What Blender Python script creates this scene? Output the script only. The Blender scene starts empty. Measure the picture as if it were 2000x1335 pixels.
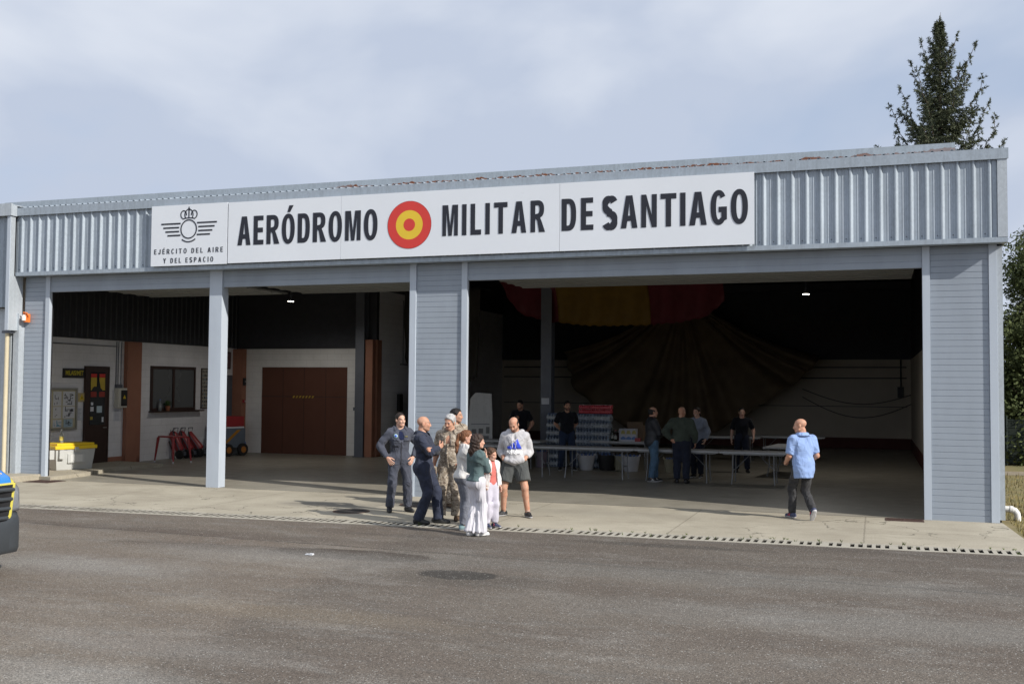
import bpy, bmesh, math, random
import numpy as np
from mathutils import Vector, Matrix
from mathutils.bvhtree import BVHTree
random.seed(7); RNG = np.random.default_rng(5)
S = bpy.context.scene; COL = S.collection; RAD = math.radians

# ------------------------------------------------------------------ camera
CAM = np.array([0.0, -19.19, 2.2]); FPX = 2046.97
def _basis(yaw, pitch, roll):
    cy, sy, cp, sp = math.cos(yaw), math.sin(yaw), math.cos(pitch), math.sin(pitch)
    f = np.array([-sy*cp, cy*cp, sp]); r = np.array([cy, sy, 0.]); u = np.cross(r, f)
    c, s = math.cos(roll), math.sin(roll)
    return np.array([c*r+s*u, -s*r+c*u, f])
RM = _basis(.3335, .0426, .0077)
cd = bpy.data.cameras.new('camera'); cam = bpy.data.objects.new('camera', cd); COL.objects.link(cam)
cd.sensor_width = 36; cd.lens = FPX/2000*36; cd.clip_end = 3000; cd.clip_start = .1
m = Matrix.Identity(4)
for i in range(3): m[i][0], m[i][1], m[i][2], m[i][3] = RM[0][i], RM[1][i], -RM[2][i], CAM[i]
cam.matrix_world = m; S.camera = cam
def _ray(px, py): return np.array([(px-1000)/FPX, -(py-667.5)/FPX, 1]) @ RM
def gr(px, py, z=0):
    d = _ray(px, py); return CAM + d*((z-CAM[2])/d[2])
def at(px, py, y):
    d = _ray(px, py); return CAM + d*((y-CAM[1])/d[1])
def atx(px, py, x):
    d = _ray(px, py); return CAM + d*((x-CAM[0])/d[0])

# ------------------------------------------------------------------ sun, sky, exposure
SUN_EL = RAD(32.5); SUN_TO = np.array([.957, -.325])          # horizontal direction towards the sun
SUN_TO = SUN_TO/np.linalg.norm(SUN_TO)
sd = bpy.data.lights.new('sun', 'SUN'); sun = bpy.data.objects.new('sun', sd); COL.objects.link(sun)
sd.energy = 5.0; sd.angle = RAD(.6); sd.color = (1.0, .945, .86)
sun.rotation_euler = Vector((SUN_TO[0]*math.cos(SUN_EL), SUN_TO[1]*math.cos(SUN_EL), math.sin(SUN_EL))).to_track_quat('Z', 'Y').to_euler()
S.view_settings.view_transform = 'Standard'; S.view_settings.look = 'None'
S.view_settings.exposure = 0.0; S.view_settings.gamma = 1
S.render.engine = 'CYCLES'
S.cycles.use_denoising = True; S.cycles.max_bounces = 7; S.cycles.diffuse_bounces = 5
S.cycles.sample_clamp_indirect = 4; S.cycles.caustics_reflective = False; S.cycles.caustics_refractive = False

SKYOFF = (7.1, 3.3, 1)
class NT:
    """tiny node-graph helper"""
    def __init__(s, nt): s.nt = nt
    def n(s, typ, **kw):
        nd = s.nt.nodes.new(typ)
        for k, v in kw.items(): setattr(nd, k, v)
        return nd
    def set(s, sock, v):
        if isinstance(v, bpy.types.NodeSocket): s.nt.links.new(v, sock)
        elif isinstance(v, (tuple, list)) and len(v) == 3 and sock.type == 'RGBA': sock.default_value = (*v, 1)
        else: sock.default_value = v
    def math(s, op, a, b=0., clamp=False):
        nd = s.n('ShaderNodeMath', operation=op, use_clamp=clamp); s.set(nd.inputs[0], a); s.set(nd.inputs[1], b); return nd.outputs[0]
    def mix(s, f, a, b, mode='MIX'):
        nd = s.n('ShaderNodeMix', data_type='RGBA', blend_type=mode); s.set(nd.inputs[0], f); s.set(nd.inputs[6], a); s.set(nd.inputs[7], b); return nd.outputs[2]
    def noise(s, vec, scale, detail=4., rough=.55, dist=0.):
        nd = s.n('ShaderNodeTexNoise'); s.set(nd.inputs['Vector'], vec); nd.inputs['Scale'].default_value = scale
        nd.inputs['Detail'].default_value = detail; nd.inputs['Roughness'].default_value = rough; nd.inputs['Distortion'].default_value = dist
        return nd.outputs['Fac']
    def voro(s, vec, scale, feature='F1', out='Distance', rnd=1.):
        nd = s.n('ShaderNodeTexVoronoi', feature=feature); s.set(nd.inputs['Vector'], vec); nd.inputs['Scale'].default_value = scale
        nd.inputs['Randomness'].default_value = rnd; return nd.outputs[out]
    def ramp(s, f, lo, hi, a=0., b=1.):
        nd = s.n('ShaderNodeMapRange'); s.set(nd.inputs[0], f); nd.inputs[1].default_value = lo; nd.inputs[2].default_value = hi
        nd.inputs[3].default_value = a; nd.inputs[4].default_value = b; return nd.outputs[0]
    def vmap(s, vec, scale=(1, 1, 1), loc=(0, 0, 0), rot=(0, 0, 0)):
        nd = s.n('ShaderNodeMapping'); s.set(nd.inputs[0], vec); nd.inputs['Scale'].default_value = scale
        nd.inputs['Location'].default_value = loc; nd.inputs['Rotation'].default_value = rot; return nd.outputs[0]

wd = bpy.data.worlds.new('World'); S.world = wd; wd.use_nodes = True
W = NT(wd.node_tree); wd.node_tree.nodes.clear()
sky = W.n('ShaderNodeTexSky', sky_type='NISHITA', sun_disc=False); sky.sun_elevation = SUN_EL
sky.sun_rotation = math.atan2(SUN_TO[0], SUN_TO[1]); sky.air_density = 1.0; sky.dust_density = 1.2; sky.ozone_density = 1.5
tc = W.n('ShaderNodeTexCoord').outputs['Generated']
sep = W.n('ShaderNodeSeparateXYZ'); W.set(sep.inputs[0], tc)
# broad soft cloud masses
cpos = W.vmap(tc, (1, 1, 1.7), (SKYOFF[0], SKYOFF[1], SKYOFF[2]))
n1 = W.noise(cpos, 1.9, 5, .50, .3); n2 = W.noise(W.vmap(cpos, (1, 1, 1), (4, 2, 1)), 3.0, 5, .48, .3); n3 = W.noise(W.vmap(cpos, (1, 1, 1), (9, 1, 3)), 1.1, 3, .45, .1)
cover = W.ramp(W.math('ADD', W.math('MULTIPLY', n1, .7), W.math("MULTIPLY", n2, .3)), .30, .47)
shade = W.ramp(W.math('ADD', W.math('MULTIPLY', n2, .55), W.math('MULTIPLY', n3, .45)), .43, .60)
cloud = W.mix(shade, (5.35, 6.05, 7.45), (8.4, 8.8, 9.5))
skyc = W.mix(1.0, sky.outputs[0], (.95, 1.0, 1.1), 'MULTIPLY')
skyb = W.mix(.40, skyc, (5.6, 7.2, 9.8))
bg = W.n('ShaderNodeBackground'); W.set(bg.inputs[0], W.mix(cover, skyb, cloud)); bg.inputs[1].default_value = .1
wo = W.n('ShaderNodeOutputWorld'); W.nt.links.new(bg.outputs[0], wo.inputs[0])

# ------------------------------------------------------------------ materials
MATS = {}
def newmat(name):
    mt = bpy.data.materials.new(name); mt.use_nodes = True; nt = mt.node_tree
    g = NT(nt); b = nt.nodes['Principled BSDF']; MATS[name] = mt
    return mt, g, b
def M(name, col=(.5, .5, .5), rough=.6, metal=0., var=.12, vscale=3., bump=0., bscale=60., spec=.5, dirt=0., alpha=None, trans=0., emit=None, aniso=(1, 1, 1)):
    """plain paint/plastic/cloth material with tone variation and a fine bump"""
    if name in MATS: return MATS[name]
    mt, g, b = newmat(name)
    oc = g.n('ShaderNodeTexCoord').outputs['Object']
    v = g.vmap(oc, aniso)
    c0 = tuple(max(0, c*(1-var)) for c in col); c1 = tuple(min(1, c*(1+var)) for c in col)
    c = g.mix(g.ramp(g.noise(v, vscale, 5, .6), .3, .7), c0, c1)
    if dirt: c = g.mix(g.ramp(g.noise(v, vscale*.4, 6, .65), .5, .75, 0, dirt), c, tuple(x*.45+.02 for x in col))
    g.set(b.inputs['Base Color'], c)
    g.set(b.inputs['Roughness'], g.ramp(g.noise(v, vscale*2.3, 3), .3, .7, max(.03, rough-.08), min(1, rough+.08)))
    b.inputs['Metallic'].default_value = metal; b.inputs['Specular IOR Level'].default_value = spec
    if trans: b.inputs['Transmission Weight'].default_value = trans
    if alpha is not None: b.inputs['Alpha'].default_value = alpha
    if emit: b.inputs['Emission Color'].default_value = (*emit[0], 1); b.inputs['Emission Strength'].default_value = emit[1]
    if bump:
        bp = g.n('ShaderNodeBump'); bp.inputs['Strength'].default_value = bump; bp.inputs['Distance'].default_value = .01
        g.set(bp.inputs['Height'], g.noise(v, bscale, 4, .6)); g.set(b.inputs['Normal'], bp.outputs[0])
    return mt
def cloth(name, col, var=.16, rough=.9, k=1., zs=1.):
    if name in MATS: return MATS[name]
    mt, g, b = newmat(name); clothshade(g, b, g.mix(g.ramp(g.noise(g.n('ShaderNodeTexCoord').outputs['Object'], 9, 5, .6), .3, .7), tuple(c*(1-var) for c in col), tuple(min(1, c*(1+var)) for c in col)), rough, k, zs)
    return mt
def clothshade(g, b, c, rough=.9, k=1., zs=1.):
    """cloth: creases as ridged, stretched noise in relief over a fine weave"""
    oc = g.n('ShaderNodeTexCoord').outputs['Object']
    a1 = g.noise(g.vmap(g.vmap(oc, (1, 1, zs)), (1, 1, .75), (0, 0, 0), (.5, .6, .3) if zs == 1 else (0, 0, 0)), 3.0, 2, .45, 1.1); a2 = g.noise(g.vmap(g.vmap(oc, (1, 1, zs)), (1, 1, .7), (3, 1, 2), (-.6, .4, 1.) if zs == 1 else (0, 0, 0)), 6.2, 2, .45, 1.)
    r1 = g.math('POWER', g.math('SUBTRACT', 1., g.math('ABSOLUTE', g.math('MULTIPLY', g.math('SUBTRACT', a1, .5), 4.)), True), 1.5)
    r2 = g.math('POWER', g.math('SUBTRACT', 1., g.math('ABSOLUTE', g.math('MULTIPLY', g.math('SUBTRACT', a2, .5), 4.)), True), 1.5)
    h = g.math('ADD', g.math('MULTIPLY', r1, 1.0), g.math('ADD', g.math('MULTIPLY', r2, .55), g.math('MULTIPLY', g.noise(oc, 70, 3), .10)))
    bp = g.n('ShaderNodeBump'); bp.inputs['Strength'].default_value = .60*k; bp.inputs['Distance'].default_value = .022
    g.set(bp.inputs['Height'], h); g.set(b.inputs['Normal'], bp.outputs[0]); g.set(b.inputs['Base Color'], c)
    b.inputs['Roughness'].default_value = rough; b.inputs['Specular IOR Level'].default_value = .15; b.inputs['Sheen Weight'].default_value = .08

def blotch(g, oc, x, y, rx, ry, rot=0., soft=.35, wob=.5, ns=2.):
    """mask 0..1 of an uneven patch on the ground at x, y"""
    v = g.vmap(oc, (1, 1, 1), (-x, -y, 0))
    v = g.vmap(v, (1/rx, 1/ry, 0), (0, 0, 0), (0, 0, -rot))
    ln = g.n('ShaderNodeVectorMath', operation='LENGTH'); g.set(ln.inputs[0], v)
    d = g.math('ADD', ln.outputs['Value'], g.math('MULTIPLY', g.math('SUBTRACT', g.noise(oc, ns, 5, .65), .5), wob*2))
    return g.ramp(d, 1+soft, 1-soft)

def mat_asphalt():
    mt, g, b = newmat('asphalt')
    oc = g.n('ShaderNodeTexCoord').outputs['Object']
    big = g.noise(g.vmap(oc, (.55, 1.5, 1), (0, 0, 0), (0, 0, .25)), .55, 6, .62, .4)
    mid = g.noise(g.vmap(oc, (.5, 1.6, 1), (4, 7, 0), (0, 0, .3)), 2.6, 5, .65, .3)
    c = g.mix(g.ramp(big, .34, .66), (.128, .105, .086), (.180, .157, .132))
    c = g.mix(g.ramp(mid, .52, .72, 0, .7), c, (.175, .168, .155))
    c = g.mix(g.ramp(g.noise(oc, .28, 4), .5, .7, 0, .35), c, (.118, .088, .072))
    sx_ = g.n('ShaderNodeSeparateXYZ'); g.set(sx_.inputs[0], oc); wob = g.math('SUBTRACT', g.noise(oc, 1.4, 6, .65), .5)
    def seam(pa, pb, amp, w):                        # signed distance to a wavering line, and the line itself
        dx, dy = pb[0]-pa[0], pb[1]-pa[1]; n = math.hypot(dx, dy); nx, ny = -dy/n, dx/n
        d = g.math('ADD', g.math('ADD', g.math('MULTIPLY', sx_.outputs[0], nx), g.math('MULTIPLY', sx_.outputs[1], ny)), g.math('ADD', g.math('MULTIPLY', wob, amp), -(pa[0]*nx+pa[1]*ny)))
        return d, g.ramp(g.math('ABSOLUTE', d), w*.5, w, 1, 0)
    d1, l1 = seam(gr(40, 1019), gr(840, 1078), .25, .035); d2, l2 = seam(gr(330, 1275), gr(640, 1120), .7, .02); d3, l3 = seam(gr(1240, 1095), gr(2000, 1125), .3, .03)
    c = g.mix(g.math('MULTIPLY', g.ramp(d1, -.02, .02), .22), c, (.062, .050, .042)); c = g.mix(g.math('MULTIPLY', l1, .6), c, (.035, .030, .027))
    c = g.mix(g.math('MULTIPLY', g.ramp(d2, .15, -.15), .30), c, (.062, .055, .050)); c = g.mix(g.math('MULTIPLY', l3, .35), c, (.045, .040, .035))
    gl = g.math('MULTIPLY', g.ramp(g.noise(g.vmap(oc, (.6, 1.3, 1), (1, 8, 0)), 1.1, 5, .7), .52, .68), .65)     # worn patches of bare pale chippings
    c = g.mix(g.math('MULTIPLY', gl, g.ramp(g.noise(oc, 55, 2), .42, .58)), c, (.27, .262, .245))
    for a in STAINS:
        c = g.mix(g.math('MULTIPLY', blotch(g, oc, *a[:4], rot=a[4], soft=a[5], wob=a[6], ns=a[7]), a[8]), c, a[9])
    # aggregate: stones of different tone
    st = g.voro(oc, 105., out='Color'); ss = g.n('ShaderNodeSeparateColor'); g.set(ss.inputs[0], st)
    c = g.mix(1.0, c, g.mix(ss.outputs[0], (.55, .55, .55), (1.42, 1.40, 1.37)), 'MULTIPLY')
    fine = g.voro(oc, 210., out='Color'); fs = g.n('ShaderNodeSeparateColor'); g.set(fs.inputs[0], fine)
    c = g.mix(1.0, c, g.mix(fs.outputs[1], (.74, .74, .74), (1.26, 1.26, 1.26)), 'MULTIPLY')
    c = g.mix(g.ramp(ss.outputs[1], .972, .988), c, (.38, .37, .345))
    g.set(b.inputs['Base Color'], c); b.inputs['Roughness'].default_value = .88; b.inputs['Specular IOR Level'].default_value = .3
    bp = g.n('ShaderNodeBump'); bp.inputs['Strength'].default_value = .55; bp.inputs['Distance'].default_value = .006
    g.set(bp.inputs['Height'], g.math('ADD', g.voro(oc, 85.), g.math('MULTIPLY', g.noise(oc, 9, 4), 1.5))); g.set(b.inputs['Normal'], bp.outputs[0])
    return mt
def mat_concrete(name, c0, c1, stain, cracks=True, rough=.85, joints=None, spec=.3):
    mt, g, b = newmat(name)
    oc = g.n('ShaderNodeTexCoord').outputs['Object']
    c = g.mix(g.ramp(g.noise(oc, .8, 7, .65, .3), .3, .7), c0, c1)
    c = g.mix(g.ramp(g.noise(g.vmap(oc, (.6, 1.4, 1), (3, 3, 0)), 1.9, 6, .7, .5), .52, .75, 0, .6), c, stain)
    c = g.mix(g.ramp(g.noise(oc, 38, 5, .75), .35, .7, 0, .5), c, tuple(x*.55 for x in c0)); c = g.mix(g.ramp(g.voro(oc, 70.), .0, .25, .35, 0), c, tuple(x*.5 for x in c0))
    for a in (FLOORSTAINS if cracks else ()):
        c = g.mix(g.math('MULTIPLY', blotch(g, oc, *a[:4], rot=a[4], soft=a[5], wob=a[6], ns=a[7]), a[8]), c, a[9])
    if cracks:
        wv = g.n('ShaderNodeVectorMath', operation='ADD'); nz = g.n('ShaderNodeTexNoise'); g.set(nz.inputs['Vector'], oc); nz.inputs['Scale'].default_value = 1.6; nz.inputs['Detail'].default_value = 6
        sc = g.n('ShaderNodeVectorMath', operation='SCALE'); g.set(sc.inputs[0], nz.outputs['Color']); sc.inputs['Scale'].default_value = .9
        g.set(wv.inputs[0], oc); g.set(wv.inputs[1], sc.outputs[0])
        e = g.voro(wv.outputs[0], .75, 'DISTANCE_TO_EDGE'); line = g.ramp(e, .004, .010, 1, 0)
        line = g.math('MULTIPLY', line, g.ramp(g.noise(oc, .35, 2), .5, .56))
        c = g.mix(g.math('MULTIPLY', line, .75), c, (.07, .065, .05))
        sx_ = g.n('ShaderNodeSeparateXYZ'); g.set(sx_.inputs[0], oc)
        jx = g.math('ADD', sx_.outputs[0], g.math('MULTIPLY', g.math('SUBTRACT', g.noise(oc, 5, 4), .5), .05))
        jm = g.ramp(g.math('ABSOLUTE', g.math('SUBTRACT', g.math('MODULO', g.math('ADD', jx, 103.1), 2.82), 1.41)), .010, .016, 1, 0)
        c = g.mix(g.math('MULTIPLY', jm, .38), c, (.09, .08, .06))
    g.set(b.inputs['Base Color'], c); g.set(b.inputs['Roughness'], g.ramp(g.noise(oc, 2.2, 4), .3, .7, rough-.1, min(1, rough+.1)))
    b.inputs['Specular IOR Level'].default_value = spec
    bp = g.n('ShaderNodeBump'); bp.inputs['Strength'].default_value = .25; bp.inputs['Distance'].default_value = .006
    g.set(bp.inputs['Height'], g.math('ADD', g.noise(oc, 45, 5, .7), g.noise(oc, 3, 3))); g.set(b.inputs['Normal'], bp.outputs[0])
    return mt
def mat_galv(name, col=(.50, .54, .58), rust=0.):
    mt, g, b = newmat(name)
    oc = g.n('ShaderNodeTexCoord').outputs['Object']
    sp = g.voro(g.vmap(oc, (1, 1, .6)), 34., out='Color'); s = g.n('ShaderNodeSeparateColor'); g.set(s.inputs[0], sp)
    streak = g.noise(g.vmap(oc, (5, 5, .25)), 2.2, 5, .65)
    c = g.mix(s.outputs[0], tuple(x*.93 for x in col), tuple(x*1.06 for x in col))
    c = g.mix(g.ramp(streak, .45, .75, 0, .5), c, tuple(x*.62 for x in col))
    c = g.mix(g.ramp(g.noise(oc, .7, 5), .52, .7, 0, .35), c, tuple(x*1.3 for x in col))
    met = .25
    if rust:
        sx = g.n('ShaderNodeSeparateXYZ'); g.set(sx.inputs[0], oc)
        h = g.ramp(sx.outputs[2], 6.32, 6.46, 1, -.3)
        band = g.ramp(sx.outputs[0], -2.7, -1.9); band2 = g.ramp(sx.outputs[0], 9.8, 7.0, .5, 1.)
        f = g.math('ADD', g.noise(g.vmap(oc, (1.0, 1, .7)), 2.4, 7, .68, .4), g.math('MULTIPLY', h, .36))
        f = g.ramp(g.math('ADD', f, g.math('MULTIPLY', g.noise(oc, .9, 2), .25)), (.735), .775)
        f = g.math('MULTIPLY', f, g.math('MULTIPLY', band, band2))
        c = g.mix(f, c, g.mix(g.noise(oc, 14, 4), (.075, .022, .009), (.26, .085, .028)))
        g.set(b.inputs['Metallic'], g.ramp(f, 0, 1, met, 0))
    else: b.inputs['Metallic'].default_value = met
    g.set(b.inputs['Base Color'], c); g.set(b.inputs['Roughness'], g.ramp(streak, .3, .7, .42, .60))
    return mt
def mat_block(name, col, ax=1, bw=.5, bh=.2):
    """painted block wall: mortar joints in relief"""
    mt, g, b = newmat(name)
    oc = g.n('ShaderNodeTexCoord').outputs['Object']
    s = g.n('ShaderNodeSeparateXYZ'); g.set(s.inputs[0], oc); cb = g.n('ShaderNodeCombineXYZ')
    g.set(cb.inputs[0], s.outputs[ax]); g.set(cb.inputs[1], s.outputs[2])
    br = g.n('ShaderNodeTexBrick'); g.set(br.inputs['Vector'], cb.outputs[0]); br.inputs['Scale'].default_value = 1
    br.inputs['Brick Width'].default_value = bw; br.inputs['Row Height'].default_value = bh; br.inputs['Mortar Size'].default_value = .006; br.inputs['Mortar Smooth'].default_value = .4
    c = g.mix(g.ramp(g.noise(oc, 1.3, 6, .65), .35, .7), tuple(x*.86 for x in col), col)
    c = g.mix(g.math('MULTIPLY', br.outputs['Fac'], .35), c, tuple(x*.55 for x in col))
    g.set(b.inputs['Base Color'], c); b.inputs['Roughness'].default_value = .75
    bp = g.n('ShaderNodeBump'); bp.inputs['Strength'].default_value = .6; bp.inputs['Distance'].default_value = .006; bp.invert = True
    g.set(bp.inputs['Height'], br.outputs['Fac']); g.set(b.inputs['Normal'], bp.outputs[0])
    return mt
def mat_camo(name):
    mt, g, b = newmat(name)
    oc = g.n('ShaderNodeTexCoord').outputs['Object']
    a = g.noise(g.vmap(oc, (1, 1, 1.5)), 13, 3, .55, .6); d = g.noise(g.vmap(oc, (1, 1, 1.7), (5, 2, 1)), 24, 3, .6, .5)
    c = g.mix(g.ramp(a, .47, .50), (.40, .345, .28), (.275, .228, .18))
    c = g.mix(g.ramp(d, .56, .585), c, (.125, .098, .078))
    c = g.mix(g.ramp(g.noise(g.vmap(oc, (1, 1, 1.2), (9, 1, 4)), 19, 3), .59, .61), c, (.47, .42, .35))
    clothshade(g, b, c)
    return mt
def mat_skin(name, col):
    mt, g, b = newmat(name)
    oc = g.n('ShaderNodeTexCoord').outputs['Object']
    c = g.mix(g.ramp(g.noise(oc, 16, 4), .35, .68), col, (col[0]*.92, col[1]*.72, col[2]*.66))
    g.set(b.inputs['Base Color'], c); b.inputs['Roughness'].default_value = .62; b.inputs['Specular IOR Level'].default_value = .3
    b.inputs['Subsurface Weight'].default_value = .06; b.inputs['Subsurface Radius'].default_value = (.01, .004, .002)
    return mt
def mat_sheet(name, rgbs):
    pass

# ------------------------------------------------------------------ mesh helpers
class MB:
    def __init__(s): s.v = []; s.f = []; s.mi = []
    def add(s, vs, fs, mi=0):
        o = len(s.v); s.v += [tuple(map(float, p)) for p in vs]; s.f += [tuple(i+o for i in f) for f in fs]; s.mi += [mi]*len(fs); return s
    def box(s, x0, y0, z0, x1, y1, z1, mi=0):
        x0, x1 = min(x0, x1), max(x0, x1); y0, y1 = min(y0, y1), max(y0, y1); z0, z1 = min(z0, z1), max(z0, z1)
        return s.add([(x0,y0,z0),(x1,y0,z0),(x1,y1,z0),(x0,y1,z0),(x0,y0,z1),(x1,y0,z1),(x1,y1,z1),(x0,y1,z1)],
                     [(0,3,2,1),(4,5,6,7),(0,1,5,4),(1,2,6,5),(2,3,7,6),(3,0,4,7)], mi)
    def cyl(s, p, q, r0, r1=None, n=12, mi=0, caps=True):
        return s.tube([p, q], [r0, r0 if r1 is None else r1], n, mi, caps)
    def tube(s, pts, r, n=8, mi=0, caps=True):
        pts = [Vector(p) for p in pts]; rs = r if isinstance(r, (list, tuple)) else [r]*len(pts)
        vs = []; fs = []; prev = None
        for i, p in enumerate(pts):
            d = (pts[min(i+1, len(pts)-1)]-pts[max(i-1, 0)])
            d = d.normalized() if d.length > 1e-9 else Vector((0, 0, 1))
            if prev is None:
                a = Vector((0, 0, 1)) if abs(d.z) < .9 else Vector((1, 0, 0)); u = d.cross(a).normalized()
            else: u = (prev-d*prev.dot(d)).normalized()
            prev = u; w = d.cross(u)
            for k in range(n):
                t = 2*math.pi*k/n; vs.append(p+(u*math.cos(t)+w*math.sin(t))*rs[i])
        for i in range(len(pts)-1):
            for k in range(n): fs.append((i*n+k, i*n+(k+1) % n, (i+1)*n+(k+1) % n, (i+1)*n+k))
        if caps: fs.append(tuple(range(n-1, -1, -1))); fs.append(tuple((len(pts)-1)*n+k for k in range(n)))
        return s.add(vs, fs, mi)
    def lathe(s, prof, c=(0, 0, 0), n=16, mi=0):
        vs = []; fs = []
        for r, z in prof:
            for k in range(n):
                t = 2*math.pi*k/n; vs.append((c[0]+r*math.cos(t), c[1]+r*math.sin(t), c[2]+z))
        for i in range(len(prof)-1):
            for k in range(n): fs.append((i*n+k, i*n+(k+1) % n, (i+1)*n+(k+1) % n, (i+1)*n+k))
        fs.append(tuple(range(n-1, -1, -1))); fs.append(tuple((len(prof)-1)*n+k for k in range(n)))
        return s.add(vs, fs, mi)
    def prism(s, poly, mp, t0, t1, mi=0):
        """extrude a 2-D polygon; mp(a, b, t) gives the point"""
        n = len(poly); vs = [mp(a, b, t0) for a, b in poly]+[mp(a, b, t1) for a, b in poly]
        return s.add(vs, [tuple(range(n-1, -1, -1)), tuple(range(n, 2*n))]+[(i, (i+1) % n, n+(i+1) % n, n+i) for i in range(n)], mi)
    def grid(s, fn, nu, nv, mi=0, closed=False):
        vs = [fn(i/nu, j/nv) for i in range(nu+1) for j in range(nv+1)]
        return s.add(vs, [(i*(nv+1)+j, (i+1)*(nv+1)+j, (i+1)*(nv+1)+j+1, i*(nv+1)+j+1) for i in range(nu) for j in range(nv)], mi)
    def build(s, name, mats, parent=None, smooth=False, bevel=0., loc=None, solid=0., fix=True):
        me = bpy.data.meshes.new(name); me.from_pydata(s.v, [], s.f)
        for mt in (mats if isinstance(mats, (list, tuple)) else [mats]): me.materials.append(mt)
        if any(s.mi): me.polygons.foreach_set('material_index', s.mi)
        if fix:
            bm = bmesh.new(); bm.from_mesh(me); bmesh.ops.recalc_face_normals(bm, faces=bm.faces)
            if bevel: bmesh.ops.bevel(bm, geom=list(bm.edges), offset=bevel, segments=2, profile=.7, affect='EDGES', clamp_overlap=True)
            bm.to_mesh(me); bm.free()
        if smooth:
            me.polygons.foreach_set('use_smooth', [True]*len(me.polygons))
            if smooth != 'all': me.set_sharp_from_angle(angle=RAD(40))
        o = bpy.data.objects.new(name, me); COL.objects.link(o)
        if solid: md = o.modifiers.new('thickness', 'SOLIDIFY'); md.thickness = solid; md.offset = 0
        if parent: o.parent = parent
        if loc is not None: o.location = loc
        return o
def tag(o, label, cat, group=None, kind=None):
    if label: o['label'] = label
    if cat: o['category'] = cat
    if group: o['group'] = group
    if kind: o['kind'] = kind
    return o
def thing(name, label, cat, loc=(0, 0, 0), rz=0., group=None):
    o = bpy.data.objects.new(name, None); COL.objects.link(o); o.location = loc; o.rotation_euler = (0, 0, rz); o.empty_display_size = .2
    return tag(o, label, cat, group)
def struct(o): o['kind'] = 'structure'; return o
def kids(o): return [c for c in COL.objects if c.parent == o]
def copy_tree(o, parent=None):
    c = o.copy(); COL.objects.link(c)
    if parent: c.parent = parent
    for ch in list(o.children): copy_tree(ch, c)
    return c
def text_mb(txt, size, mp, t0, t1, offset=0., align='CENTER', mi=0, mb=None):
    cu = bpy.data.curves.new('lettering', 'FONT'); cu.body = txt; cu.size = size; cu.align_x = align; cu.align_y = 'CENTER'
    cu.offset = offset; cu.resolution_u = 3; o = bpy.data.objects.new('lettering', cu); COL.objects.link(o)
    bpy.context.view_layer.update()
    me = o.evaluated_get(bpy.context.evaluated_depsgraph_get()).to_mesh()
    mb = mb or MB(); vs = [v.co for v in me.vertices]
    mb.add([mp(v.x, v.y, t1) for v in vs], [tuple(p.vertices) for p in me.polygons], mi)
    bpy.data.objects.remove(o); bpy.data.curves.remove(cu)
    return mb

# ------------------------------------------------------------------ stains on the ground (wear with a shape of its own)
def _st(px, py, rx, ry, rot, soft, wob, ns, k, col):
    p = gr(px, py); return (p[0], p[1], rx, ry, rot, soft, wob, ns, k, col)
STAINS = [_st(893, 1122, .50, .27, .1, .06, .45, 3.4, .85, (.040, .037, .034)), _st(915, 1130, .9, .42, .1, .4, .5, 3, .35, (.05, .047, .042)),
          _st(690, 1082, 1.15, .36, -.12, .07, .28, 2.0, .9, (.055, .042, .033)), _st(520, 1075, 2.2, .28, .0, .4, .6, 2, .45, (.065, .052, .045)),
          _st(400, 1040, 3.8, .28, .06, .35, .5, 1.2, .35, (.07, .055, .047)), _st(1300, 1065, 1.2, .16, .05, .4, .5, 2.5, .6, (.05, .045, .04)),
          _st(860, 1050, 1.8, .16, .05, .5, .4, 2, .4, (.06, .05, .045)), _st(1750, 1080, 2.5, .20, .05, .5, .5, 2, .35, (.06, .052, .046)),
          _st(130, 1100, 1.6, .5, .0, .6, .6, 2.5, .55, (.27, .265, .25)), _st(560, 1085, 1.8, .45, .1, .6, .7, 2.5, .45, (.24, .235, .22)),
          _st(150, 1320, .9, .35, .4, .5, .6, 3, .5, (.27, .265, .25)), _st(300, 1260, 1.2, .3, .2, .6, .6, 3, .35, (.25, .24, .225)),
          _st(1450, 1130, 4., .45, .05, .6, .6, 1.5, .40, (.15, .150, .142)), _st(1730, 1220, 2.5, .5, .1, .6, .7, 2, .35, (.21, .21, .20)),
          _st(560, 1195, 1.6, .30, .35, .5, .5, 2, .35, (.20, .165, .12))]
FLOORSTAINS = [_st(640, 985, .9, .35, .1, .4, .5, 2.5, .5, (.11, .105, .10)), _st(830, 985, .9, .5, .1, .5, .6, 2.5, .55, (.12, .11, .10)),
               _st(1150, 1000, 1.8, .5, 0, .7, .6, 2.5, .25, (.16, .15, .13))]

m_post = M('grey_blue_trim_paint', (.455, .51, .585), .42, 0, .05, 1.8, spec=.4, dirt=.28, aniso=(1, 1, .3))
m_panel = M('grey_blue_panel_paint', (.300, .342, .400), .45, 0, .07, 1.6, spec=.4, dirt=.35, aniso=(1, 1, .3))
m_galv = mat_galv('galvanised_steel', (.36, .415, .475)); m_galvr = mat_galv('rusty_galvanised_steel', (.36, .41, .455), 1.)
m_galvl = mat_galv('pale_galvanised_steel', (.46, .505, .55))
m_dark = M('dark_cladding_paint', (.035, .038, .045), .6)
m_roofin = M('dark_ceiling_sheet', (.040, .042, .052), .7)
m_blocky = mat_block('white_painted_blocks', (.80, .80, .82), 1); m_blockx = mat_block('white_painted_blocks_back', (.78, .77, .75), 0)
m_cream = M('cream_painted_wall', (.60, .54, .45), .8, 0, .06, .8, dirt=.3)
m_wain = M('dark_red_wall_paint', (.10, .030, .022), .75, 0, .1, 2)
m_terra = M('terracotta_paint', (.30, .135, .085), .75, 0, .08, 2, dirt=.15)
m_brown = M('brown_door_paint', (.115, .050, .034), .6, 0, .06, 1.2, spec=.2)
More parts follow.
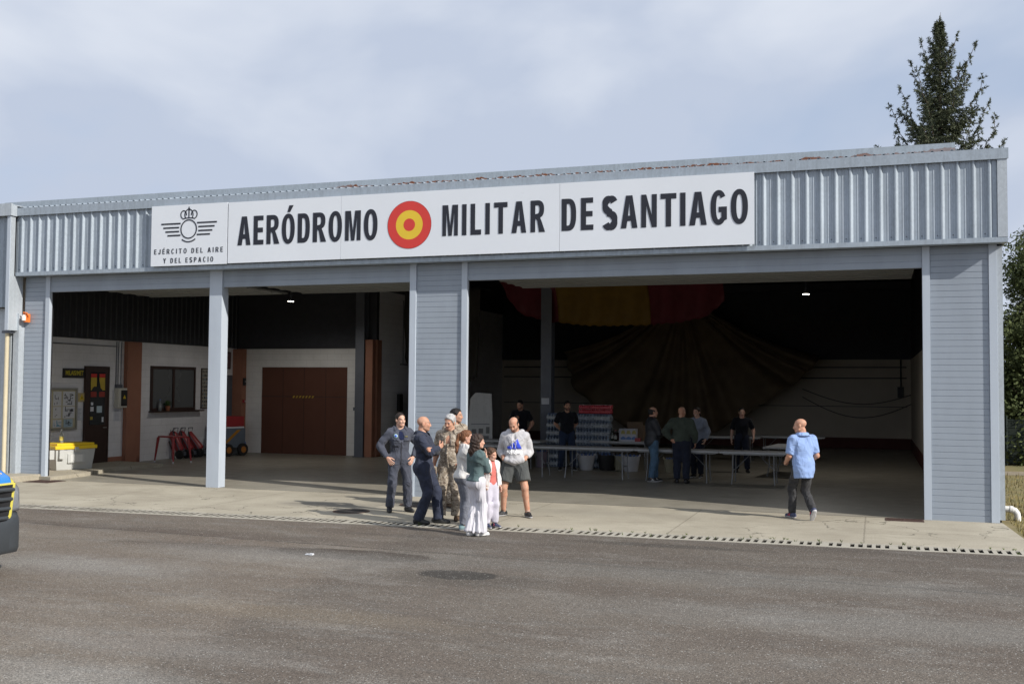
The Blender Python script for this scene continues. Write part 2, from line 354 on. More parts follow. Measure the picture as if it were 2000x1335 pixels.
m_dkbrown = M('dark_brown_frame', (.040, .022, .018), .45)
m_black = M('black_plastic', (.018, .018, .020), .5); m_rubber = M('black_rubber', (.02, .02, .02), .8)
m_white = M('white_board', (.73, .77, .83), .35, 0, .02, .6, spec=.35, dirt=.10); m_ink = M('navy_black_vinyl', (.014, .016, .026), .45, 0, .05)
m_red = M('red_vinyl', (.62, .045, .035), .4, 0, .04); m_yel = M('yellow_vinyl', (.75, .52, .035), .4, 0, .04)
m_steel = M('bare_steel', (.5, .5, .5), .35, .9, .1); m_dsteel = M('dark_grey_steel', (.115, .125, .15), .5, .2, .08)
m_rgrate = M('rusty_grate', (.085, .050, .042), .8, .3, .3, 12, .4)
m_glass = M('dark_window_glass', (.03, .035, .038), .08, 0, .1, spec=.6)
m_blind = M('grey_blind_behind_glass', (.115, .125, .13), .25, 0, .015, .4, spec=.5)
m_paper = M('white_paper', (.62, .64, .68), .8, 0, .04, 8); m_print = M('printed_ink', (.05, .05, .06), .8); m_printb = M('blue_print', (.10, .32, .48), .7)
m_asph = mat_asphalt()
m_apron = mat_concrete('apron_concrete', (.345, .310, .245), (.50, .46, .37), (.26, .235, .185))
m_floor = mat_concrete('hangar_floor_concrete', (.27, .25, .205), (.36, .335, .28), (.21, .195, .16), False, .42, spec=.5)
m_curb = mat_concrete('drain_concrete', (.38, .355, .30), (.49, .465, .40), (.24, .22, .18), False)

# ------------------------------------------------------------------ ground
XR = 2.07; XL = -19.0                                       # ends of the apron
def dl(x): return -3.17+.049*(x-2.0)                        # y of the drain's rear edge
def sheet(name, poly, z, mat, kind='structure', th=.3):
    mb = MB(); mb.prism(poly, lambda a, b, t: (a, b, t), z-th, z)
    o = mb.build(name, mat); o['kind'] = kind; return o
sheet('ground', [(-400, -400), (400, -400), (400, 400), (-400, 400)], -.34, M('earth', (.12, .10, .07), .9, 0, .3, .5))
DW = .50
ax0, ax1 = -70., 70.
sheet('asphalt_yard', [(ax0, -70), (ax1, -70), (ax1, dl(2.0)-DW+.049*68), (ax0, dl(ax0)-DW)], 0, m_asph)
sheet('concrete_apron', [(-70, dl(-70)), (XR, dl(XR)), (XR+.03, -2.2), (1.99, .06), (-70, .06)], .0, m_apron)
sheet('hangar_floor', [(-19.9, .0605), (1.99, .0605), (1.99, 22.2), (-19.9, 22.2)], -.003, m_floor)
# grass beyond the corner
def mat_grass():
    mt, g, b = newmat('dry_grass_ground')
    oc = g.n('ShaderNodeTexCoord').outputs['Object']
    c = g.mix(g.ramp(g.noise(oc, 1.1, 6, .7), .35, .65), (.21, .16, .07), (.10, .115, .035))
    c = g.mix(g.ramp(g.noise(oc, 26, 4, .7), .35, .7, 0, .7), c, (.27, .215, .11))
    g.set(b.inputs['Base Color'], c); b.inputs['Roughness'].default_value = .95
    return mt
sheet('grass_field', [(XR+.031, dl(XR)+.02), (70, dl(2.0)+.049*68), (70, 120), (2.0, 120), (2.0, .07)], -.02, mat_grass())
sheet('dirt_path', [(2.3, 11.2), (70, 11.2), (70, 12.6), (2.3, 12.6)], -.014, M('trodden_dirt', (.25, .21, .15), .95, 0, .2, 3), th=.004)
mb = MB()
for i in range(5200):
    y = -2.8+14*RNG.random()**1.6; x = 2.12+(1.2+.16*(y+3))*RNG.random()
    if 11.2 < y < 12.6: continue
    h = .04+.10*RNG.random()**2; a = RNG.random()*6.28; w = .006+.004*RNG.random(); l = .05*(RNG.random()-.5)
    dx, dy = math.cos(a)*w, math.sin(a)*w
    mb.add([(x-dx, y-dy, -.02), (x+dx, y+dy, -.02), (x+l, y+l*.6, -.02+h)], [(0, 1, 2)])
tag(mb.build('grass', M('dry_grass_blades', (.24, .20, .075), .9, 0, .4, 5), fix=False), 'short dry grass growing beside the hangar corner', 'grass', kind='stuff')

# drain channel with slotted cover
dr = thing('drain_channel', 'long slotted concrete drain running between the asphalt and the apron', 'drain')
L0, L1 = -24.0, 2.9
def dpt(x, off, z): return (x, dl(x)-off, z)
mb = MB()
for o0, o1, z1 in ((0.001, .06, .004), (DW-.11, DW-.001, .004)):
    mb.add([dpt(L0, o0, -.2), dpt(L1, o0, -.2), dpt(L1, o1, -.2), dpt(L0, o1, -.2), dpt(L0, o0, z1), dpt(L1, o0, z1), dpt(L1, o1, z1), dpt(L0, o1, z1)],
           [(0, 1, 2, 3), (4, 7, 6, 5), (0, 4, 5, 1), (1, 5, 6, 2), (2, 6, 7, 3), (3, 7, 4, 0)])
mb.build('edge_kerb', m_curb, dr)
mb = MB(); x = L0
while x < L1-.1:
    w = .050+.014*random.random() if random.random() > .07 else .118; a, c = .0605, DW-.1105; j = .003*random.random()
    mb.add([dpt(x, a, -.05), dpt(x+w, a, -.05), dpt(x+w, c, -.05), dpt(x, c, -.05), dpt(x, a, j), dpt(x+w, a, j), dpt(x+w, c, j), dpt(x, c, j)],
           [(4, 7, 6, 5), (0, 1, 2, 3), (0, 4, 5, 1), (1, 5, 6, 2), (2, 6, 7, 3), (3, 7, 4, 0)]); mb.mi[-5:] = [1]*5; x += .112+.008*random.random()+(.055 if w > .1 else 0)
mb.build('slotted_cover', [m_curb, M('slot_shade_and_grime', (.045, .040, .032), .9)], dr)  # bar sides coloured dark: shade inside the slots painted in, with grime
mb = MB(); mb.add([dpt(L0, .06, -.18), dpt(L1, .06, -.18), dpt(L1, DW-.11, -.18), dpt(L0, DW-.11, -.18)], [(0, 1, 2, 3)]); mb.add([dpt(L0, .0625, -.18), dpt(L1, .0625, -.18), dpt(L1, .0625, -.012), dpt(L0, .0625, -.012)], [(0, 1, 2, 3)])  # silt bed, plus a dark sheet on the rear wall painting in slot shade
mb.build('channel_bed', M('silt_and_slot_shade', (.03, .028, .022), .9), dr)
mb = MB()
for i in range(46):
    x = -7+9*RNG.random()**.7; k = RNG.random()
    y = dl(x)-(.08+.25*RNG.random() if k < .3 else -.01); h = .02+.035*RNG.random()
    if k < .3: h += .03; 
    for q in range(5):
        a = 6.28*RNG.random(); mb.add([(x-.006, y, -.03 if k < .3 else 0), (x+.006, y, -.03 if k < .3 else 0), (x+.03*math.cos(a), y+.03*math.sin(a), h-.03 if k < .3 else h)], [(0, 1, 2)])
tag(mb.build('weeds', M('weed_green', (.09, .12, .03), .9, 0, .3, 6), fix=False), 'small green weeds sprouting along the drain slots', 'weeds', kind='stuff')
# manhole lids and floor grates
def manhole(px, py, r, lab, nm='manhole_cover'):
    p = gr(px, py); t = thing(nm, lab, 'manhole cover', (p[0], p[1], 0))
    MB().lathe([(r+.035, .002), (r+.035, .006), (r, .006), (r, .003)], n=40).build('rim', M('rusty_iron_rim', (.13, .075, .055), .8, .2, .3, 8, .3), t)
    mb = MB(); mb.lathe([(r-.004, .0015), (r-.004, .0085), (r-.03, .0085), (r-.03, .007)], n=40)
    for i in range(-6, 7):
        for j in range(-6, 7):
            x, y = i*r/7, j*r/7
            if x*x+y*y < (r-.05)**2: mb.box(x-.012, y-.012, .006, x+.012, y+.012, .0095)
    mb.build('lid', M('cast_iron', (.055, .05, .048), .7, .3, .25, 8, .2), t)
manhole(686, 998, .29, 'round cast iron manhole cover in the apron behind the wet stain')
manhole(822, 985, .36, 'round iron manhole cover half hidden behind the bald man in navy coveralls')
def grate(x0, y0, x1, y1, lab):
    t = thing('floor_grate', lab, 'grate', (x0, y0, 0))
    mb = MB(); w, d = x1-x0, y1-y0
    mb.box(0, 0, .001, w, .03, .008); mb.box(0, d-.03, .001, w, d, .008); mb.box(0, .03, .001, .03, d-.03, .008); mb.box(w-.03, .03, .001, w, d-.03, .008); mb.box(w/2-.015, .03, .001, w/2+.015, d-.03, .007)
    mb.build('frame', m_rgrate, t)
    mb = MB(); y = .045
    while y < d-.05: mb.box(.032, y, .001, w/2-.017, y+.016, .006); mb.box(w/2+.017, y, .001, w-.032, y+.016, .006); y += .03
    mb.build('bars', m_rgrate, t)
    MB().box(.03, .03, .0005, w-.03, d-.03, .001).build('pit_shade', m_black, t)  # thin black sheet painting in the shade below the bars
    return t
grate(-17.95, -.60, -17.25, -.03, 'rusty floor grate at the foot of the left door post')
grate(.15, -.36, .76, .0, 'rusty floor grate at the foot of the right door post')
p = gr(604, 1083); mb = MB(); mb.box(-.05, -.025, .001, .03, .03, .012); mb.box(0.01, -.03, .001, .06, .02, .020)
tag(mb.build('paper_scrap', m_paper, loc=(p[0], p[1], .002)), 'small white scrap of paper lying on the asphalt', 'litter')

# ------------------------------------------------------------------ hangar
hg = thing('hangar', 'long grey steel hangar with corrugated fascia and three open doorways', 'hangar', (-8.4, 0, 0))
HX = -8.4
class HB(MB):                                       # parts of the hangar: built in world coordinates, parented to its root
    def part(s, name, mat, parent=None, **k):
        off = Vector((HX, 0, 0)); s.v = [(x-HX, y, z) for x, y, z in s.v]
        return s.build(name, mat, parent or hg, **k)
YF = -.25
def ribbed(x0, x1, z0, z1, y, pitch, depth, hb, flip=1):
    """trapezoid-ribbed sheet facing -y"""
    pts = []; x = x0
    while x < x1-1e-6:
        for dx, dd in ((0, 0), (.18, 0), (.21, .12), (.26, .12), (.29, 0), (.38, 0), (.41, .12), (.46, .12), (.49, 0), (.60, 0), (.72, 1), (.80, 1), (.95, 0)):
            if x+dx*pitch <= x1: pts.append((x+dx*pitch, y-dd*depth*flip))
        for g_ in (.2, .4):
            pass
        x += pitch
    pts.append((x1, y)); n = len(pts)
    hb.add([(a, b, z0) for a, b in pts]+[(a, b, z1) for a, b in pts], [(i, i+1, n+i+1, n+i) for i in range(n-1)])
hb = HB(); ribbed(-18.70, 1.94, 4.72, 6.05, YF+.045, .245, .038, hb)
# screws at the foot of the ribs
x = -18.66
while x < 1.9:
    hb.cyl((x+.30*.245, YF+.045, 4.80), (x+.30*.245, YF+.034, 4.80), .011, n=6, mi=1); x += .245
hb.part('fascia_cladding', [m_galv, m_dsteel], solid=.002)
hb = HB(); hb.box(-18.66, YF, 4.65, 2.09, YF+.02, 4.735); hb.box(-18.66, YF+.02, 4.65, 2.09, -.002, 4.668); hb.part('fascia_flashing', m_galv)
hb = HB(); hb.box(-18.70, YF-.02, 6.035, 2.11, YF+.01, 6.215); hb.box(-18.70, YF+.01, 6.19, 2.11, .25, 6.21)
hb.part('fascia_cap', m_galv)
for xs in (-13.4, -8.9, -3.1): pass
hb = HB(); hb.box(1.94, YF-.005, 4.736, 2.09, YF+.03, 6.034); hb.box(2.06, YF+.03, 4.67, 2.09, 3.0, 6.19); hb.part('corner_flashing', m_galvl)
# roof sheet showing its rib ends between the two trims
hb = HB(); pts = []; x = -19.6
while x < 2.05:
    for dx, dz in ((0, 0), (.055, 0), (.070, .022), (.095, .022), (.12, 0)): pts.append((x+dx, dz))
    x += .155
pts = [q for q in pts if q[0] < 2.06]; n = len(pts)
hb.add([(a, -.16, 6.235+b) for a, b in pts]+[(a, .8, 6.36+b) for a, b in pts], [(i, i+1, n+i+1, n+i) for i in range(n-1)])
hb.add([(-19.7, .801, 6.36), (2.05, .801, 6.36), (2.05, 22.3, 6.42), (-19.7, 22.3, 6.42)], [(0, 1, 2, 3)]); hb.part('roof_sheet', m_galv, solid=.003)
hb = HB(); hb.box(-19.7, .42, 6.325, 1.345, .45, 6.505); hb.box(-19.7, .45, 6.48, 1.345, .80, 6.50); hb.part('parapet_trim', m_galvr)
# panels of horizontal boards
def boards(hb, x0, x1, z0, z1, y, pitch=.105, groove=.007, first=None):
    pr = [(y+.0, z0)]; z = z0+(first or pitch)
    while z < z1-.01:
        pr += [(y, z-.010), (y+groove, z-.005), (y+groove, z), (y, z+.002)]; z += pitch
    pr.append((y, z1)); n = len(pr)
    hb.add([(x0, a, b) for a, b in pr]+[(x1, a, b) for a, b in pr], [(i, i+1, n+i+1, n+i) for i in range(n-1)])
    hb.box(x0, y+groove+.004, z0, x1, y+.11, z1)
ZB = 4.645
for x0, x1 in ((-18.62, -18.005), (-8.695, -7.715), (.90, 1.815)):
    hb = HB(); boards(hb, x0+.002, x1-.002, .0, ZB, .035); hb.part('wall_panel', m_panel)
for x0, x1 in ((-17.885, -13.57), (-13.255, -8.835), (-7.59, .775)):
    hb = HB(); boards(hb, x0+.002, x1-.002, 4.29, ZB, .03, .118, .005); hb.part('lintel', m_panel)
for x0, x1 in ((-18.003, -17.885), (-13.57, -13.255), (-8.835, -8.697), (-7.713, -7.59), (.775, .898), (1.817, 1.945)):
    hb = HB(); hb.box(x0, 0, 0, x1, .24 if x1-x0 > .2 else .09, ZB+.003); hb.part('door_post', m_post, bevel=.006)
    if x1-x0 < .2 and x0 != 1.817:
        hb = HB(); s = -1 if x0 in (-8.835, .775) else 1; a = x1 if s > 0 else x0
        hb.box(a-s*.06, .092, 0, a-s*.005, .135, 4.28); hb.part('guide_rail', M('black_rail', (.03, .03, .035), .5, .3))
hb = HB(); hb.box(1.947, .02, 0.05, 2.03, .12, 4.62); hb.part('corner_gutter', m_galvl)
hb = HB(); hb.box(1.93, .125, 0, 1.985, 22.2, 6.2); hb.part('side_wall', m_dark)                    # right outer wall
# retracted sectional doors under the roof
for x0, x1 in ((-17.6, -13.7), (-13.15, -8.95), (-7.5, .70)):
    hb = HB()
    for k in range(6): hb.box(x0, .42+k*.50, 4.44, x1, .42+k*.50+.49, 4.48)
    for k in range(6): hb.box(x0, .42+k*.50+.2, 4.42, x1, .42+k*.50+.28, 4.438)
    hb.part('raised_door', M('pale_door_steel', (.27, .28, .28), .55, 0, .04))
    for xx in (x0+.7, x0+.95, x0+1.2):
        hb = HB(); hb.cyl((xx, .35, 4.38), (xx+.07, .35, 4.38), .035, n=8); hb.box(xx, .3, 4.36, xx+.02, .4, 4.46); hb.part('door_roller', m_steel)
    hb = HB(); hb.cyl((x0, .33, 4.50), (x1, .33, 4.50), .025); hb.part('door_shaft', m_steel)
# interior shell
XW = -19.74; ZT = 3.38
hb = HB(); hb.box(XW-.2, .12, 0, XW, 10.5, ZT); hb.part('left_wall', m_blocky)
hb = HB(); pts = []
x = .15
while x < 10.4:
    for d, e in ((0, 0), (.10, 0), (.12, .03), (.17, .03), (.19, 0)): pts.append((x+d, XW+.02+e))
    x += .22
n = len(pts); hb.add([(b, a, ZT) for a, b in pts]+[(b, a, 6.3) for a, b in pts], [(i, i+1, n+i+1, n+i) for i in range(n-1)])
hb.box(XW-.2, .12, ZT+.002, XW-.01, 10.5, 6.03); hb.part('left_cladding', m_dark)
hb = HB(); hb.box(XW-.1, .15, 0, -18.01, .22, 6.03); hb.part('front_wall', m_cream)
YB = 10.30
hb = HB(); hb.box(XW, YB, 0, -18.80, YB+.2, ZT); hb.box(-18.80, YB, 2.77, -15.69, YB+.2, ZT); hb.box(-15.69, YB, 0, -14.69, YB+.2, ZT)
hb.part('back_wall', m_blockx)
hb = HB(); hb.box(XW, YB+.02, ZT+.002, -14.70, YB+.2, 6.06); hb.part('back_cladding', m_roofin)
hb = HB(); hb.box(XW, YB-.03, ZT-.02, -15.3, YB-.001, ZT+.05); hb.part('wall_capping', m_dark)
hb = HB(); hb.box(-14.87, YB+.203, 0, -14.69, 22.0, 5.2); hb.part('partition_wall', m_blocky)
hb = HB(); hb.box(-14.87, YB+.203, 5.203, -14.69, 22.0, 6.05); hb.part('partition_cladding', m_roofin)
hb = HB(); hb.box(-14.9, 22.02, .40, 1.93, 22.2, 3.31); hb.part('back_wall', m_cream)
hb = HB(); hb.box(-14.9, 22.018, 0, 1.93, 22.2, .398); hb.part('wall_base', m_wain)
hb = HB(); hb.box(-14.9, 22.03, 3.312, 1.93, 22.2, 6.1); hb.part('back_cladding', m_roofin)
hb = HB(); hb.box(1.25, .25, 0, 1.35, 22.0, 3.31); hb.part('right_wall', m_cream)
hb = HB(); hb.box(1.27, .25, 3.312, 1.35, 22.0, 6.1); hb.part('right_cladding', m_roofin)
hb = HB(); hb.box(1.22, .25, 0, 1.248, 22.0, .40); hb.part('wall_base', m_wain)
hb = HB(); hb.add([(XW-.2, .1, 6.05), (2.05, .1, 6.05), (2.05, 22.2, 6.1), (XW-.2, 22.2, 6.1)], [(0, 1, 2, 3)]); hb.part('ceiling', m_roofin, solid=.02)
for y in (4.0, 8.0, 12.0, 16.0, 20.0):
    hb = HB(); zz = 5.7
    hb.box(-19.7, y-.08, zz, 1.2, y+.08, zz+.02); hb.box(-19.7, y-.01, zz+.02, 1.2, y+.01, zz+.28); hb.box(-19.7, y-.08, zz+.28, 1.2, y+.08, zz+.30); hb.part('roof_beam', m_roofin)
# conduit lines and seams on the back wall
hb = HB()
for z in (3.02, 2.62): hb.tube([(-14.6, 21.99, z), (-8, 21.99, z-.02), (1.1, 21.99, z)], .022, 6)
hb.box(-14.6, 22.005, 1.55, 1.1, 22.018, 1.57); hb.part('wall_conduit', m_dark)
hb = HB()
for a, zs in ((0, 2.2), (1, 1.9)):
    hb.tube([(-2.6+4.1*t, 21.9, zs-.5*math.sin(math.pi*t)*(1+.4*a)-.1*t) for t in np.linspace(0, 1, 14)], .014, 5)
hb.tube([(.9, 21.95, 3.3), (.9, 21.95, 2.3)], .03, 6); hb.box(.78, 21.9, 1.9, 1.0, 22.0, 2.3); hb.part('hanging_cable', m_black)
# free-standing columns
def hcol(x, y, w, z1, nm='column'):
    hb = HB(); hb.box(x-w/2, y-w/2, 0, x+w/2, y-w/2+.02, z1); hb.box(x-w/2, y+w/2-.02, 0, x+w/2, y+w/2, z1); hb.box(x-.012, y-w/2+.02, 0, x+.012, y+w/2-.02, z1)
    hb.box(x-w/2-.04, y-w/2-.04, 0, x+w/2+.04, y+w/2+.04, .02); return hb.part(nm, m_dsteel)
hcol(-8.93, 9.75, .32, 6.2); hcol(-15.08, YB-.22, .30, 6.2)
hb = HB(); hb.box(-14.93, YB-.30, 0, -14.67, YB+.2, 3.62); hb.box(-14.60, YB-.10, 0, -14.675, YB+.2, 3.62); hb.part('pilaster', m_terra)
hb = HB(); hb.box(XW, 4.83, 0, XW+.12, 5.43, ZT-.01); hb.part('pilaster', m_terra)
hb = HB(); hb.box(XW+.002, YB-.25, 0, XW+.36, YB-.003, ZT-.03); hb.part('pilaster', m_terra)
hb = HB(); hb.box(XW, 4.15, 0, XW+.035, 4.83, .20); hb.box(XW, .12, 0, XW+.035, 3.35, .20); hb.part('skirting', m_terra)
# big brown door in the back wall of the left bay
dg = HB(); dg.box(-18.80, YB+.03, .0, -15.69, YB+.09, 2.77)
bd = dg.part('brown_gate', m_brown)
for x in (-18.02, -17.25, -16.47):
    hb = HB(); hb.box(x-.006, YB+.024, .02, x+.006, YB+.03, 2.75); hb.part('gate_seam', m_dkbrown, bd)
hb = HB(); hb.box(-18.80, YB+.022, 1.82, -15.69, YB+.03, 1.84); hb.part('gate_seam', m_dkbrown, bd)
hb = HB(); x = -17.66
for k in range(7):
    hb.prism([(x, 1.79), (x+.055, 1.79), (x+.095, 1.86), (x+.04, 1.86)], lambda a, b, t: (a, t, b), YB+.016, YB+.022); x += .115
hb.part('hazard_tape', M('hazard_yellow', (.42, .27, .03), .6), bd)
# office door in the left wall
WX = XW
def wall_rect(hb, y0, z0, y1, z1, t0, t1): hb.box(WX+t0, y0, z0, WX+t1, y1, z1)
hb = HB(); wall_rect(hb, 3.35, .02, 4.15, 2.61, .002, .05); od = hb.part('office_door', m_dkbrown)
hb = HB(); wall_rect(hb, 3.47, 1.10, 4.03, 2.50, .051, .058); hb.part('pane', m_glass, od)
def sticker(nm, y0, z0, y1, z1, mat, par, t=.062):
    hb = HB(); wall_rect(hb, y0, z0, y1, z1, .059, t); return hb.part(nm, mat, par)
for y0, y1 in ((3.48, 3.70), (3.80, 4.02)):
    sticker('flag_sticker', y0, 2.36, y1, 2.46, m_red, od); sticker('flag_sticker', y0, 2.02, y1, 2.358, M('flag_yellow', (.55, .40, .05), .5), od); sticker('flag_sticker', y0, 1.84, y1, 1.98, M('dull_red_sticker', (.30, .04, .03), .5), od)
hb = HB(); hb.prism([(3.50, 2.0), (3.95, 2.0), (3.85, 2.08), (3.79, 2.3), (3.74, 2.12), (3.6, 2.12), (3.53, 2.06)], lambda a, b, t: (WX+t, a, b), .063, .066); hb.part('dark_sticker', m_black, od)
sticker('round_sticker', 3.50, 1.62, 3.58, 1.70, m_white, od); sticker('notice_sticker', 3.72, 1.42, 3.92, 1.60, M('pale_blue_notice', (.45, .56, .62), .6), od)
sticker('notice_sticker', 3.48, 1.46, 3.60, 1.58, m_paper, od); sticker('round_sticker', 3.92, 1.17, 3.99, 1.30, m_white, od)
sticker('yellow_sticker', 3.48, 1.24, 3.57, 1.32, M('sticker_yellow', (.4, .32, .05), .6), od)
hb = HB(); hb.cyl((WX+.05, 4.05, 1.02), (WX+.11, 4.05, 1.02), .014); hb.cyl((WX+.105, 4.05, 1.02), (WX+.105, 3.93, 1.02), .012); hb.part('handle', m_steel, od)
hb = HB(); wall_rect(hb, 3.28, 0, 3.35, 2.66, .0, .06); wall_rect(hb, 4.15, 0, 4.20, 2.66, .0, .06); wall_rect(hb, 3.35, 2.61, 4.15, 2.66, .0, .06); hb.part('door_frame', m_dkbrown)
# window
hb = HB()
for a in ((5.96, 1.42, 6.02, 2.72), (7.97, 1.42, 8.03, 2.72), (6.02, 1.42, 7.97, 1.50), (6.02, 2.64, 7.97, 2.72), (6.93, 1.50, 7.01, 2.64)): wall_rect(hb, *a, .0, .06)
wf = hb.part('window', m_dkbrown)
for a, b in ((6.02, 6.93), (7.01, 7.97)):
    hb = HB(); wall_rect(hb, a, 1.50, b, 2.64, .002, .025); hb.part('pane', m_blind, wf)
hb = HB(); wall_rect(hb, 5.92, 1.38, 8.3, 1.418, .0, .20); hb.part('sill', m_dkbrown, wf)
# blue-grey door at the end of the left wall
hb = HB(); wall_rect(hb, 9.02, .02, 9.98, 2.50, .002, .05); bd2 = hb.part('side_door', M('blue_grey_door', (.11, .125, .15), .5), None)
hb = HB(); wall_rect(hb, 9.35, 1.35, 9.55, 1.6, .051, .055); hb.part('door_notice', m_paper, bd2)
hb = HB(); wall_rect(hb, 9.85, 1.0, 9.9, 1.2, .051, .09); hb.part('handle', m_steel, bd2)
# electric conduits
hb = HB()
for y in (4.50, 4.58, 4.70): hb.tube([(WX+.02, y, 2.1), (WX+.02, y, ZT-.02)], .012, 6)
hb.tube([(WX+.02, .3, 3.22), (WX+.02, 4.5, 3.22)], .012, 6); hb.box(WX+.0, 4.48, 2.08, WX+.06, 4.72, 2.18); hb.part('conduit', m_dsteel)
hb = HB(); hb.tube([(-15.40, YB-.02, 3.3), (-15.40, YB-.02, 1.50)], .012, 6); hb.box(-15.45, YB-.05, 1.42, -15.35, YB-.001, 1.52); hb.part('conduit', m_dsteel)
hb = HB(); hb.tube([(-14.66, 12, 2.9), (-14.66, 18, 2.9)], .02, 6); hb.tube([(-14.66, 12.2, 2.9), (-14.66, 12.2, 5)], .015, 6); hb.part('conduit', m_dsteel)
# raised ledge inside the left bay
struct(MB().prism([(XW, .14)]+[tuple(gr(x_, y_, .08)[:2]) for x_, y_ in ((98, 931), (165, 922.5), (225, 912.5), (318, 904.5))]+[(XW, gr(318, 904.5, .08)[1]+.3)], lambda a, b, t: (a, b, t), -.2, .08).build('concrete_ledge', m_apron))
struct(MB().prism([(-20.6, -3.2), (-18.9, -2.4), (-18.05, -.6), (-18.0, -.002), (-20.6, -.002)], lambda a, b, t: (a, b, t), -.2, .13).build('concrete_step', m_apron, bevel=.02))
# threshold line at the door
hb = HB(); hb.box(-17.88, .052, -.01, -7.6+8.37, .075, .0015); hb.part('threshold_strip', m_rubber)
# ceiling lamps
for px, py, y, lab in ((568, 588, 7.0, 'lit round ceiling lamp hanging in the left bay of the hangar'), (1574, 574, 9.0, 'lit round ceiling lamp hanging in the right bay of the hangar')):
    p = at(px, py, y); t = thing('ceiling_lamp', lab, 'lamp', tuple(p), group='ceiling lamps'); LS = .62
    MB().lathe([(.14*LS, .0), (.15*LS, .02), (.10*LS, .07), (.05*LS, .10), (.04*LS, .16), (.01, .17)], n=20).build('lamp_shade', m_dsteel, t, smooth=True)
    MB().lathe([(.135*LS, -.012), (.138*LS, .0), (.13*LS, .001)], n=20).build('lens', M('lamp_glow', (.9, .88, .8), .4, emit=((1, .93, .8), 9)), t)
    MB().cyl((0, 0, .17), (0, 0, 6.04-p[2]), .01, n=6).build('rod', m_dsteel, t)
    ld = bpy.data.lights.new('lamp_light', 'SPOT'); lo_ = bpy.data.objects.new('lamp_light', ld); COL.objects.link(lo_); lo_.parent = t; lo_.location = (0, 0, -.03)
    ld.energy = 160 if px < 1000 else 130; ld.spot_size = RAD(165); ld.spot_blend = .5; ld.color = (1, .95, .88); ld.shadow_soft_size = .08

# ------------------------------------------------------------------ annex at the left edge
an = thing('annex', 'galvanised steel annex standing left of the hangar with a cream downpipe', 'annex', (-20.2, -.3, 0))
class AB(MB):
    def part(s, name, mat, parent=None, **k):
        s.v = [(x+20.2, y+.3, z) for x, y, z in s.v]; return s.build(name, mat, parent or an, **k)
YA = -.42; YC = -.14
ax = lambda px, py=700, y=YA: at(px, py, y)[0]
xa = at(22, 405, -.45)[0]; xc0, xc1 = at(12, 520, -.42)[0], at(18.5, 520, -.42)[0]
b = AB(); ribbed(-26, xc0-.01, 3.93, 6.05, -.30, .245, .03, b); b.part('cladding', m_galv, solid=.002)
AB().box(-26, -.03, 0, xc0-.14, .095, 6.0).part('wall', m_cream)
b = AB(); b.box(-26, -.45, 6.02, xa, -.40, 6.30); b.box(-26, -.40, 6.26, xa, .6, 6.28); b.box(xa-.02, -.40, 6.02, xa, -.272, 6.258); b.part('roof_trim', m_galvl)
b = AB(); b.box(xc0, -.42, 3.401, xc1, -.401, 6.018); b.part('corner_trim', m_post, bevel=.004)
b = AB(); b.box(xc0+.02, -.40, 3.401, xc1, -.003, 4.645); b.box(xc0+.02, -.40, 4.645, xc1, -.274, 6.018); b.part('return_flashing', m_galvl)
x0, x1 = ax(22, 800, YC), ax(32.5, 800, YC)
b = AB(); b.prism([(x0, 0.13), (x1, .13), (x1, 3.78), (x0, 3.92)], lambda a, c, t: (a, t, c), YC, YC+.02); b.box(x0, YC+.021, .13, x1, .03, 3.75); b.part('corner_column', m_galvl)
b = AB(); xp = ax(14, 800, YC); b.tube([(xp, YC-.06, .14), (xp, YC-.06, 3.35), (xp+.02, YC-.06, 3.42)], .048, 12); b.part('downpipe', M('cream_downpipe', (.60, .53, .38), .5, 0, .05), smooth=True)
b = AB(); b.box(xp-.10, YC-.12, 3.34, xp+.15, YC-.005, 3.40); b.part('pipe_collar', m_dsteel)
b = AB(); b.box(-26, YC-.0, 0.13, x0-.06, YC+.10, 3.92); b.part('lower_panel', m_galvl)
# alarm beacon on the hangar's left panel
p = at(49, 621, -.10); t = thing('alarm_beacon', 'orange and white alarm beacon on the wall beside the annex column', 'alarm', tuple(p))
t.scale = (.8, .8, .8); MB().box(-.04, -.02, -.12, .05, .155, .13).build('housing', M('orange_plastic', (.75, .20, .04), .4), t, bevel=.02)
mb = MB(); mb.lathe([(.055, -.09), (.06, 0), (.045, .06), (.01, .08)], (0, -.05, .02), 14); mb.build('lens', M('milky_plastic', (.75, .72, .68), .3), t, smooth=True)
MB().tube([(-.05, .0, .10), (.0, -.06, .16), (.08, -.03, .15), (.09, .05, .04), (.05, .02, -.10)], .02, 8).build('guard', M('orange_plastic', (.75, .20, .04), .4), t, smooth=True)
# white pipe bend
p = gr(1985, 1014); t = thing('drain_pipe', 'white plastic pipe bend sticking out of the hangar corner over the grass', 'pipe', (p[0], p[1], 0))
mb = MB(); mb.tube([(-.28, .02, .17), (-.08, .0, .17), (-.02, 0, .15), (.012, 0, .10), (.02, 0, .05), (.02, 0, -.04)], .055, 14); mb.build('bend', M('white_pvc', (.75, .75, .73), .35), t, smooth=True)
MB().tube([(-.10, 0, .17), (-.05, 0, .165)], .063, 14).build('socket', M('white_pvc', (.75, .75, .73), .35), t, smooth=True)

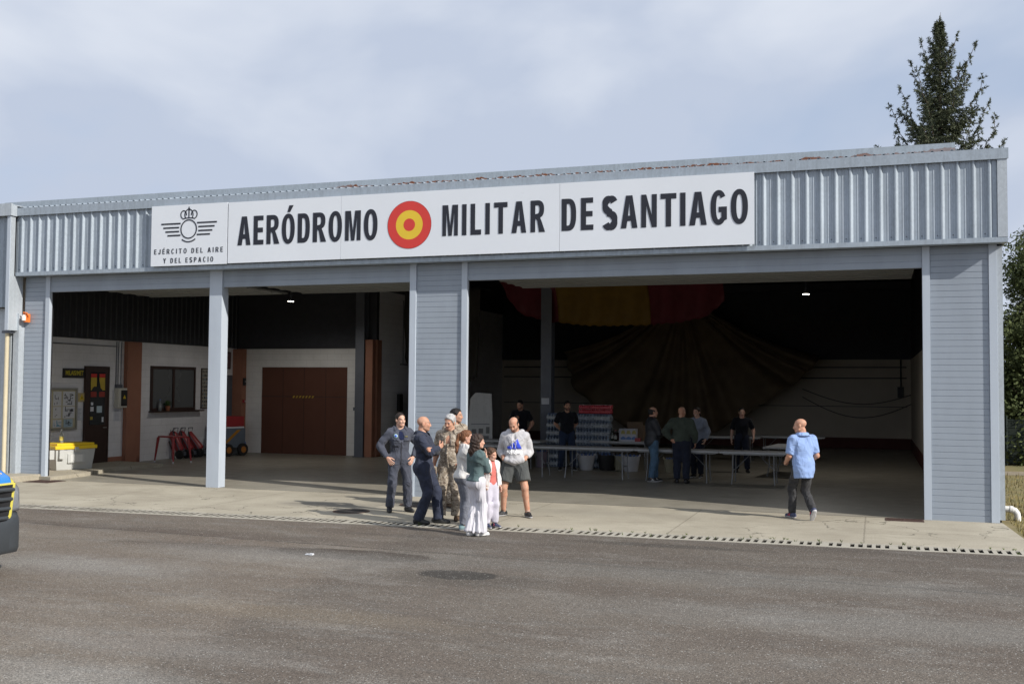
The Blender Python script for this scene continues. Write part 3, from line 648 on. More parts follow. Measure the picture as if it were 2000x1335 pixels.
# ------------------------------------------------------------------ lettering: block capitals drawn as outlines
def arc(cx, cy, rx, ry, a0, a1, n=14, p=2.25):
    out = []
    for i in range(n+1):
        t = RAD(a0+(a1-a0)*i/n); c, s_ = math.cos(t), math.sin(t)
        out.append((cx+rx*math.copysign(abs(c)**(2/p), c), cy+ry*math.copysign(abs(s_)**(2/p), s_)))
    return out
def glyph(ch, t, hb_):
    """outline loops (outer and holes), cap height 1; t stem width, hb_ bar height; returns width, loops"""
    k = hb_
    if ch in 'OÓ':
        w = .52; L = [arc(w/2, .5, w/2, .52, 0, 360, 40), arc(w/2, .5, w/2-t, .52-k*.95, 360, 0, 40)]
        if ch == 'Ó': L.append([(w*.42, 1.07), (w*.56, 1.30), (w*.56+t*1.0, 1.30), (w*.42+t*.62, 1.07)])
        return w, L
    if ch == 'D':
        w = .48; return w, [[(0, 0)]+arc(w*.45, .5, w*.55, .5, -90, 90, 22, 2.6)+[(0, 1)], [(t, k), (t, 1-k)]+arc(w*.45, .5, w*.55-t, .5-k, 90, -90, 22, 2.6)]
    if ch in 'EÉ':
        w = .41; L = [[(0, 0), (w, 0), (w, k), (t, k), (t, .5-k*.48), (w*.93, .5-k*.48), (w*.93, .5+k*.52), (t, .5+k*.52), (t, 1-k), (w*.97, 1-k), (w*.97, 1), (0, 1)]]
        if ch == 'É': L.append([(w*.42, 1.07), (w*.58, 1.28), (w*.58+t, 1.28), (w*.42+t*.6, 1.07)])
        return w, L
    if ch == 'L': w = .40; return w, [[(0, 0), (w, 0), (w, k), (t, k), (t, 1), (0, 1)]]
    if ch == 'I': return t, [[(0, 0), (t, 0), (t, 1), (0, 1)]]
    if ch == 'T': w = .50; c = w/2; return w, [[(c-t/2, 0), (c+t/2, 0), (c+t/2, 1-k), (w, 1-k), (w, 1), (0, 1), (0, 1-k), (c-t/2, 1-k)]]
    if ch == 'A':
        w = .54; c = w/2; q = t*1.05; a = t*.62
        sl = (c-a)/1.0
        def xi(z): return q+(c-q)*z/(1-.17*1)   # inner left edge
        zb0, zb1 = .22, .22+k
        return w, [[(0, 0), (q, 0), (q+sl*zb0*.92, zb0), (w-q-sl*zb0*.92, zb0), (w-q, 0), (w, 0), (c+a, 1), (c-a, 1)],
                   [(q+sl*zb1*.92, zb1), (c, .80), (w-q-sl*zb1*.92, zb1)]]
    if ch == 'R':
        w = .50; m_ = .42
        return w, [[(0, 0), (t, 0), (t, m_), (w*.36, m_), (w*.48, m_-.06), (w-t*1.12, 0), (w*1.06, 0), (w*.78, .36), (w*.70, .44)]+arc(w*.5, .72, w*.48, .28, -65, 90, 14, 2.4)+[(0, 1)],
                   [(t, m_+k*.9), (t, 1-k)]+arc(w*.5, .715, w*.48-t, .285-k*.95, 90, -90, 12, 2.4)]
    if ch == 'P':
        w = .46; m_ = .40
        return w, [[(0, 0), (t, 0), (t, m_)]+arc(w*.5, .70, w*.5, .30, -90, 90, 16, 2.4)+[(0, 1)], [(t, m_+k), (t, 1-k)]+arc(w*.5, .70, w*.5-t, .30-k, 90, -90, 14, 2.4)]
    if ch == 'M':
        w = .60; c = w/2; q = t*.86
        return w, [[(0, 0), (q, 0), (q, .80), (c-q*.45, 0), (c+q*.45, 0), (w-q, .80), (w-q, 0), (w, 0), (w, 1), (w-q*1.5, 1), (c, .30), (q*1.5, 1), (0, 1)]]
    if ch == 'N':
        w = .50; return w, [[(0, 0), (t*.95, 0), (t*.95, .66), (w-t*.95, 0), (w, 0), (w, 1), (w-t*.95, 1), (w-t*.95, .36), (t*.95, 1), (0, 1)]]
    if ch == 'Y':
        w = .52; c = w/2; return w, [[(c-t/2, 0), (c+t/2, 0), (c+t/2, .42), (w, 1), (w-t*1.15, 1), (c, .58), (t*1.15, 1), (0, 1), (c-t/2, .42)]]
    if ch == 'J':
        w = .38; return w, [[(w, 1), (w-t, 1), (w-t, .26)]+arc(w*.48, .26, w*.52-t, .26-k, 0, -180, 10)+[(0, .32)]+arc(w*.5, .26, w*.5, .28, -180, 0, 14)]
    if ch in 'CG':
        w = .50; o = arc(w/2, .5, w/2, .52, 42, 318, 32) if ch == 'C' else arc(w/2, .5, w/2, .52, 38, 322, 32)
        i = arc(w/2, .5, w/2-t, .52-k, 318, 48, 26) if ch == 'C' else arc(w/2, .5, w/2-t, .52-k, 300, 46, 26)
        if ch == 'C': return w, [o+i]
        return w, [o[:-1]+[(w, .14), (w, .52), (w*.50, .52), (w*.50, .52-k), (w-t, .52-k), (w-t, .20)]+i]
    if ch == 'S':
        w = .48; pts = []
        for u in np.linspace(0, 1, 41):
            if u < .5: a = RAD(28+u/.5*242); pts.append((w/2+(w/2-t/2)*math.cos(a), .735+(.265-k/2+.015)*math.sin(a)))
            else: a = RAD(90-(u-.5)/.5*242); pts.append((w/2+(w/2-t/2)*math.cos(a), .255+(.255-k/2+.03)*math.sin(a)))
        l = []; r = []
        for i, q in enumerate(pts):
            a = pts[max(i-1, 0)]; b = pts[min(i+1, len(pts)-1)]; dx, dy = b[0]-a[0], b[1]-a[1]; n = math.hypot(dx, dy); nx, ny = -dy/n, dx/n
            h = .5*(k*abs(ny)+t*abs(nx)); l.append((q[0]+nx*h, q[1]+ny*h)); r.append((q[0]-nx*h, q[1]-ny*h))
        return w, [l+r[::-1]]
def word_mb(txt, x0, x1, z0, h, y, depth, t=.155, k=.15, space=.5, gap=.16, mb=None):
    """fill the word between x0 and x1: filled outlines through a 2-D curve"""
    gl = [(c, *glyph(c, t, k)) if c != ' ' else (' ', space, []) for c in txt]
    tot = sum(g_[1] for g_ in gl)+gap*(len(gl)-1); sx = (x1-x0)/tot
    cu = bpy.data.curves.new('lettering', 'CURVE'); cu.dimensions = '2D'; cu.fill_mode = 'BOTH'; cu.extrude = depth/2
    x = 0.
    for c, w, loops in gl:
        for lp in loops:
            sp = cu.splines.new('POLY'); sp.points.add(len(lp)-1); sp.use_cyclic_u = True
            for q, (a, b_) in zip(sp.points, lp): q.co = ((x+a)*sx, b_*h, 0, 1)
        x += w+gap
    o = bpy.data.objects.new('lettering', cu); COL.objects.link(o); bpy.context.view_layer.update()
    me = o.evaluated_get(bpy.context.evaluated_depsgraph_get()).to_mesh()
    mb = mb or MB(); mb.add([(x0+v.co.x, y+v.co.z*-1, z0+v.co.y) for v in me.vertices], [tuple(p.vertices) for p in me.polygons])
    bpy.data.objects.remove(o); bpy.data.curves.remove(cu); return mb

# the two signs on the fascia
YS = YF-.075
sg = thing('name_sign', 'long white sign reading AERÓDROMO MILITAR DE SANTIAGO on the corrugated fascia', 'sign', (-7.5, YS, 4.75))
def sx(px, py): return at(px, py, YS)[0]
def sgp(mb, name, mat, root, **k):
    l = root.location; mb.v = [(x-l.x, y-l.y, z-l.z) for x, y, z in mb.v]; return mb.build(name, mat, root, **k)
e = [sx(445, 455), sx(666, 440), sx(1093, 425), sx(1473, 405)]
for i in range(3): sgp(MB().box(e[i]+(.004 if i else .006), YS, 4.755, e[i+1]-.002, YS+.03, 6.045), 'board', m_white, sg)
sgp(MB().box(e[0]+.05, YS+.031, 4.80, e[3]-.03, YS+.05, 6.0), 'backing_frame', m_steel, sg)
HL = .605; ZL = 5.115
for wd_, a, b_ in (('AERÓDROMO', (464, 485), (737, 474)), ('MILITAR', (864, 467), (1063, 460)), ('DE', (1097, 455), (1159, 452)), ('SANTIAGO', (1177, 450), (1461, 440))):
    sgp(word_mb(wd_, sx(*a), sx(*b_), ZL+.02 if wd_ != 'AERÓDROMO' else ZL+.01, HL, YS-.004, .006, t=.168, k=.160, gap={'AERÓDROMO': .125, 'MILITAR': .16, 'DE': .16, 'SANTIAGO': .12}[wd_]), 'lettering', m_ink, sg)
c0 = at(799.5, 439, YS)
rd = sgp(MB().lathe([(.468, .0), (.468, .004)], n=64), 'roundel', m_red, sg)
def disc(r0, r1, t, x, z):
    mb = MB(); n = 64; vs = []
    for r, tt in ((r0, 0), (r1, 0), (r1, -t), (r0, -t)):
        vs += [(x+r*math.cos(6.28318*i/n), tt, z+r*math.sin(6.28318*i/n)) for i in range(n)]
    fs = []
    for a in range(4):
        for i in range(n): fs.append((a*n+i, a*n+(i+1) % n, ((a+1) % 4)*n+(i+1) % n, ((a+1) % 4)*n+i))
    return mb.add(vs, fs)
bpy.data.objects.remove(rd)
cx, cz = c0[0]-sg.location.x, c0[2]-4.75
rd = disc(.291, .470, .005, cx, cz).build('roundel', m_red, sg)
disc(.126, .291, .0047, cx, cz).build('yellow_ring', m_yel, rd); disc(.0001, .126, .005, cx, cz).build('red_disc', m_red, rd); disc(.4702, .476, .0045, cx, cz).build('outline', M('maroon_line', (.2, .03, .04), .5), rd)
es = thing('emblem_sign', 'square white sign with crowned winged emblem at the left of the fascia', 'sign', (-13.94, YS, 4.75))
e0, e1 = sx(295.5, 462), sx(443.5, 455)
sgp(MB().box(e0, YS, 4.745, e1, YS+.03, 6.055), 'board', m_white, es); sgp(MB().box(e0+.05, YS+.031, 4.80, e1-.05, YS+.05, 6.0), 'backing_frame', m_steel, es)
ec = at(368.7, 447.2, YS); ex, ez = ec[0], ec[2]
def strip(mb, pts, w, y=YS, t=.005):
    for i in range(len(pts)-1):
        (a, b_), (c, d) = pts[i], pts[i+1]; n = math.hypot(c-a, d-b_); ux, uz = (c-a)/n, (d-b_)/n; px_, pz = -uz*w/2, ux*w/2; e_ = w*.18
        q = [(a-ux*e_+px_, b_-uz*e_+pz), (a-ux*e_-px_, b_-uz*e_-pz), (c+ux*e_-px_, d+uz*e_-pz), (c+ux*e_+px_, d+uz*e_+pz)]
        mb.prism(q, lambda s_, v, tt: (ex+s_, tt, ez+v), y-t-.0003*(i % 2), y-.0005)
def el(cx_, cz_, rx, rz, a0, a1, n=20): return [(cx_+rx*math.cos(RAD(a0+(a1-a0)*i/n)), cz_+rz*math.sin(RAD(a0+(a1-a0)*i/n))) for i in range(n+1)]
mb = MB(); strip(mb, el(0, 0, .197, .197, 0, 360, 40), .026); strip(mb, el(0, .0, .275, .275, -127, -53, 14), .026)
for z, u1 in ((.128, .70), (.043, .645), (-.043, .59), (-.126, .535)):
    u0 = .215 if abs(z) > .1 else .25
    for s_ in (1, -1): strip(mb, [(s_*u0, z), (s_*u1, z)], .032)
strip(mb, [(0, .235), (0, .475)], .026); strip(mb, [(-.028, .43), (.028, .43)], .022)
strip(mb, el(0, .185, .20, .055, 40, 140, 8), .022)
for s_ in (1, -1):
    strip(mb, [(s_*q[0], q[1]) for q in el(.135, .315, .072, .085, -70, 190, 14)], .022); strip(mb, [(s_*q[0], q[1]) for q in el(.0, .31, .105, .115, 90, -40, 10)], .022)
sgp(mb, 'emblem', m_ink, es)
def q2(px, py): return at(px, py, YS)
def line_words(txt, x0, x1, gap, space, t, k):       # where each word of a line starts and ends
    ws = [space if c == ' ' else glyph(c, t, k)[0] for c in txt]; sx_ = (x1-x0)/(sum(ws)+gap*(len(txt)-1)); x = x0; out = []; cur = None
    for c, w in zip(txt, ws):
        if c == ' ': out.append(cur); cur = None
        else: cur = [c, x, x+w*sx_] if cur is None else [cur[0]+c, cur[1], x+w*sx_]
        x += (w+gap)*sx_
    return out+[cur]
for txt, pa, pb, z in (('EJÉRCITO DEL AIRE', (301.5, 492), (435.5, 484), 5.005), ('Y DEL ESPACIO', (319, 510), (416.5, 505), 4.805)):
    for w_, xa_, xb_ in line_words(txt, q2(*pa)[0], q2(*pb)[0], .36, .16, .13, .125):
        sgp(word_mb(w_, xa_, xb_, z, .105, YS-.003, .005, t=.13, k=.125, gap=.36), 'lettering', m_ink, es)

# ------------------------------------------------------------------ people: one smooth surface grown from a posed skeleton
def V3(*a): return np.array(a, float)
def rotm(yaw=0, pitch=0, roll=0):                    # yaw about z, pitch forward (about -x), roll about y; degrees
    cy, sy = math.cos(RAD(yaw)), math.sin(RAD(yaw)); cp, sp = math.cos(RAD(-pitch)), math.sin(RAD(-pitch)); cr, sr = math.cos(RAD(roll)), math.sin(RAD(roll))
    return np.array([[cy, -sy, 0], [sy, cy, 0], [0, 0, 1]]) @ np.array([[1, 0, 0], [0, cp, -sp], [0, sp, cp]]) @ np.array([[cr, 0, sr], [0, 1, 0], [-sr, 0, cr]])
def ik(a, c, l1, l2, pole):
    d = c-a; L = np.linalg.norm(d)
    if L > (l1+l2)*.995: c = a+d/L*(l1+l2)*.995; d = c-a; L = np.linalg.norm(d)
    x = (L*L+l1*l1-l2*l2)/(2*L); h = math.sqrt(max(0, l1*l1-x*x)); u = d/L; p = pole-u*np.dot(pole, u); p /= np.linalg.norm(p)+1e-9
    return a+u*x+p*h, c
class Field:
    def __init__(s, lo, hi, h):
        s.h = h; s.lo = np.array(lo, float); n = np.ceil((np.array(hi)-s.lo)/h).astype(int)+1
        s.ax = [s.lo[i]+h*np.arange(n[i]) for i in range(3)]; s.n = n; s.D = np.full(n, 1.0)
    def sub(s, lo, hi):
        sl = []
        for i in range(3):
            a = max(0, int((lo[i]-s.lo[i])/s.h)-1); b = min(s.n[i], int((hi[i]-s.lo[i])/s.h)+3)
            if b-a < 1: return None, None
            sl.append(slice(a, b))
        return tuple(sl), (s.ax[0][sl[0]][:, None, None], s.ax[1][sl[1]][None, :, None], s.ax[2][sl[2]][None, None, :])
    def prim(s, p, infl, k, tgt=None):
        D = s.D if tgt is None else tgt
        if p[0] == 'c':
            _, a, b, ra, rb = p; ra += infl; rb += infl; r = max(ra, rb)+k+.03
            sl, X = s.sub(np.minimum(a, b)-r, np.maximum(a, b)+r)
            if sl is None: return
            d = b-a; dd = max(1e-9, np.dot(d, d)); q = [X[i]-a[i] for i in range(3)]
            t = np.clip((q[0]*d[0]+q[1]*d[1]+q[2]*d[2])/dd, 0, 1)
            v = np.sqrt((q[0]-t*d[0])**2+(q[1]-t*d[1])**2+(q[2]-t*d[2])**2)-(ra+(rb-ra)*t)
        else:
            _, c, rr, R = p; rr = np.array(rr)+infl; r = max(rr)+k+.03
            sl, X = s.sub(c-r, c+r)
            if sl is None: return
            q = [X[i]-c[i] for i in range(3)]; l = [q[0]*R[0, i]+q[1]*R[1, i]+q[2]*R[2, i] for i in range(3)]
            k0 = np.sqrt(sum((l[i]/rr[i])**2 for i in range(3))); k1 = np.sqrt(sum((l[i]/rr[i]**2)**2 for i in range(3)))+1e-9
            v = k0*(k0-1)/k1
        o = D[sl]; h = np.clip(.5+.5*(o-v)/k, 0, 1); D[sl] = o+(v-o)*h-k*h*(1-h)
    def group(s, prims, infl, k, cuts=(), k2=.02):
        T = np.full(s.n, 1.0)
        for p in prims: s.prim(p, infl, k, T)
        for n, pt in cuts:
            if isinstance(n, str):                    # a round opening: capsule from pt[0] to pt[1], radius pt[2]
                a, b, r = pt; d = b-a; X = [s.ax[0][:, None, None]-a[0], s.ax[1][None, :, None]-a[1], s.ax[2][None, None, :]-a[2]]
                t = np.maximum(0, (X[0]*d[0]+X[1]*d[1]+X[2]*d[2])/np.dot(d, d))
                T = np.maximum(T, r-np.sqrt((X[0]-t*d[0])**2+(X[1]-t*d[1])**2+(X[2]-t*d[2])**2)); continue
            n = np.array(n, float); n /= np.linalg.norm(n)
            pl = (s.ax[0][:, None, None]-pt[0])*n[0]+(s.ax[1][None, :, None]-pt[1])*n[1]+(s.ax[2][None, None, :]-pt[2])*n[2]
            T = np.maximum(T, pl)
        h = np.clip(.5+.5*(s.D-T)/k2, 0, 1); s.D = s.D+(T-s.D)*h-k2*h*(1-h)
    def fold(s, amp, seed=0., fr=1.):
        X, Y, Z = s.ax[0][:, None, None], s.ax[1][None, :, None], s.ax[2][None, None, :]
        w = 1.9*np.sin(8*X*fr+seed)+1.6*np.sin(7*Y*fr+1.3*seed+1.5*np.sin(4*Z+seed))
        q = np.sin(3.1*Z+5*X+seed*2)+np.sin(4.3*Z-6*Y+seed)
        rid = lambda u: 1-np.abs(np.sin(u))*2
        s.D = s.D+amp*(1.0*rid(11*Z*fr+5*X+.9*w+seed)*(.5+.35*q)+.8*rid(9*X*fr-8*Z*fr+.8*w+2*seed)*(.5-.3*q)+.5*np.sin(24*Y*fr+15*Z*fr+w))
    def drape(s, amp, cx, cy, n, z0, z1, seed=0):
        X, Y, Z = s.ax[0][:, None, None], s.ax[1][None, :, None], s.ax[2][None, None, :]
        a = np.arctan2(Y-cy, X-cx); s.D = s.D+amp*np.clip((z1-Z)/(z1-z0), 0, 1)*(np.sin(n*a+seed+1.5*np.sin(3*Z+seed))+.5*np.sin(1.7*n*a+2+seed))
    def mesh(s, mb, mi=0):
        D = s.D; S_ = D < 0
        if not S_.any(): return
        n = np.array(D.shape)-1; cnt = np.zeros(n); P = np.zeros((*n, 3))
        for a in range(3):
            sl0 = [slice(None)]*3; sl1 = [slice(None)]*3; sl0[a] = slice(0, -1); sl1[a] = slice(1, None)
            d0, d1 = D[tuple(sl0)], D[tuple(sl1)]; cr = (d0 < 0) != (d1 < 0); t = np.where(cr, d0/np.where(cr, d0-d1, 1), 0)
            o = [b for b in range(3) if b != a]
            for i in (0, 1):
                for j in (0, 1):
                    sl = [slice(None)]*3; sl[o[0]] = slice(i, n[o[0]]+i); sl[o[1]] = slice(j, n[o[1]]+j)
                    c = cr[tuple(sl)]; cnt += c; P[..., a] += np.where(c, t[tuple(sl)], 0); P[..., o[0]] += c*i; P[..., o[1]] += c*j
        m_ = cnt > 0; idx = np.full(n, -1); idx[m_] = np.arange(m_.sum()); ijk = np.argwhere(m_)
        vs = s.lo+s.h*(ijk+P[m_]/cnt[m_][:, None]); fs = []
        for a in range(3):
            o = [(a+1) % 3, (a+2) % 3]; sl0 = [slice(1, -1)]*3; sl1 = [slice(1, -1)]*3; sl0[a] = slice(0, -1); sl1[a] = slice(1, None)
            i0, i1 = S_[tuple(sl0)], S_[tuple(sl1)]
            for cond, rev in ((i0 & ~i1, 0), (~i0 & i1, 1)):
                e_ = np.argwhere(cond)
                if not len(e_): continue
                e_ = e_+1; e_[:, a] -= 1
                def cell(u, v):
                    q = e_.copy(); q[:, o[0]] -= u; q[:, o[1]] -= v; return idx[q[:, 0], q[:, 1], q[:, 2]]
                q = np.stack([cell(1, 1), cell(0, 1), cell(0, 0), cell(1, 0)], 1)
                fs.append(q[:, ::-1] if rev else q)
        F = np.concatenate(fs); F = F[(F >= 0).all(1)]
        o = len(mb.v); mb.v += vs.tolist(); mb.f += (F+o).tolist()
        mb.mi += mi.tolist() if hasattr(mi, 'tolist') else [mi]*len(F)
        return vs, F

SKIN = {'fair': mat_skin('fair_skin', (.60, .40, .31)), 'tan': mat_skin('tanned_skin', (.52, .315, .225))}
m_eye = M('eye_dark', (.02, .015, .012), .2); m_lip = M('lip_skin', (.42, .15, .12), .5); m_teeth = M('teeth', (.75, .72, .66), .3)
def hair_mat(n, c): return M(n, c, .55, 0, .35, 22, .9, 90, .4, aniso=(1, 1, .35))

class Person:
    def __init__(s, label, px, py, face, H=1.76, res=.0135, lean=0, twist=0, side=0, pelvis=(0, 0), drop=0., feet=((.10, 0, 8), (-.10, 0, 8)),
                 build=1.0, head=(0, 0, 0), skin='fair', groupname='people outside the hangar', pos=None, female=False, knee=None):
        """feet: right then left (x right, y forward, toe-out deg [, heel lift deg, height]); face: degrees from facing the camera, + = to image right"""
        p = gr(px, py) if pos is None else pos
        to = math.atan2(CAM[1]-p[1], CAM[0]-p[0])                     # direction to the camera
        s.root = thing('person', label, 'person', (p[0], p[1], .004 if p[1] < .05 else .001), to-math.pi/2+RAD(face), groupname)
        k = s.k = H/1.75; s.res = res; s.H = H; s.b = build; s.female = female; s.skin = skin
        P = s.P = V3(pelvis[0], pelvis[1], .955*k-drop); T = s.T = rotm(twist, lean, side); s.W = rotm(twist*.4)
        t = lambda x, y, z: P+T@V3(x*k, y*k, z*k)
        s.t = t; b = build; sw = .160 if female else .180
        s.neck0 = t(0, -.015, .50); s.sh = [t(sw*b**.4, -.012, .432), t(-sw*b**.4, -.012, .432)]; s.hip = [P+s.W@V3(.088*k, 0, -.03*k), P+s.W@V3(-.088*k, 0, -.03*k)]
        s.Hd = T@rotm(*head) if len(head) < 4 else rotm(*head[:3])
        s.hc = s.neck0+T@V3(0, .012*k, .06*k)+s.Hd@V3(0, .022*k, .098*k)    # head centre (eye level)
        s.ank = []; s.knee = []; s.foot = []
        for i, f in enumerate(feet):
            sg_ = 1 if i == 0 else -1; lift = f[3] if len(f) > 3 else 0; hh = f[4] if len(f) > 4 else 0
            R = rotm(-sg_*f[2], lift); A = V3(f[0]*k, f[1]*k, hh)+R@V3(0, -.015*k, .085*k)
            if lift: A = V3(f[0]*k, f[1]*k, hh)+V3(0, 0, 0)+R@V3(0, -.15*k, .085*k)+rotm(-sg_*f[2])@V3(0, .135*k, 0)
            pole = rotm(-sg_*f[2]*.7)@V3(0, 1, 0) if knee is None else V3(*knee[i])
            kn, A = ik(s.hip[i], A, .425*k, .425*k, pole); s.ank.append(A); s.knee.append(kn); s.foot.append(R)
        s.el = [None, None]; s.wr = [None, None]; s.hd = [None, None]
    def arm(s, i, hand, pole, hdir=None, palm=None, curl=.5, thumb=1, spread=.0):
        """hand: wrist position in the torso frame (pelvis origin, metres for 1.75 m)"""
        w = s.P+s.T@(np.array(hand)*s.k); pole = s.T@V3(*pole)
        e_, w = ik(s.sh[i], w, .285*s.k, .255*s.k, pole); s.el[i], s.wr[i] = e_, w
        d = (w-e_)/np.linalg.norm(w-e_) if hdir is None else s.T@V3(*hdir); d = d/np.linalg.norm(d)
        n = s.T@V3(*(palm or ((-1, .1, 0) if i == 0 else (1, .1, 0)))); n = n-d*np.dot(n, d); n /= np.linalg.norm(n)
        s.hd[i] = (d, n, curl, thumb, spread)
    def arm_side(s, i):
        x = 1 if i == 0 else -1; s.arm(i, (x*.275, .03, -.07), (x*.3, -1, .1), curl=.6)
    # -- primitive sets
    def torso(s, neck=False):
        k, b, t, T = s.k, s.b, s.t, s.T; E = lambda x, y, z, r: ('e', t(x, y, z), np.array(r)*k, T)
        f = .94 if s.female else 1
        L = [('e', s.P+s.W@V3(0, -.005*k, 0), np.array((.160*b**.5, .112*b, .125))*k, s.W), E(0, .0, .15, (.142*b*f, .098*b, .14)), E(0, .005, .31, (.162*b**.5*f, .108*b, .16)),
             ('c', t(.035, -.02, .480), t(.145*b**.4, -.014, .425), .050*k, .055*k), ('c', t(-.035, -.02, .480), t(-.145*b**.4, -.014, .425), .050*k, .055*k), 
             E(.080, -.02, .37, (.085, .085, .10)), E(-.080, -.02, .37, (.085, .085, .10))]
        if neck: L.append(('c', s.neck0-T@V3(0, 0, .03*k), s.hc-s.Hd@V3(0, .025*k, .06*k), .060*k*(.85 if s.female else 1), .054*k*(.85 if s.female else 1)))
        if b > 1.05: L.append(E(0, .05*b, .12, (.12*b, .09*b, .12)))
        if s.female and s.H > 1.4: L += [E(.075, .085, .30, (.07, .06, .065)), E(-.075, .085, .30, (.07, .06, .065))]
        L += [('e', s.P+s.W@V3(x*.075*k, -.055*k, -.045*k), np.array((.085, .08, .09))*k, s.W) for x in (1, -1)]
        return L
    def leg(s, i):
        k, b = s.k, s.b**.6; h, n, a = s.hip[i], s.knee[i], s.ank[i]; c = n+(a-n)*.32; back = s.foot[i]@V3(0, -1, 0)
        u = (a-n)/np.linalg.norm(a-n); back = back-u*np.dot(back, u)
        return [('c', h, n, .092*k*b, .058*k*b), ('c', n, a, .055*k*b, .037*k), ('c', n+(a-n)*.12+back*.018*k, c+back*.020*k, .046*k*b, .048*k*b), ('c', c+back*.018*k, a, .046*k*b, .032*k)]
    def armp(s, i):
        k, b = s.k, s.b**.6; f = .86 if s.female else 1
        m_ = s.el[i]+(s.wr[i]-s.el[i])*.3
        return [('c', s.sh[i], s.el[i], .056*k*b*f, .043*k*b*f), ('c', s.el[i], m_, .042*k*b*f, .043*k*b*f), ('c', m_, s.wr[i], .043*k*b*f, .027*k*f)]
    def hand(s, i):
        d, n, curl, th, spread = s.hd[i]; k = s.k*(.93 if s.female else 1.); w = s.wr[i]; sd_ = np.cross(d, n)*(1 if i == 0 else -1)   # towards the thumb side
        L = []; kn = []
        for j, (o, ln) in enumerate(((.030, .92), (.010, 1.0), (-.010, .94), (-.029, .76))):
            b0 = w+d*.088*k+sd_*o*k; kn.append(b0); L.append(('c', w+d*.012*k+sd_*o*.55*k, b0, .0155*k, .0125*k))
            p0 = b0; a = curl*.55
            dj = d+sd_*spread*(1.5-j)*.5; dj /= np.linalg.norm(dj)
            for q, l in enumerate((.042, .027, .022)):
                dd = dj*math.cos(a)+n*math.sin(a); p1 = p0+dd*l*ln*k; L.append(('c', p0, p1, (.0098-.0008*q)*k, (.0090-.0010*q)*k)); p0 = p1; a += curl*(.95+.08*j)
        t0 = w+d*.025*k+sd_*.022*k+n*.004*k; td = d*.62+sd_*.72*th+n*.30; td /= np.linalg.norm(td); t1 = t0+td*.045*k; td2 = d*.85+sd_*.30*th+n*.42; td2 /= np.linalg.norm(td2)
        L += [('c', t0, t1, .0165*k, .0125*k), ('c', t1, t1+td2*.034*k, .0118*k, .0105*k), ('c', t1+td2*.034*k, t1+td2*.058*k, .0105*k, .009*k)]
        return L
    def bounds(s, prims, m_=.06):
        a = []; 
        for p in prims:
            if p[0] == 'c':
                r = max(p[3], p[4]); a += [p[1]-r, p[1]+r, p[2]-r, p[2]+r]
            else: r = max(p[2]); a += [p[1]-r, p[1]+r]
        a = np.array(a); return a.min(0)-m_, a.max(0)+m_
    # -- body
    def body(s, hairline=None, beard=0., smile=True, eyes=True, brow=None, hairmat=None):
        k = s.k; mb = MB(); prims = s.torso(True)+s.leg(0)+s.leg(1)+[p for i in (0, 1) if s.el[i] is not None for p in s.armp(i)]
        lo, hi = s.bounds(prims, .04); F = Field(lo, hi, max(.012, s.res*.95))
        for p in s.torso(True): F.prim(p, 0, .05)
        for i in (0, 1): F.group(s.leg(i), 0, .03, k2=.03)
        for i in (0, 1): F.group(s.armp(i), 0, .025, k2=.03)
        F.mesh(mb)
        for i in (0, 1):
            hp = s.hand(i)+[('c', s.wr[i]-s.hd[i][0]*.03*k, s.wr[i]+s.hd[i][0]*.02*k, .024*k, .024*k)]
            lo, hi = s.bounds(hp, .01); F = Field(lo, hi, .0055 if s.res < .015 else .008)
            for p in hp: F.prim(p, 0, .006)
            F.mesh(mb)
        # head
        Hd, c = s.Hd, s.hc; kk = k*(1.0 if s.H > 1.4 else 1.12); s.hk = kk; E = lambda x, y, z, r: ('e', c+Hd@V3(x*kk, y*kk, z*kk), np.array(r)*kk, Hd)
        C = lambda a, b_, r0, r1: ('c', c+Hd@(np.array(a)*kk), c+Hd@(np.array(b_)*kk), r0*kk, r1*kk)
        f = .94 if s.female else 1.
        hp = [E(0, -.018, .040, (.076, .097, .080)), E(0, .022, -.035, (.062*f, .072, .080)), E(0, .058, -.092, (.030*f, .030, .024)), C((.042*f, .01, -.068), (.022, .062, -.088), .022, .018), C((-.042*f, .01, -.068), (-.022, .062, -.088), .022, .018),
              C((-.034, .078, .024), (.034, .078, .024), .0125, .0125), C((-.038, .066, -.018), (-.03, .074, -.03), .018, .015), C((.038, .066, -.018), (.03, .074, -.03), .018, .015),
              C((0, -.04, -.07), (0, -.045, -.14), .052 if not s.female else .042, .054 if not s.female else .042)]
        lo, hi = s.bounds(hp, .045); F = Field(lo, hi, .0062 if s.res < .015 else .0085)
        for p in hp: F.prim(p, 0, .022*kk)
        for p in (C((0, .090, .012), (0, .106, -.028), .008, .0125), C((-.011, .094, -.031), (.011, .094, -.031), .009, .009)): F.prim(p, 0, .010)
        for p in (C((-.020, .083, -.058), (.020, .083, -.058), .0085, .0085), C((-.014, .083, -.068), (.014, .083, -.068), .008, .008)): F.prim(p, 0, .006)
        for x in (1, -1): F.prim(E(x*.077, -.012, -.008, (.011, .023, .034)), 0, .010)
        G = Field(lo, hi, F.h)
        for x in (1, -1): G.prim(E(x*.033, .094, .008, (.019, .016, .012)), 0, .004)
        F.D = np.maximum(F.D, -(G.D+.004)); 
        for x in (1, -1): F.prim(E(x*.032, .072, .007, (.0125, .0125, .0125)), 0, .004)
        o = len(mb.v); nf = len(mb.f); vs, Fq = F.mesh(mb)
        ct = (vs[Fq].mean(1)-c)@Hd/kk
        mi = np.zeros(len(Fq), int)
        x, y, z = np.abs(ct[:, 0]), ct[:, 1], ct[:, 2]
        if eyes: mi[(np.abs(x-.032) < .0095) & (np.abs(z-.007) < .0045) & (y > .05)] = 1
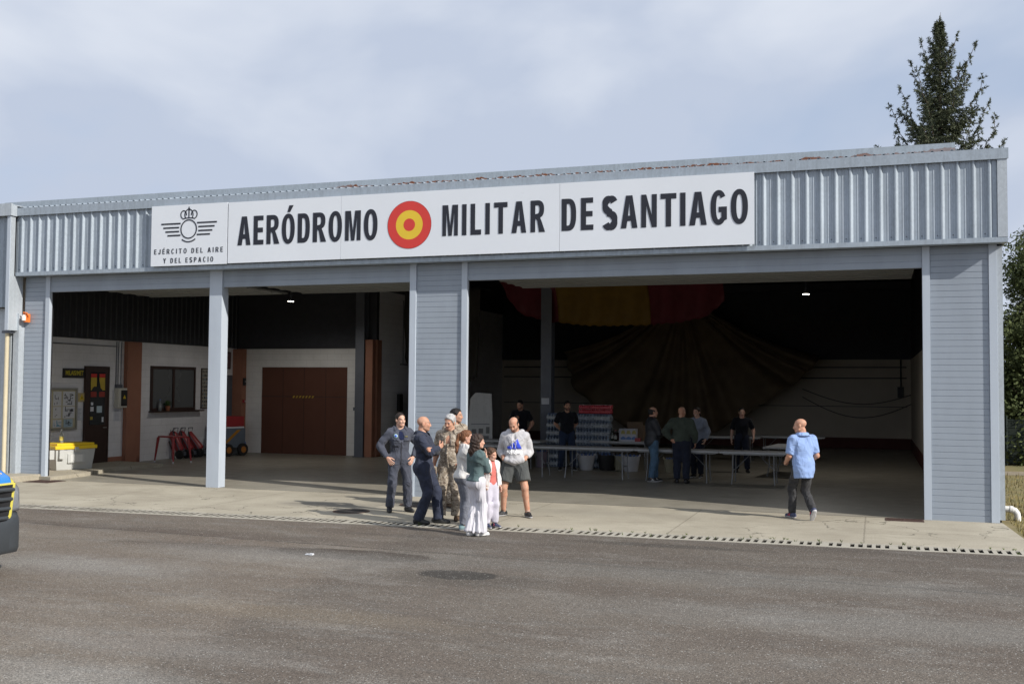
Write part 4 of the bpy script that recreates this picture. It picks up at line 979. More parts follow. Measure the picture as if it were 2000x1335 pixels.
        mi[(np.abs(x-.033) < .018) & (np.abs(z-.0285+.15*np.abs(x-.03)) < .0036) & (y > .05)] = 3
        mi[(x < .023) & (z > -.072) & (z < -.054) & (y > .05)] = 2
        if smile: mi[(x < .017) & (z > -.0665) & (z < -.0595) & (y > .05)] = 4
        if beard:
            w = ((z < -.035) & (y > -.02-.3*(z+.035)) & (z > -.14) & (mi == 0) & ((z < -.05) | (x > .045))) | ((x < .027) & (z < -.045) & (z > -.055) & (y > .06))
            mi[w & (ct[:, 1] > -.03)] = 5
        mb.mi[nf:] = mi.tolist()
        hm = hairmat or hair_mat('dark_brown_hair', (.022, .014, .010))
        sk = SKIN[s.skin]; col = tuple(.45*a+.55*b_ for a, b_ in zip((.5, .29, .2), hm.get('rgb', (.03, .02, .015)) if False else (.06, .045, .035)))
        bm_ = M('beard_stubble_%d' % int(beard*10), tuple((1-beard)*a+beard*b_ for a, b_ in zip((.46, .25, .17), (.035, .025, .02))), .8) if beard else sk
        o = mb.build('body', [sk, m_eye, m_lip, hm, m_teeth, bm_], s.root, smooth='all', fix=False); s.bodyobj = o; return o
    def hair(s, style, mat, seed=0):
        c, Hd, kk = s.hc, s.Hd, s.hk; mb = MB(); E = lambda x, y, z, r: ('e', c+Hd@V3(x*kk, y*kk, z*kk), np.array(r)*kk, Hd)
        C = lambda a, b_, r0, r1: ('c', c+Hd@(np.array(a)*kk), c+Hd@(np.array(b_)*kk), r0*kk, r1*kk)
        t = {'crop': .005, 'short': .012, 'fluffy': .020, 'fringe': .007, 'pony': .010, 'long': .018, 'bob': .013}[style]
        cap = [E(0, -.020, .042, (.077, .099, .082)), E(0, -.045, -.01, (.070, .07, .07))]
        R = Hd.T
        n = lambda v: Hd@np.array(v, float)
        def pt(x, y, z): return c+Hd@V3(x*kk, y*kk, z*kk)
        lo, hi = s.bounds(cap, .07)
        ext = []
        if style == 'pony': ext = [C((0, -.105, .05), (0, -.15, .02), .026, .032), C((0, -.15, .02), (.01, -.175, -.12), .030, .032), C((.01, -.175, -.12), (.01, -.16, -.26), .032, .026), C((.01, -.16, -.26), (.0, -.15, -.36), .026, .008)]
        if style == 'long':
            ext = [C((x*.068, -.03, .0), (x*.078, -.02, -.16), .032, .036) for x in (1, -1)]+[C((x*.078, -.02, -.16), (x*.075, .01, -.30), .036, .020) for x in (1, -1)]
            ext += [C((0, -.085, .0), (0, -.105, -.16), .055, .058), C((0, -.105, -.16), (.0, -.115, -.31), .055, .028), C((.045, -.075, -.05), (.055, -.09, -.30), .045, .026), C((-.045, -.075, -.05), (-.055, -.09, -.30), .045, .026)]
        if style == 'bob': ext = [C((x*.066, -.03, .0), (x*.074, -.02, -.09), .030, .022) for x in (1, -1)]+[C((0, -.08, .0), (0, -.10, -.10), .055, .05), C((0, -.10, .02), (.02, -.15, -.08), .03, .02)]
        if ext: lo, hi = s.bounds(cap+ext, .06)
        F = Field(lo, hi, .0065 if s.res < .015 else .009)
        # hairline: in front of it the face stays bare
        if style in ('fringe',): cuts = [((0, .30, 1), pt(0, -.02, .055))]                    # only the sides and back
        elif style == 'crop': cuts = [(n((0, 1, -.55)), pt(0, .058, .085)), (n((0, .5, -1)), pt(0, -.01, -.02))]
        elif style in ('long', 'pony', 'bob'): cuts = [(n((0, 1, -.75)), pt(0, .070, .075))]
        else: cuts = [(n((0, 1, -.62)), pt(0, .062, .080)), (n((0, .45, -1)), pt(0, .0, -.022))]
        if style == 'fringe': cuts = [(n((0, .25, 1)), pt(0, -.02, .060)), (n((0, 1, 0)), pt(0, .018, 0)), (n((0, .3, -1)), pt(0, -.02, -.045))]
        F.group(cap, t, .02, cuts, .004)
        if ext: F.group(ext, 0, .03, [], .03)
        if style in ('short', 'fluffy'):
            for i in range(9):
                a = random.uniform(-1, 1); F.prim(E(a*.05, .045-.13*random.random(), .105-.03*abs(a), (.028, .03, .016)), 0, .012)
        X, Y, Z = F.ax[0][:, None, None], F.ax[1][None, :, None], F.ax[2][None, None, :]
        hm = .25 if style == 'pony' else 1
        F.D = F.D+.0022*np.sin(190*X+3*np.sin(30*Z)+seed)+.0022*np.sin(170*Y+4*np.sin(25*Z+X*9)+seed)+(.006*hm*np.sin(40*X+9*np.sin(14*Z))*np.sin(33*Y+22*Z) if ext else 0)
        F.mesh(mb); return mb.build('hair', mat, s.root, smooth='all', fix=False)
    # -- clothes
    def garment(s, name, mat, groups, fold=.004, seed=0., k2=.03, extra=None, fr=1.):
        al = [p for g_ in groups for p in g_[0]]; mx = max(g_[1] for g_ in groups); lo, hi = s.bounds(al, mx+.03); F = Field(lo, hi, s.res)
        for g_ in groups: F.group(g_[0], g_[1], g_[3] if len(g_) > 3 else .035, g_[2], k2)
        if extra: extra(F)
        if fold: F.fold(fold*1.0, seed, fr)
        mb = MB(); F.mesh(mb); return mb.build(name, mat, s.root, smooth='all', fix=False)
    def neckcut(s, r=.070, z=.560, v=0.):
        c = [('hole', (s.t(0, .012, z), s.t(0, .05, z+.3), r*s.k))]
        if v: c.append(('hole', (s.t(0, .13, .47-v), s.t(0, .10, .60), (.035+.10*v)*s.k)))
        return c
    def cuff(s, i, f):                                # plane across the forearm (f 0 elbow .. 1 wrist) or upper arm (f<0: -1 shoulder .. 0 elbow)
        a, b_ = (s.el[i], s.wr[i]) if f >= 0 else (s.sh[i], s.el[i]); u = (b_-a)/np.linalg.norm(b_-a); q = a+(b_-a)*(f if f >= 0 else 1+f); return (u, q)
    def top(s, name, mat, infl=.016, sleeve=.93, hem=-.10, neck=.478, ai=.014, fold=.004, seed=0., extra=None, vneck=.35, v=0.):
        T = s.T; up = T@V3(0, vneck, 1); hemc = (T@V3(0, 0, -1), s.t(0, 0, hem)); nc = s.neckcut(v=v)
        TP = s.torso()+([('e', s.t(0, -.014, .02), np.array((.168*s.b**.5, .140*s.b, .46))*s.k, T)] if hem < -.14 else [])
        gs = [(TP, infl, [hemc]+nc, .05)]
        for i in (0, 1):
            A = s.armp(i)
            if sleeve < 0: A = A[:1]
            cu = [s.cuff(i, sleeve if sleeve >= 0 else sleeve)]
            gs.append((A, ai, cu, .03))
        return s.garment(name, mat, gs, fold, seed, .035, extra)
    def trousers(s, name, mat, infl=.014, top=.12, cut=.98, flare=0., fold=.005, seed=0., extra=None, thigh=.012):
        gs = []
        hipc = [(s.T@V3(0, 0, 1), s.t(0, 0, top))]
        gs.append((s.torso()[:2]+s.torso()[-2:], infl, hipc+[(V3(0, 0, -1), s.P-V3(0, 0, .16*s.k))], .05))
        for i in (0, 1):
            n, a = s.knee[i], s.ank[i]; 
            if cut >= 0: L = s.leg(i)+[('c', n, a, .050*s.k, (.048+flare)*s.k)]; u = (a-n)/np.linalg.norm(a-n); q = n+(a-n)*cut
            else: h = s.hip[i]; L = [('c', h, n, .100*s.k, .085*s.k)]; u = (n-h)/np.linalg.norm(n-h); q = h+(n-h)*(1+cut)
            gs.append((L, infl+(thigh if cut < 0 else .004), [(u, q)], .03))
        return s.garment(name, mat, gs, fold, seed, .045, extra)
    def shoes(s, mat, sole=None, high=0., bulk=1., white=None, accent=None):
        k = s.k*(1 if s.H > 1.4 else 1.05)
        for i in (0, 1):
            R = s.foot[i]; A = s.ank[i]; mb = MB(); q = lambda x, y, z: A+R@V3(x*k, y*k, (z-.085)*k)
            pr = [('c', q(0, -.045, .042), q(0, .06, .040), .042*k*bulk, .045*k*bulk), ('c', q(0, .06, .036), q(0, .165, .026), .044*k*bulk, .030*k*bulk), ('c', q(0, -.03, .05), q(0, .0, .095), .042*k*bulk, .040*k*bulk)]
            if high: pr.append(('c', q(0, -.005, .08), A+(s.knee[i]-A)/np.linalg.norm(s.knee[i]-A)*high, .046*k*bulk, .052*k*bulk))
            lo, hi = s.bounds(pr, .03); F = Field(lo, hi, .0085 if s.res < .015 else .011); F.group(pr, 0, .02, [(-R[:, 2], q(0, 0, .014))], .004)
            F.mesh(mb); o = mb.build('boot' if high else 'shoe', mat, s.root, smooth='all', fix=False)
            mb = MB(); F = Field(lo, hi, .0085 if s.res < .015 else .011)
            F.group(pr[:2], .004, .02, [(-R[:, 2], q(0, 0, .001)), (R[:, 2], q(0, 0, .024))], .004); F.mesh(mb)
            if mb.v: mb.build('sole', sole or m_rubber, o, smooth='all', fix=False)
            if accent:
                for xx in (1, -1):
                    mb = MB(); p0, p1, p2 = q(xx*.043*bulk, .02, .035), q(xx*.046*bulk, .07, .03), q(xx*.040*bulk, .03, .072)
                    mb.tube([p0, (p0+p2)/2+R@V3(xx*.004, 0, 0), p2], .009*k, 6); mb.tube([p1, (p1+p2)/2, p2], .007*k, 6); mb.build('side_stripe', accent, o, smooth=True)
    def decal(s, target, name, mat, polys, yoff=.3, thick=.0035, frame=None, parent=None, back=False):
        """lay flat shapes (x right, z up in the torso frame, metres) on the front of a garment"""
        me = target.data; bv = BVHTree.FromPolygons([v.co for v in me.vertices], [tuple(p.vertices) for p in me.polygons])
        Tm = s.T if frame is None else frame; sg_ = -1 if back else 1
        fdir = Vector(Tm@V3(0, -sg_, 0)); mb = MB()
        for poly in polys:
            vs = []; ok = True
            for x, z in poly:
                o = Vector(s.P+Tm@V3(x, sg_*.6, z)); h = bv.ray_cast(o, fdir)
                if h[0] is None: ok = False; break
                vs.append(h[0])
            if not ok: continue
            n = len(poly); out = -fdir*thick
            if n <= 4: mb.add([v+out for v in vs], [tuple(range(n))])
            else: mb.add([v+out for v in vs]+[sum(vs, Vector())/n+out*1.1], [(i, (i+1) % n, n) for i in range(n)])
        if not mb.v: return None
        o = mb.build(name, mat, parent or target, smooth='all', fix=False)
        bm = bmesh.new(); bm.from_mesh(o.data); bmesh.ops.remove_doubles(bm, verts=bm.verts, dist=2e-4); bmesh.ops.recalc_face_normals(bm, faces=bm.faces); bm.to_mesh(o.data); bm.free()
        md = o.modifiers.new('thickness', 'SOLIDIFY'); md.thickness = thick*.9; md.offset = 0
        return o
def rectp(x0, z0, x1, z1, nx=3, nz=3):
    """subdivided rectangle as small quads so that it follows the cloth"""
    xs = np.linspace(x0, x1, nx+1); zs = np.linspace(z0, z1, nz+1)
    return [[(xs[i], zs[j]), (xs[i+1], zs[j]), (xs[i+1], zs[j+1]), (xs[i], zs[j+1])] for i in range(nx) for j in range(nz)]
def ring(x, z, r, n=12): return [(x+r*math.cos(6.283*i/n), z+r*math.sin(6.283*i/n)) for i in range(n)]

h_dark = hair_mat('dark_brown_hair', (.022, .014, .010)); h_black = hair_mat('black_hair', (.010, .008, .008)); h_grey = hair_mat('silver_hair', (.42, .42, .42))
h_brown = hair_mat('brown_hair', (.075, .038, .020)); h_chest = hair_mat('chestnut_hair', (.17, .070, .030)); h_longd = hair_mat('long_dark_hair', (.030, .015, .010))
c_cov = cloth('slate_coverall', (.066, .072, .096), k=1.5); c_cov2 = cloth('navy_coverall', (.034, .040, .064), k=1.5); c_navy = cloth('navy_tshirt', (.012, .018, .05))
c_camo = mat_camo('desert_camouflage'); c_white = cloth('white_knit', (.60, .59, .58), .05); c_wpants = cloth('white_cotton', (.62, .61, .66), .03, k=1.1, zs=.12)
c_green = cloth('sage_green_cotton', (.095, .140, .145)); c_gjean = cloth('grey_jeans', (.17, .18, .215)); c_coral = cloth('coral_jersey', (.60, .17, .15), .08)
c_card = cloth('white_cardigan', (.70, .67, .66), .05); c_lilac = cloth('pale_lilac_trousers', (.54, .52, .60), .04, k=.8, zs=.35); c_hood = cloth('grey_marl', (.46, .455, .475), .08)
c_short = cloth('dark_grey_shorts', (.080, .085, .085)); c_blue = cloth('light_blue_shirt', (.26, .37, .64), .06, k=1.3); c_bjean = cloth('charcoal_jeans', (.045, .045, .048), .45, k=1.5)
c_blk = cloth('black_cotton', (.012, .013, .018)); c_den = cloth('blue_denim', (.075, .135, .21), .25); c_ddark = cloth('dark_navy_trousers', (.020, .024, .040)); c_olive = cloth('dark_green_jacket', (.055, .068, .055))
c_gh = cloth('blue_grey_sweatshirt', (.22, .25, .31)); c_boot = M('black_boot_leather', (.016, .016, .018), .5, 0, .2, 12, .3); c_bootb = M('brown_boot_suede', (.085, .050, .028), .8, 0, .25, 14, .3)
c_wsh = M('white_trainers', (.72, .72, .72), .6); c_bsh = M('black_trainers', (.018, .018, .02), .6, 0, .2, 20, .3); c_tsh = M('teal_trainers', (.16, .25, .27), .6); c_nsh = M('navy_trainers', (.05, .06, .12), .6)
c_pink = M('pink_accent', (.55, .10, .16), .6); c_redacc = M('red_accent', (.50, .04, .05), .6); c_wsole = M('white_sole', (.65, .65, .66), .6); c_silv = M('silver_accent', (.5, .5, .52), .5)
m_logo = M('blue_print_ink', (.035, .075, .62), .6, 0, .04); m_wprint = M('white_print_ink', (.80, .80, .82), .6); m_watch = M('watch_black', (.012, .012, .014), .35)
m_patch = M('pale_blue_patch', (.33, .50, .55), .8); m_dkcloth = M('dark_seam_cloth', (.028, .030, .040), .9); m_olivep = M('olive_badge', (.13, .12, .06), .8); m_belt = M('brown_belt', (.10, .045, .03), .6)

def wristwatch(p, i, mat=m_watch):
    u = (p.wr[i]-p.el[i]); u /= np.linalg.norm(u); c = p.wr[i]-u*.022; mb = MB()
    mb.tube([c-u*.012, c+u*.012], .036*p.k, 14); n = p.hd[i][1]; mb.tube([c-n*.030*p.k, c-n*.046*p.k], .020*p.k, 12); mb.build('wristwatch', mat, p.root, smooth=True)
def collar(p, name, mat, r=.072, h=.055, open_=.5, back=.02):
    """stand-and-fall collar round the neck"""
    t = p.t; mb = MB()
    def fn(u, v):
        a = RAD(90)+open_*.5+(2*math.pi-open_)*u; q = r/.088
        if v < .45: rr = .074+.012*v/.45; z = .490+h*1.25*v/.45
        else: w = (v-.45)/.55; rr = .086+.048*w; z = .490+h*1.25-.060*w-.015*math.sin(w*3.1)*-1
        return t(rr*q*1.08*math.cos(a), rr*q*math.sin(a)-.014, z-.045*max(0, math.sin(a))**1.2)
    mb.grid(fn, 22, 8); return mb.build(name, mat, p.root, smooth='all', solid=.006)

# 1 -- man in slate coveralls, hands on hips
p = Person('smiling young man in slate flight coveralls standing with both hands on his hips', 779, 999, 14, H=1.74, feet=((.165, -.02, 14), (-.165, .02, 18)), head=(16, 4, 3), twist=0, build=1.05)
for i, x in ((0, 1), (1, -1)): p.arm(i, (x*.235, .055, .0), (x*1, -.55, .05), hdir=(-x*.42, .50, -.72), palm=(-x*.75, -.6, -.1), curl=.28, thumb=.8, spread=.25)
p.body(hairmat=h_dark); p.hair('crop', h_dark)
cv = p.garment('coveralls', c_cov, [(p.torso(), .018, p.neckcut(v=.13), .05)]+[(p.armp(i), .016, [p.cuff(i, .96)], .03) for i in (0, 1)]+[(p.leg(i)+[('c', p.knee[i], p.ank[i], .055, .056)], .015, [((p.ank[i]-p.knee[i]), p.ank[i]-V3(0, 0, .0))], .03) for i in (0, 1)], .0065, 1.3, .045)
collar(p, 'collar', c_cov, .088, .05, 1.5); p.shoes(c_boot, high=.11); wristwatch(p, 1)
ts = p.garment('undershirt', c_navy, [(p.torso(), .010, p.neckcut(.066, .55)+[(p.T@V3(0, 0, -1), p.t(0, 0, .3))], .05)], 0)
p.decal(cv, 'zip', m_dkcloth, rectp(-.007, -.12, .007, .40, 1, 16)); p.decal(cv, 'breast_pocket', c_cov, rectp(.045, .19, .145, .285, 4, 4)+rectp(.04, .29, .15, .325, 4, 2), thick=.008); p.decal(cv, 'breast_pocket', c_cov, rectp(-.15, .29, -.04, .325, 4, 2), thick=.008)
p.decal(cv, 'pocket_seam', m_dkcloth, rectp(.04, .284, .15, .290, 5, 1)+rectp(-.15, .284, -.04, .290, 5, 1)+rectp(.045, .186, .145, .190, 4, 1), thick=.009)
pa = p.decal(cv, 'round_patch', m_patch, [ring(.10, .375, .034, 14)], thick=.006); p.decal(cv, 'patch_centre', m_logo, [ring(.10, .375, .018, 10)], thick=.010, parent=pa)
p.decal(cv, 'name_badge', m_olivep, rectp(-.115, .352, -.06, .378, 2, 1), thick=.006)

# 2 -- bald man, arms crossed
p = Person('bald man in navy flight coveralls with arms crossed, turned towards the silver-haired soldier', 834, 1022, 72, H=1.76, feet=((.09, -.10, 6), (-.10, .17, 6)), pelvis=(0, -.06), drop=.035, lean=-3, head=(18, 4, 0), build=1.04, skin='tan')
p.arm(0, (-.075, .235, .265), (.9, .15, -.75), hdir=(-.85, .35, .40), palm=(0, -1, .1), curl=.5); p.arm(1, (.095, .200, .225), (-.9, .2, -.75), hdir=(.9, -.1, .25), palm=(0, -1, -.2), curl=.5)
p.body(beard=.2, smile=False)
cv = p.garment('coveralls', c_cov2, [(p.torso(), .020, p.neckcut(v=.05), .05)]+[(p.armp(i), .017, [p.cuff(i, .86)], .03) for i in (0, 1)]+[(p.leg(i)+[('c', p.knee[i], p.ank[i],   .060, .066)], .018, [((p.ank[i]-p.knee[i]), p.ank[i]-V3(0, 0, .02))], .03) for i in (0, 1)], .0085, 4.1, .05)
collar(p, 'collar', c_cov2, .090, .055, 1.2); p.shoes(c_boot, high=.10, bulk=1.1); wristwatch(p, 1, M('watch_green_dial', (.10, .16, .06), .4))
p.decal(cv, 'thigh_pocket', m_dkcloth, rectp(-.02, -.32, .08, -.30, 2, 1), frame=rotm(-90), thick=.008)

# 3 -- silver-haired soldier
p = Person('smiling silver-haired man in desert camouflage uniform behind the girls', 880, 1016, -22, H=1.76, feet=((.17, .10, 12), (-.10, -.04, 14)), head=(-8, 15, -6), lean=4, build=1.12, skin='tan')
p.arm(0, (.265, .09, -.06), (.4, -1, .1), palm=(-1, .2, 0), curl=.7); p.arm(1, (-.24, .10, .02), (-1, -.6, 0), hdir=(.3, .4, -.85), palm=(.8, -.5, 0), curl=.5)
p.body(hairmat=h_grey); p.hair('short', h_grey, 3)
jk = p.garment('camouflage_jacket', c_camo, [(p.torso(), .022, p.neckcut(v=.13)+[(p.T@V3(0, 0, -1), p.t(0, 0, -.13))], .05), (p.armp(0), .020, [p.cuff(0, .12)], .03), (p.armp(1), .022, [p.cuff(1, .2)], .03)], .006, 2.2, .04)
collar(p, 'collar', c_camo, .090, .05, 1.4); p.decal(jk, 'breast_pocket', c_camo, rectp(.04, .27, .14, .36, 3, 3)+rectp(-.14, .27, -.04, .36, 3, 3), thick=.008); p.decal(jk, 'button_placket', c_camo, rectp(-.018, -.1, .018, .40, 1, 14), thick=.008)
p.trousers('camouflage_trousers', c_camo, .024, top=.02, flare=.03, fold=.008, seed=5, thigh=.02); p.shoes(c_bootb, high=.12, bulk=1.05)
MB().box(-.05, -.03, -.10, .05, .03, .09).build('folded_cap', c_camo, p.root, bevel=.02, loc=tuple(p.wr[0]+V3(-.01, .03, -.10)))

# 4 -- soldier behind
p = Person('dark-haired soldier in desert camouflage half hidden behind the silver-haired man', 888, 990, 38, H=1.80, feet=((.12, 0, 10), (-.12, .02, 10)), head=(35, 2, 0), build=1.08, skin='tan')
p.arm_side(0); p.arm_side(1); p.body(hairmat=h_black, smile=False, beard=.2); p.hair('short', h_black, 1)
p.top('camouflage_jacket', c_camo, .026, .94, -.13, .468, .020, .006, 6); collar(p, 'collar', c_camo, .090, .05, 1.2); p.trousers('camouflage_trousers', c_camo, .024, top=.02, flare=.028, fold=.008, seed=1); p.shoes(c_bootb, high=.13, bulk=1.05)

# 5 -- woman with a ponytail
p = Person('woman with a chestnut ponytail in a white sweatshirt and grey jeans', 905, 1034, 122, H=1.53, feet=((.075, -.03, 5), (-.085, .06, 5)), lean=3, twist=-6, head=(-28, 0, 0), female=True)
p.arm(0, (.10, .24, .06), (.6, -1, -.2), hdir=(-.6, .8, .1), palm=(-.3, -.5, -1), curl=.6); p.arm(1, (-.06, .24, .10), (-.7, -1, -.2), hdir=(.6, .7, .1), palm=(0, -.5, -1), curl=.6)
p.body(hairmat=h_brown); p.hair('pony', h_chest, 2)
tp = p.top('sweatshirt', c_white, .020, .96, -.06, .492, .020, .0055, 3.3); p.trousers('jeans', c_gjean, .009, top=.05, cut=.97, fold=.0035, seed=2, thigh=.006); p.shoes(c_tsh, c_wsole)
p.decal(tp, 'back_print', M('grey_print_ink', (.35, .35, .36), .7), sum([rectp(.02+.012*j, .22-.022*j, .13-.012*j, .228-.022*j, 4, 1) for j in range(4)], []), frame=rotm(-55))

# 6 -- girl with long dark hair
p = Person('girl with long dark wavy hair in a sage green top and wide white trousers', 930, 1046, 128, H=1.50, feet=((.06, .05, 4), (-.07, -.05, 4)), head=(-22, 3, 0), female=True, build=.84)
p.arm(0, (.02, .19, .38), (.25, .2, -1), hdir=(-.2, .12, 1), palm=(-.6, -.8, 0), curl=.25, spread=.2); p.arm(1, (-.06, .20, .10), (-.4, -1, -.2), hdir=(.5, .8, .1), palm=(.4, -.2, -1), curl=.6)
p.body(hairmat=h_longd, smile=False); p.hair('long', h_longd, 5)
p.top('top', c_green, .014, .90, -.01, .488, .014, .007, 1.7)
p.trousers('wide_trousers', c_wpants, .010, top=.07, cut=1.05, flare=.050, fold=.003, seed=1, extra=lambda F: F.drape(.009, 0, 0, 9, .1, .85, 1.)); p.shoes(c_wsh, c_wsole)

# 7 -- little girl
p = Person('little girl in a white cardigan over a coral top beside the long-haired girl', 957, 1029, 34, H=1.23, feet=((.10, .03, 5), (-.10, .05, 8)), head=(18, 12, 4), female=True, res=.0115)
p.arm(0, (.23, .05, -.01), (.5, -1, 0), curl=.5); p.arm(1, (-.25, .02, -.06), (-.4, -1, .1), curl=.5)
p.body(hairmat=h_brown, smile=False); p.hair('bob', h_brown, 6)
p.top('coral_top', c_coral, .014, -.3, -.14, .47, .012, .003, 1.2)
def front_gap(F):
    t = p.T; X, Y, Z = F.ax[0][:, None, None], F.ax[1][None, :, None], F.ax[2][None, None, :]
    w = .040+.055*np.clip((p.P[2]+.40*p.k-Z)/.4, 0, 1); F.D = np.maximum(F.D, np.minimum(w-np.abs(X), Y-.015))
p.top('cardigan', c_card, .024, .95, -.15, .48, .018, .004, 2.2, extra=front_gap)
p.garment('hood_collar', c_coral, [([('c', p.t(.075, .035, .43), p.t(.10, -.05, .47), .034, .036), ('c', p.t(-.075, .035, .43), p.t(-.10, -.05, .47), .034, .036), ('c', p.t(.10, -.05, .47), p.t(-.10, -.05, .47), .036, .036), ('c', p.t(.075, .04, .43), p.t(.03, .09, .34), .034, .02), ('c', p.t(-.075, .04, .43), p.t(-.03, .09, .34), .034, .02)], 0, [], .03)], .002)
p.trousers('trousers', c_lilac, .008, top=.05, cut=.95, flare=.006, fold=.005, seed=3); p.shoes(c_nsh, c_wsole, accent=c_pink)

# 8 -- man in the hoodie
p = Person('balding man in a pale grey hoodie and dark shorts with hands in the front pocket', 1005, 1008, -6, H=1.74, feet=((.205, -.03, 32), (-.235, .07, 24)), drop=.025, head=(-10, 30, 4), lean=2, build=1.06, skin='tan')
for i, x in ((0, 1), (1, -1)): p.arm(i, (x*.165, .125, .045), (x*.55, -1, -.1), hdir=(-x*.9, .25, -.15), palm=(0, -1, -.2), curl=.2)
p.body(beard=.55, smile=False, hairmat=h_black); p.hair('fringe', h_black, 2)
def pouch(F):
    F.prim(('e', p.t(0, .115, .05), np.array((.165, .055, .095)), p.T), .0, .03); [F.prim(('c', p.wr[i]+p.hd[i][0]*.03, p.wr[i]+p.hd[i][0]*.15, .047, .04), 0., .03) for i in (0, 1)]
ho = p.top('hoodie', c_hood, .024, .62, -.10, .470, .016, .0060, 2.7, extra=pouch, v=.06)
p.garment('hood', c_hood, [([('c', p.t(.09, .02, .465), p.t(.11, -.07, .50), .040, .045), ('c', p.t(-.09, .02, .465), p.t(-.11, -.07, .50), .040, .045), ('c', p.t(.11, -.07, .50), p.t(0, -.13, .47), .045, .06), ('c', p.t(-.11, -.07, .50), p.t(0, -.13, .47), .045, .06), ('c', p.t(.085, .03, .455), p.t(.03, .095, .385), .034, .022), ('c', p.t(-.085, .03, .455), p.t(-.03, .095, .385), .034, .022)], 0, [], .03)], .003, 1)
for x in (1, -1): MB().tube([p.t(x*.03, .125, .40), p.t(x*.032, .158, .34), p.t(x*.028, .172, .25)], .005, 6).build('drawstring', c_wpants, p.root, smooth=True)
bars = [[(800, 370), (825, 345), (860, 430), (822, 430)], [(768, 388), (795, 376), (818, 430), (782, 430)], [(735, 412), (764, 400), (778, 430), (742, 430)]]
def sub4(q, n=4):
    q = [np.array(a, float) for a in q]; f = lambda u, v: tuple((q[0]*(1-u)+q[1]*u)*(1-v)+(q[3]*(1-u)+q[2]*u)*v)
    return [[f(i/n, j/n), f((i+1)/n, j/n), f((i+1)/n, (j+1)/n), f(i/n, (j+1)/n)] for i in range(n) for j in range(n)]
p.decal(ho, 'chest_emblem', m_logo, [[(-(x-797)/500, .225+(430-z)/500) for x, z in q] for b_ in bars for q in sub4(b_)], thick=.004)
tm = text_mb('adidas', .112, lambda x, y, t: (x, y, t), 0, 0, .0055)
p.decal(ho, 'chest_lettering', m_wprint, [[(-tm.v[i][0]*1.0, .172+tm.v[i][1]*1.0) for i in f] for f in tm.f], thick=.004)
p.trousers('shorts', c_short, .014, top=.03, cut=-.24, fold=.004, seed=2, thigh=.022); p.shoes(c_bsh, c_silv, accent=M('dark_grey_accent', (.09, .09, .10), .6))
for i in (0, 1):
    u = (p.knee[i]-p.ank[i]); u /= np.linalg.norm(u); MB().tube([p.ank[i]+u*.02, p.ank[i]+u*.075], [.043, .041], 14).build('sock', c_bsh if i == 0 else c_white, p.root, smooth=True)

# 9 -- walking man in the blue shirt
p = Person('bald man in a light blue short-sleeved shirt walking past the right doorway', 1564, 1013, -152, H=1.76, feet=((.06, -.38, 8, 52, .0), (-.07, .18, 8)), pelvis=(0, -.08), drop=.05, lean=4, head=(52, 4, 0), build=.98, skin='tan')
p.arm(0, (.20, .20, .07), (.35, -1, -.3), hdir=(-.3, .9, .1), palm=(-1, 0, -.3), curl=.8); p.arm(1, (-.19, .25, .04), (-.35, -1, -.3), hdir=(.4, .9, .05), palm=(1, 0, -.3), curl=.8)
p.body(smile=False)
p.top('shirt', c_blue, .014, -.12, -.215, .475, .024, .0050, 1.9); collar(p, 'collar', c_blue, .080, .045, .7)
p.trousers('jeans', c_bjean, .006, top=-.10, cut=1.0, fold=.0075, seed=4); p.shoes(c_nsh, c_silv, accent=c_redacc)

# people inside
IN = 'people inside the hangar'; R2 = .0165
p = Person('man in black looking at a phone behind the parked van door', 1016, 912, -22, H=1.86, res=R2, feet=((.12, 0, 10), (-.12, .03, 10)), head=(0, 22, 0), groupname=IN, build=1.1, skin='tan')
p.arm(0, (.02, .25, .27), (.9, -.2, -.8), hdir=(-.5, .6, .3), palm=(0, -.4, 1), curl=.6); p.arm(1, (-.25, .10, .0), (-.6, -1, 0), curl=.5)
p.body(beard=.5, smile=False, hairmat=h_black); p.hair('crop', h_black); p.top('tshirt', c_blk, .020, -.25, -.13, .478, .022, .004, 1); p.trousers('trousers', c_ddark, .016, fold=.004); p.shoes(c_boot)
MB().box(-.035, -.005, -.07, .035, .005, .07).build('phone', m_black, p.root, loc=tuple(p.wr[0]+p.hd[0][0]*.09+p.hd[0][1]*.02), bevel=.003)
p = Person('man in a black T-shirt standing with hands behind his back beside the water packs', 1107, 918, 10, H=1.84, res=R2, feet=((.17, 0, 14), (-.17, 0, 16)), head=(4, 2, 0), groupname=IN, build=1.08, skin='tan')
for i, x in ((0, 1), (1, -1)): p.arm(i, (x*.10, -.20, .02), (x, -.6, -.2), hdir=(-x*.8, -.2, -.3), palm=(0, 1, 0), curl=.6)
p.body(beard=.7, smile=False, hairmat=h_black); p.hair('short', h_black); p.top('tshirt', c_blk, .020, -.2, -.13, .478, .024, .004, 2); p.trousers('jeans', cloth('dark_blue_jeans', (.025, .038, .075)), .016, fold=.004); p.shoes(c_bsh, c_wsole)
p = Person('balding man in a black padded jacket and blue jeans standing in profile at the table', 1274, 940, 104, H=1.76, res=R2, feet=((.09, -.04, 8), (-.09, .10, 8)), head=(2, 2, 0), groupname=IN, build=1.2, skin='tan')
p.arm(0, (-.02, .25, .17), (.9, -.2, -.8), hdir=(-.85, .3, .2), palm=(0, -1, 0), curl=.5); p.arm(1, (.06, .23, .13), (-.9, -.2, -.8), hdir=(.9, 0, .2), palm=(0, -1, 0), curl=.5)
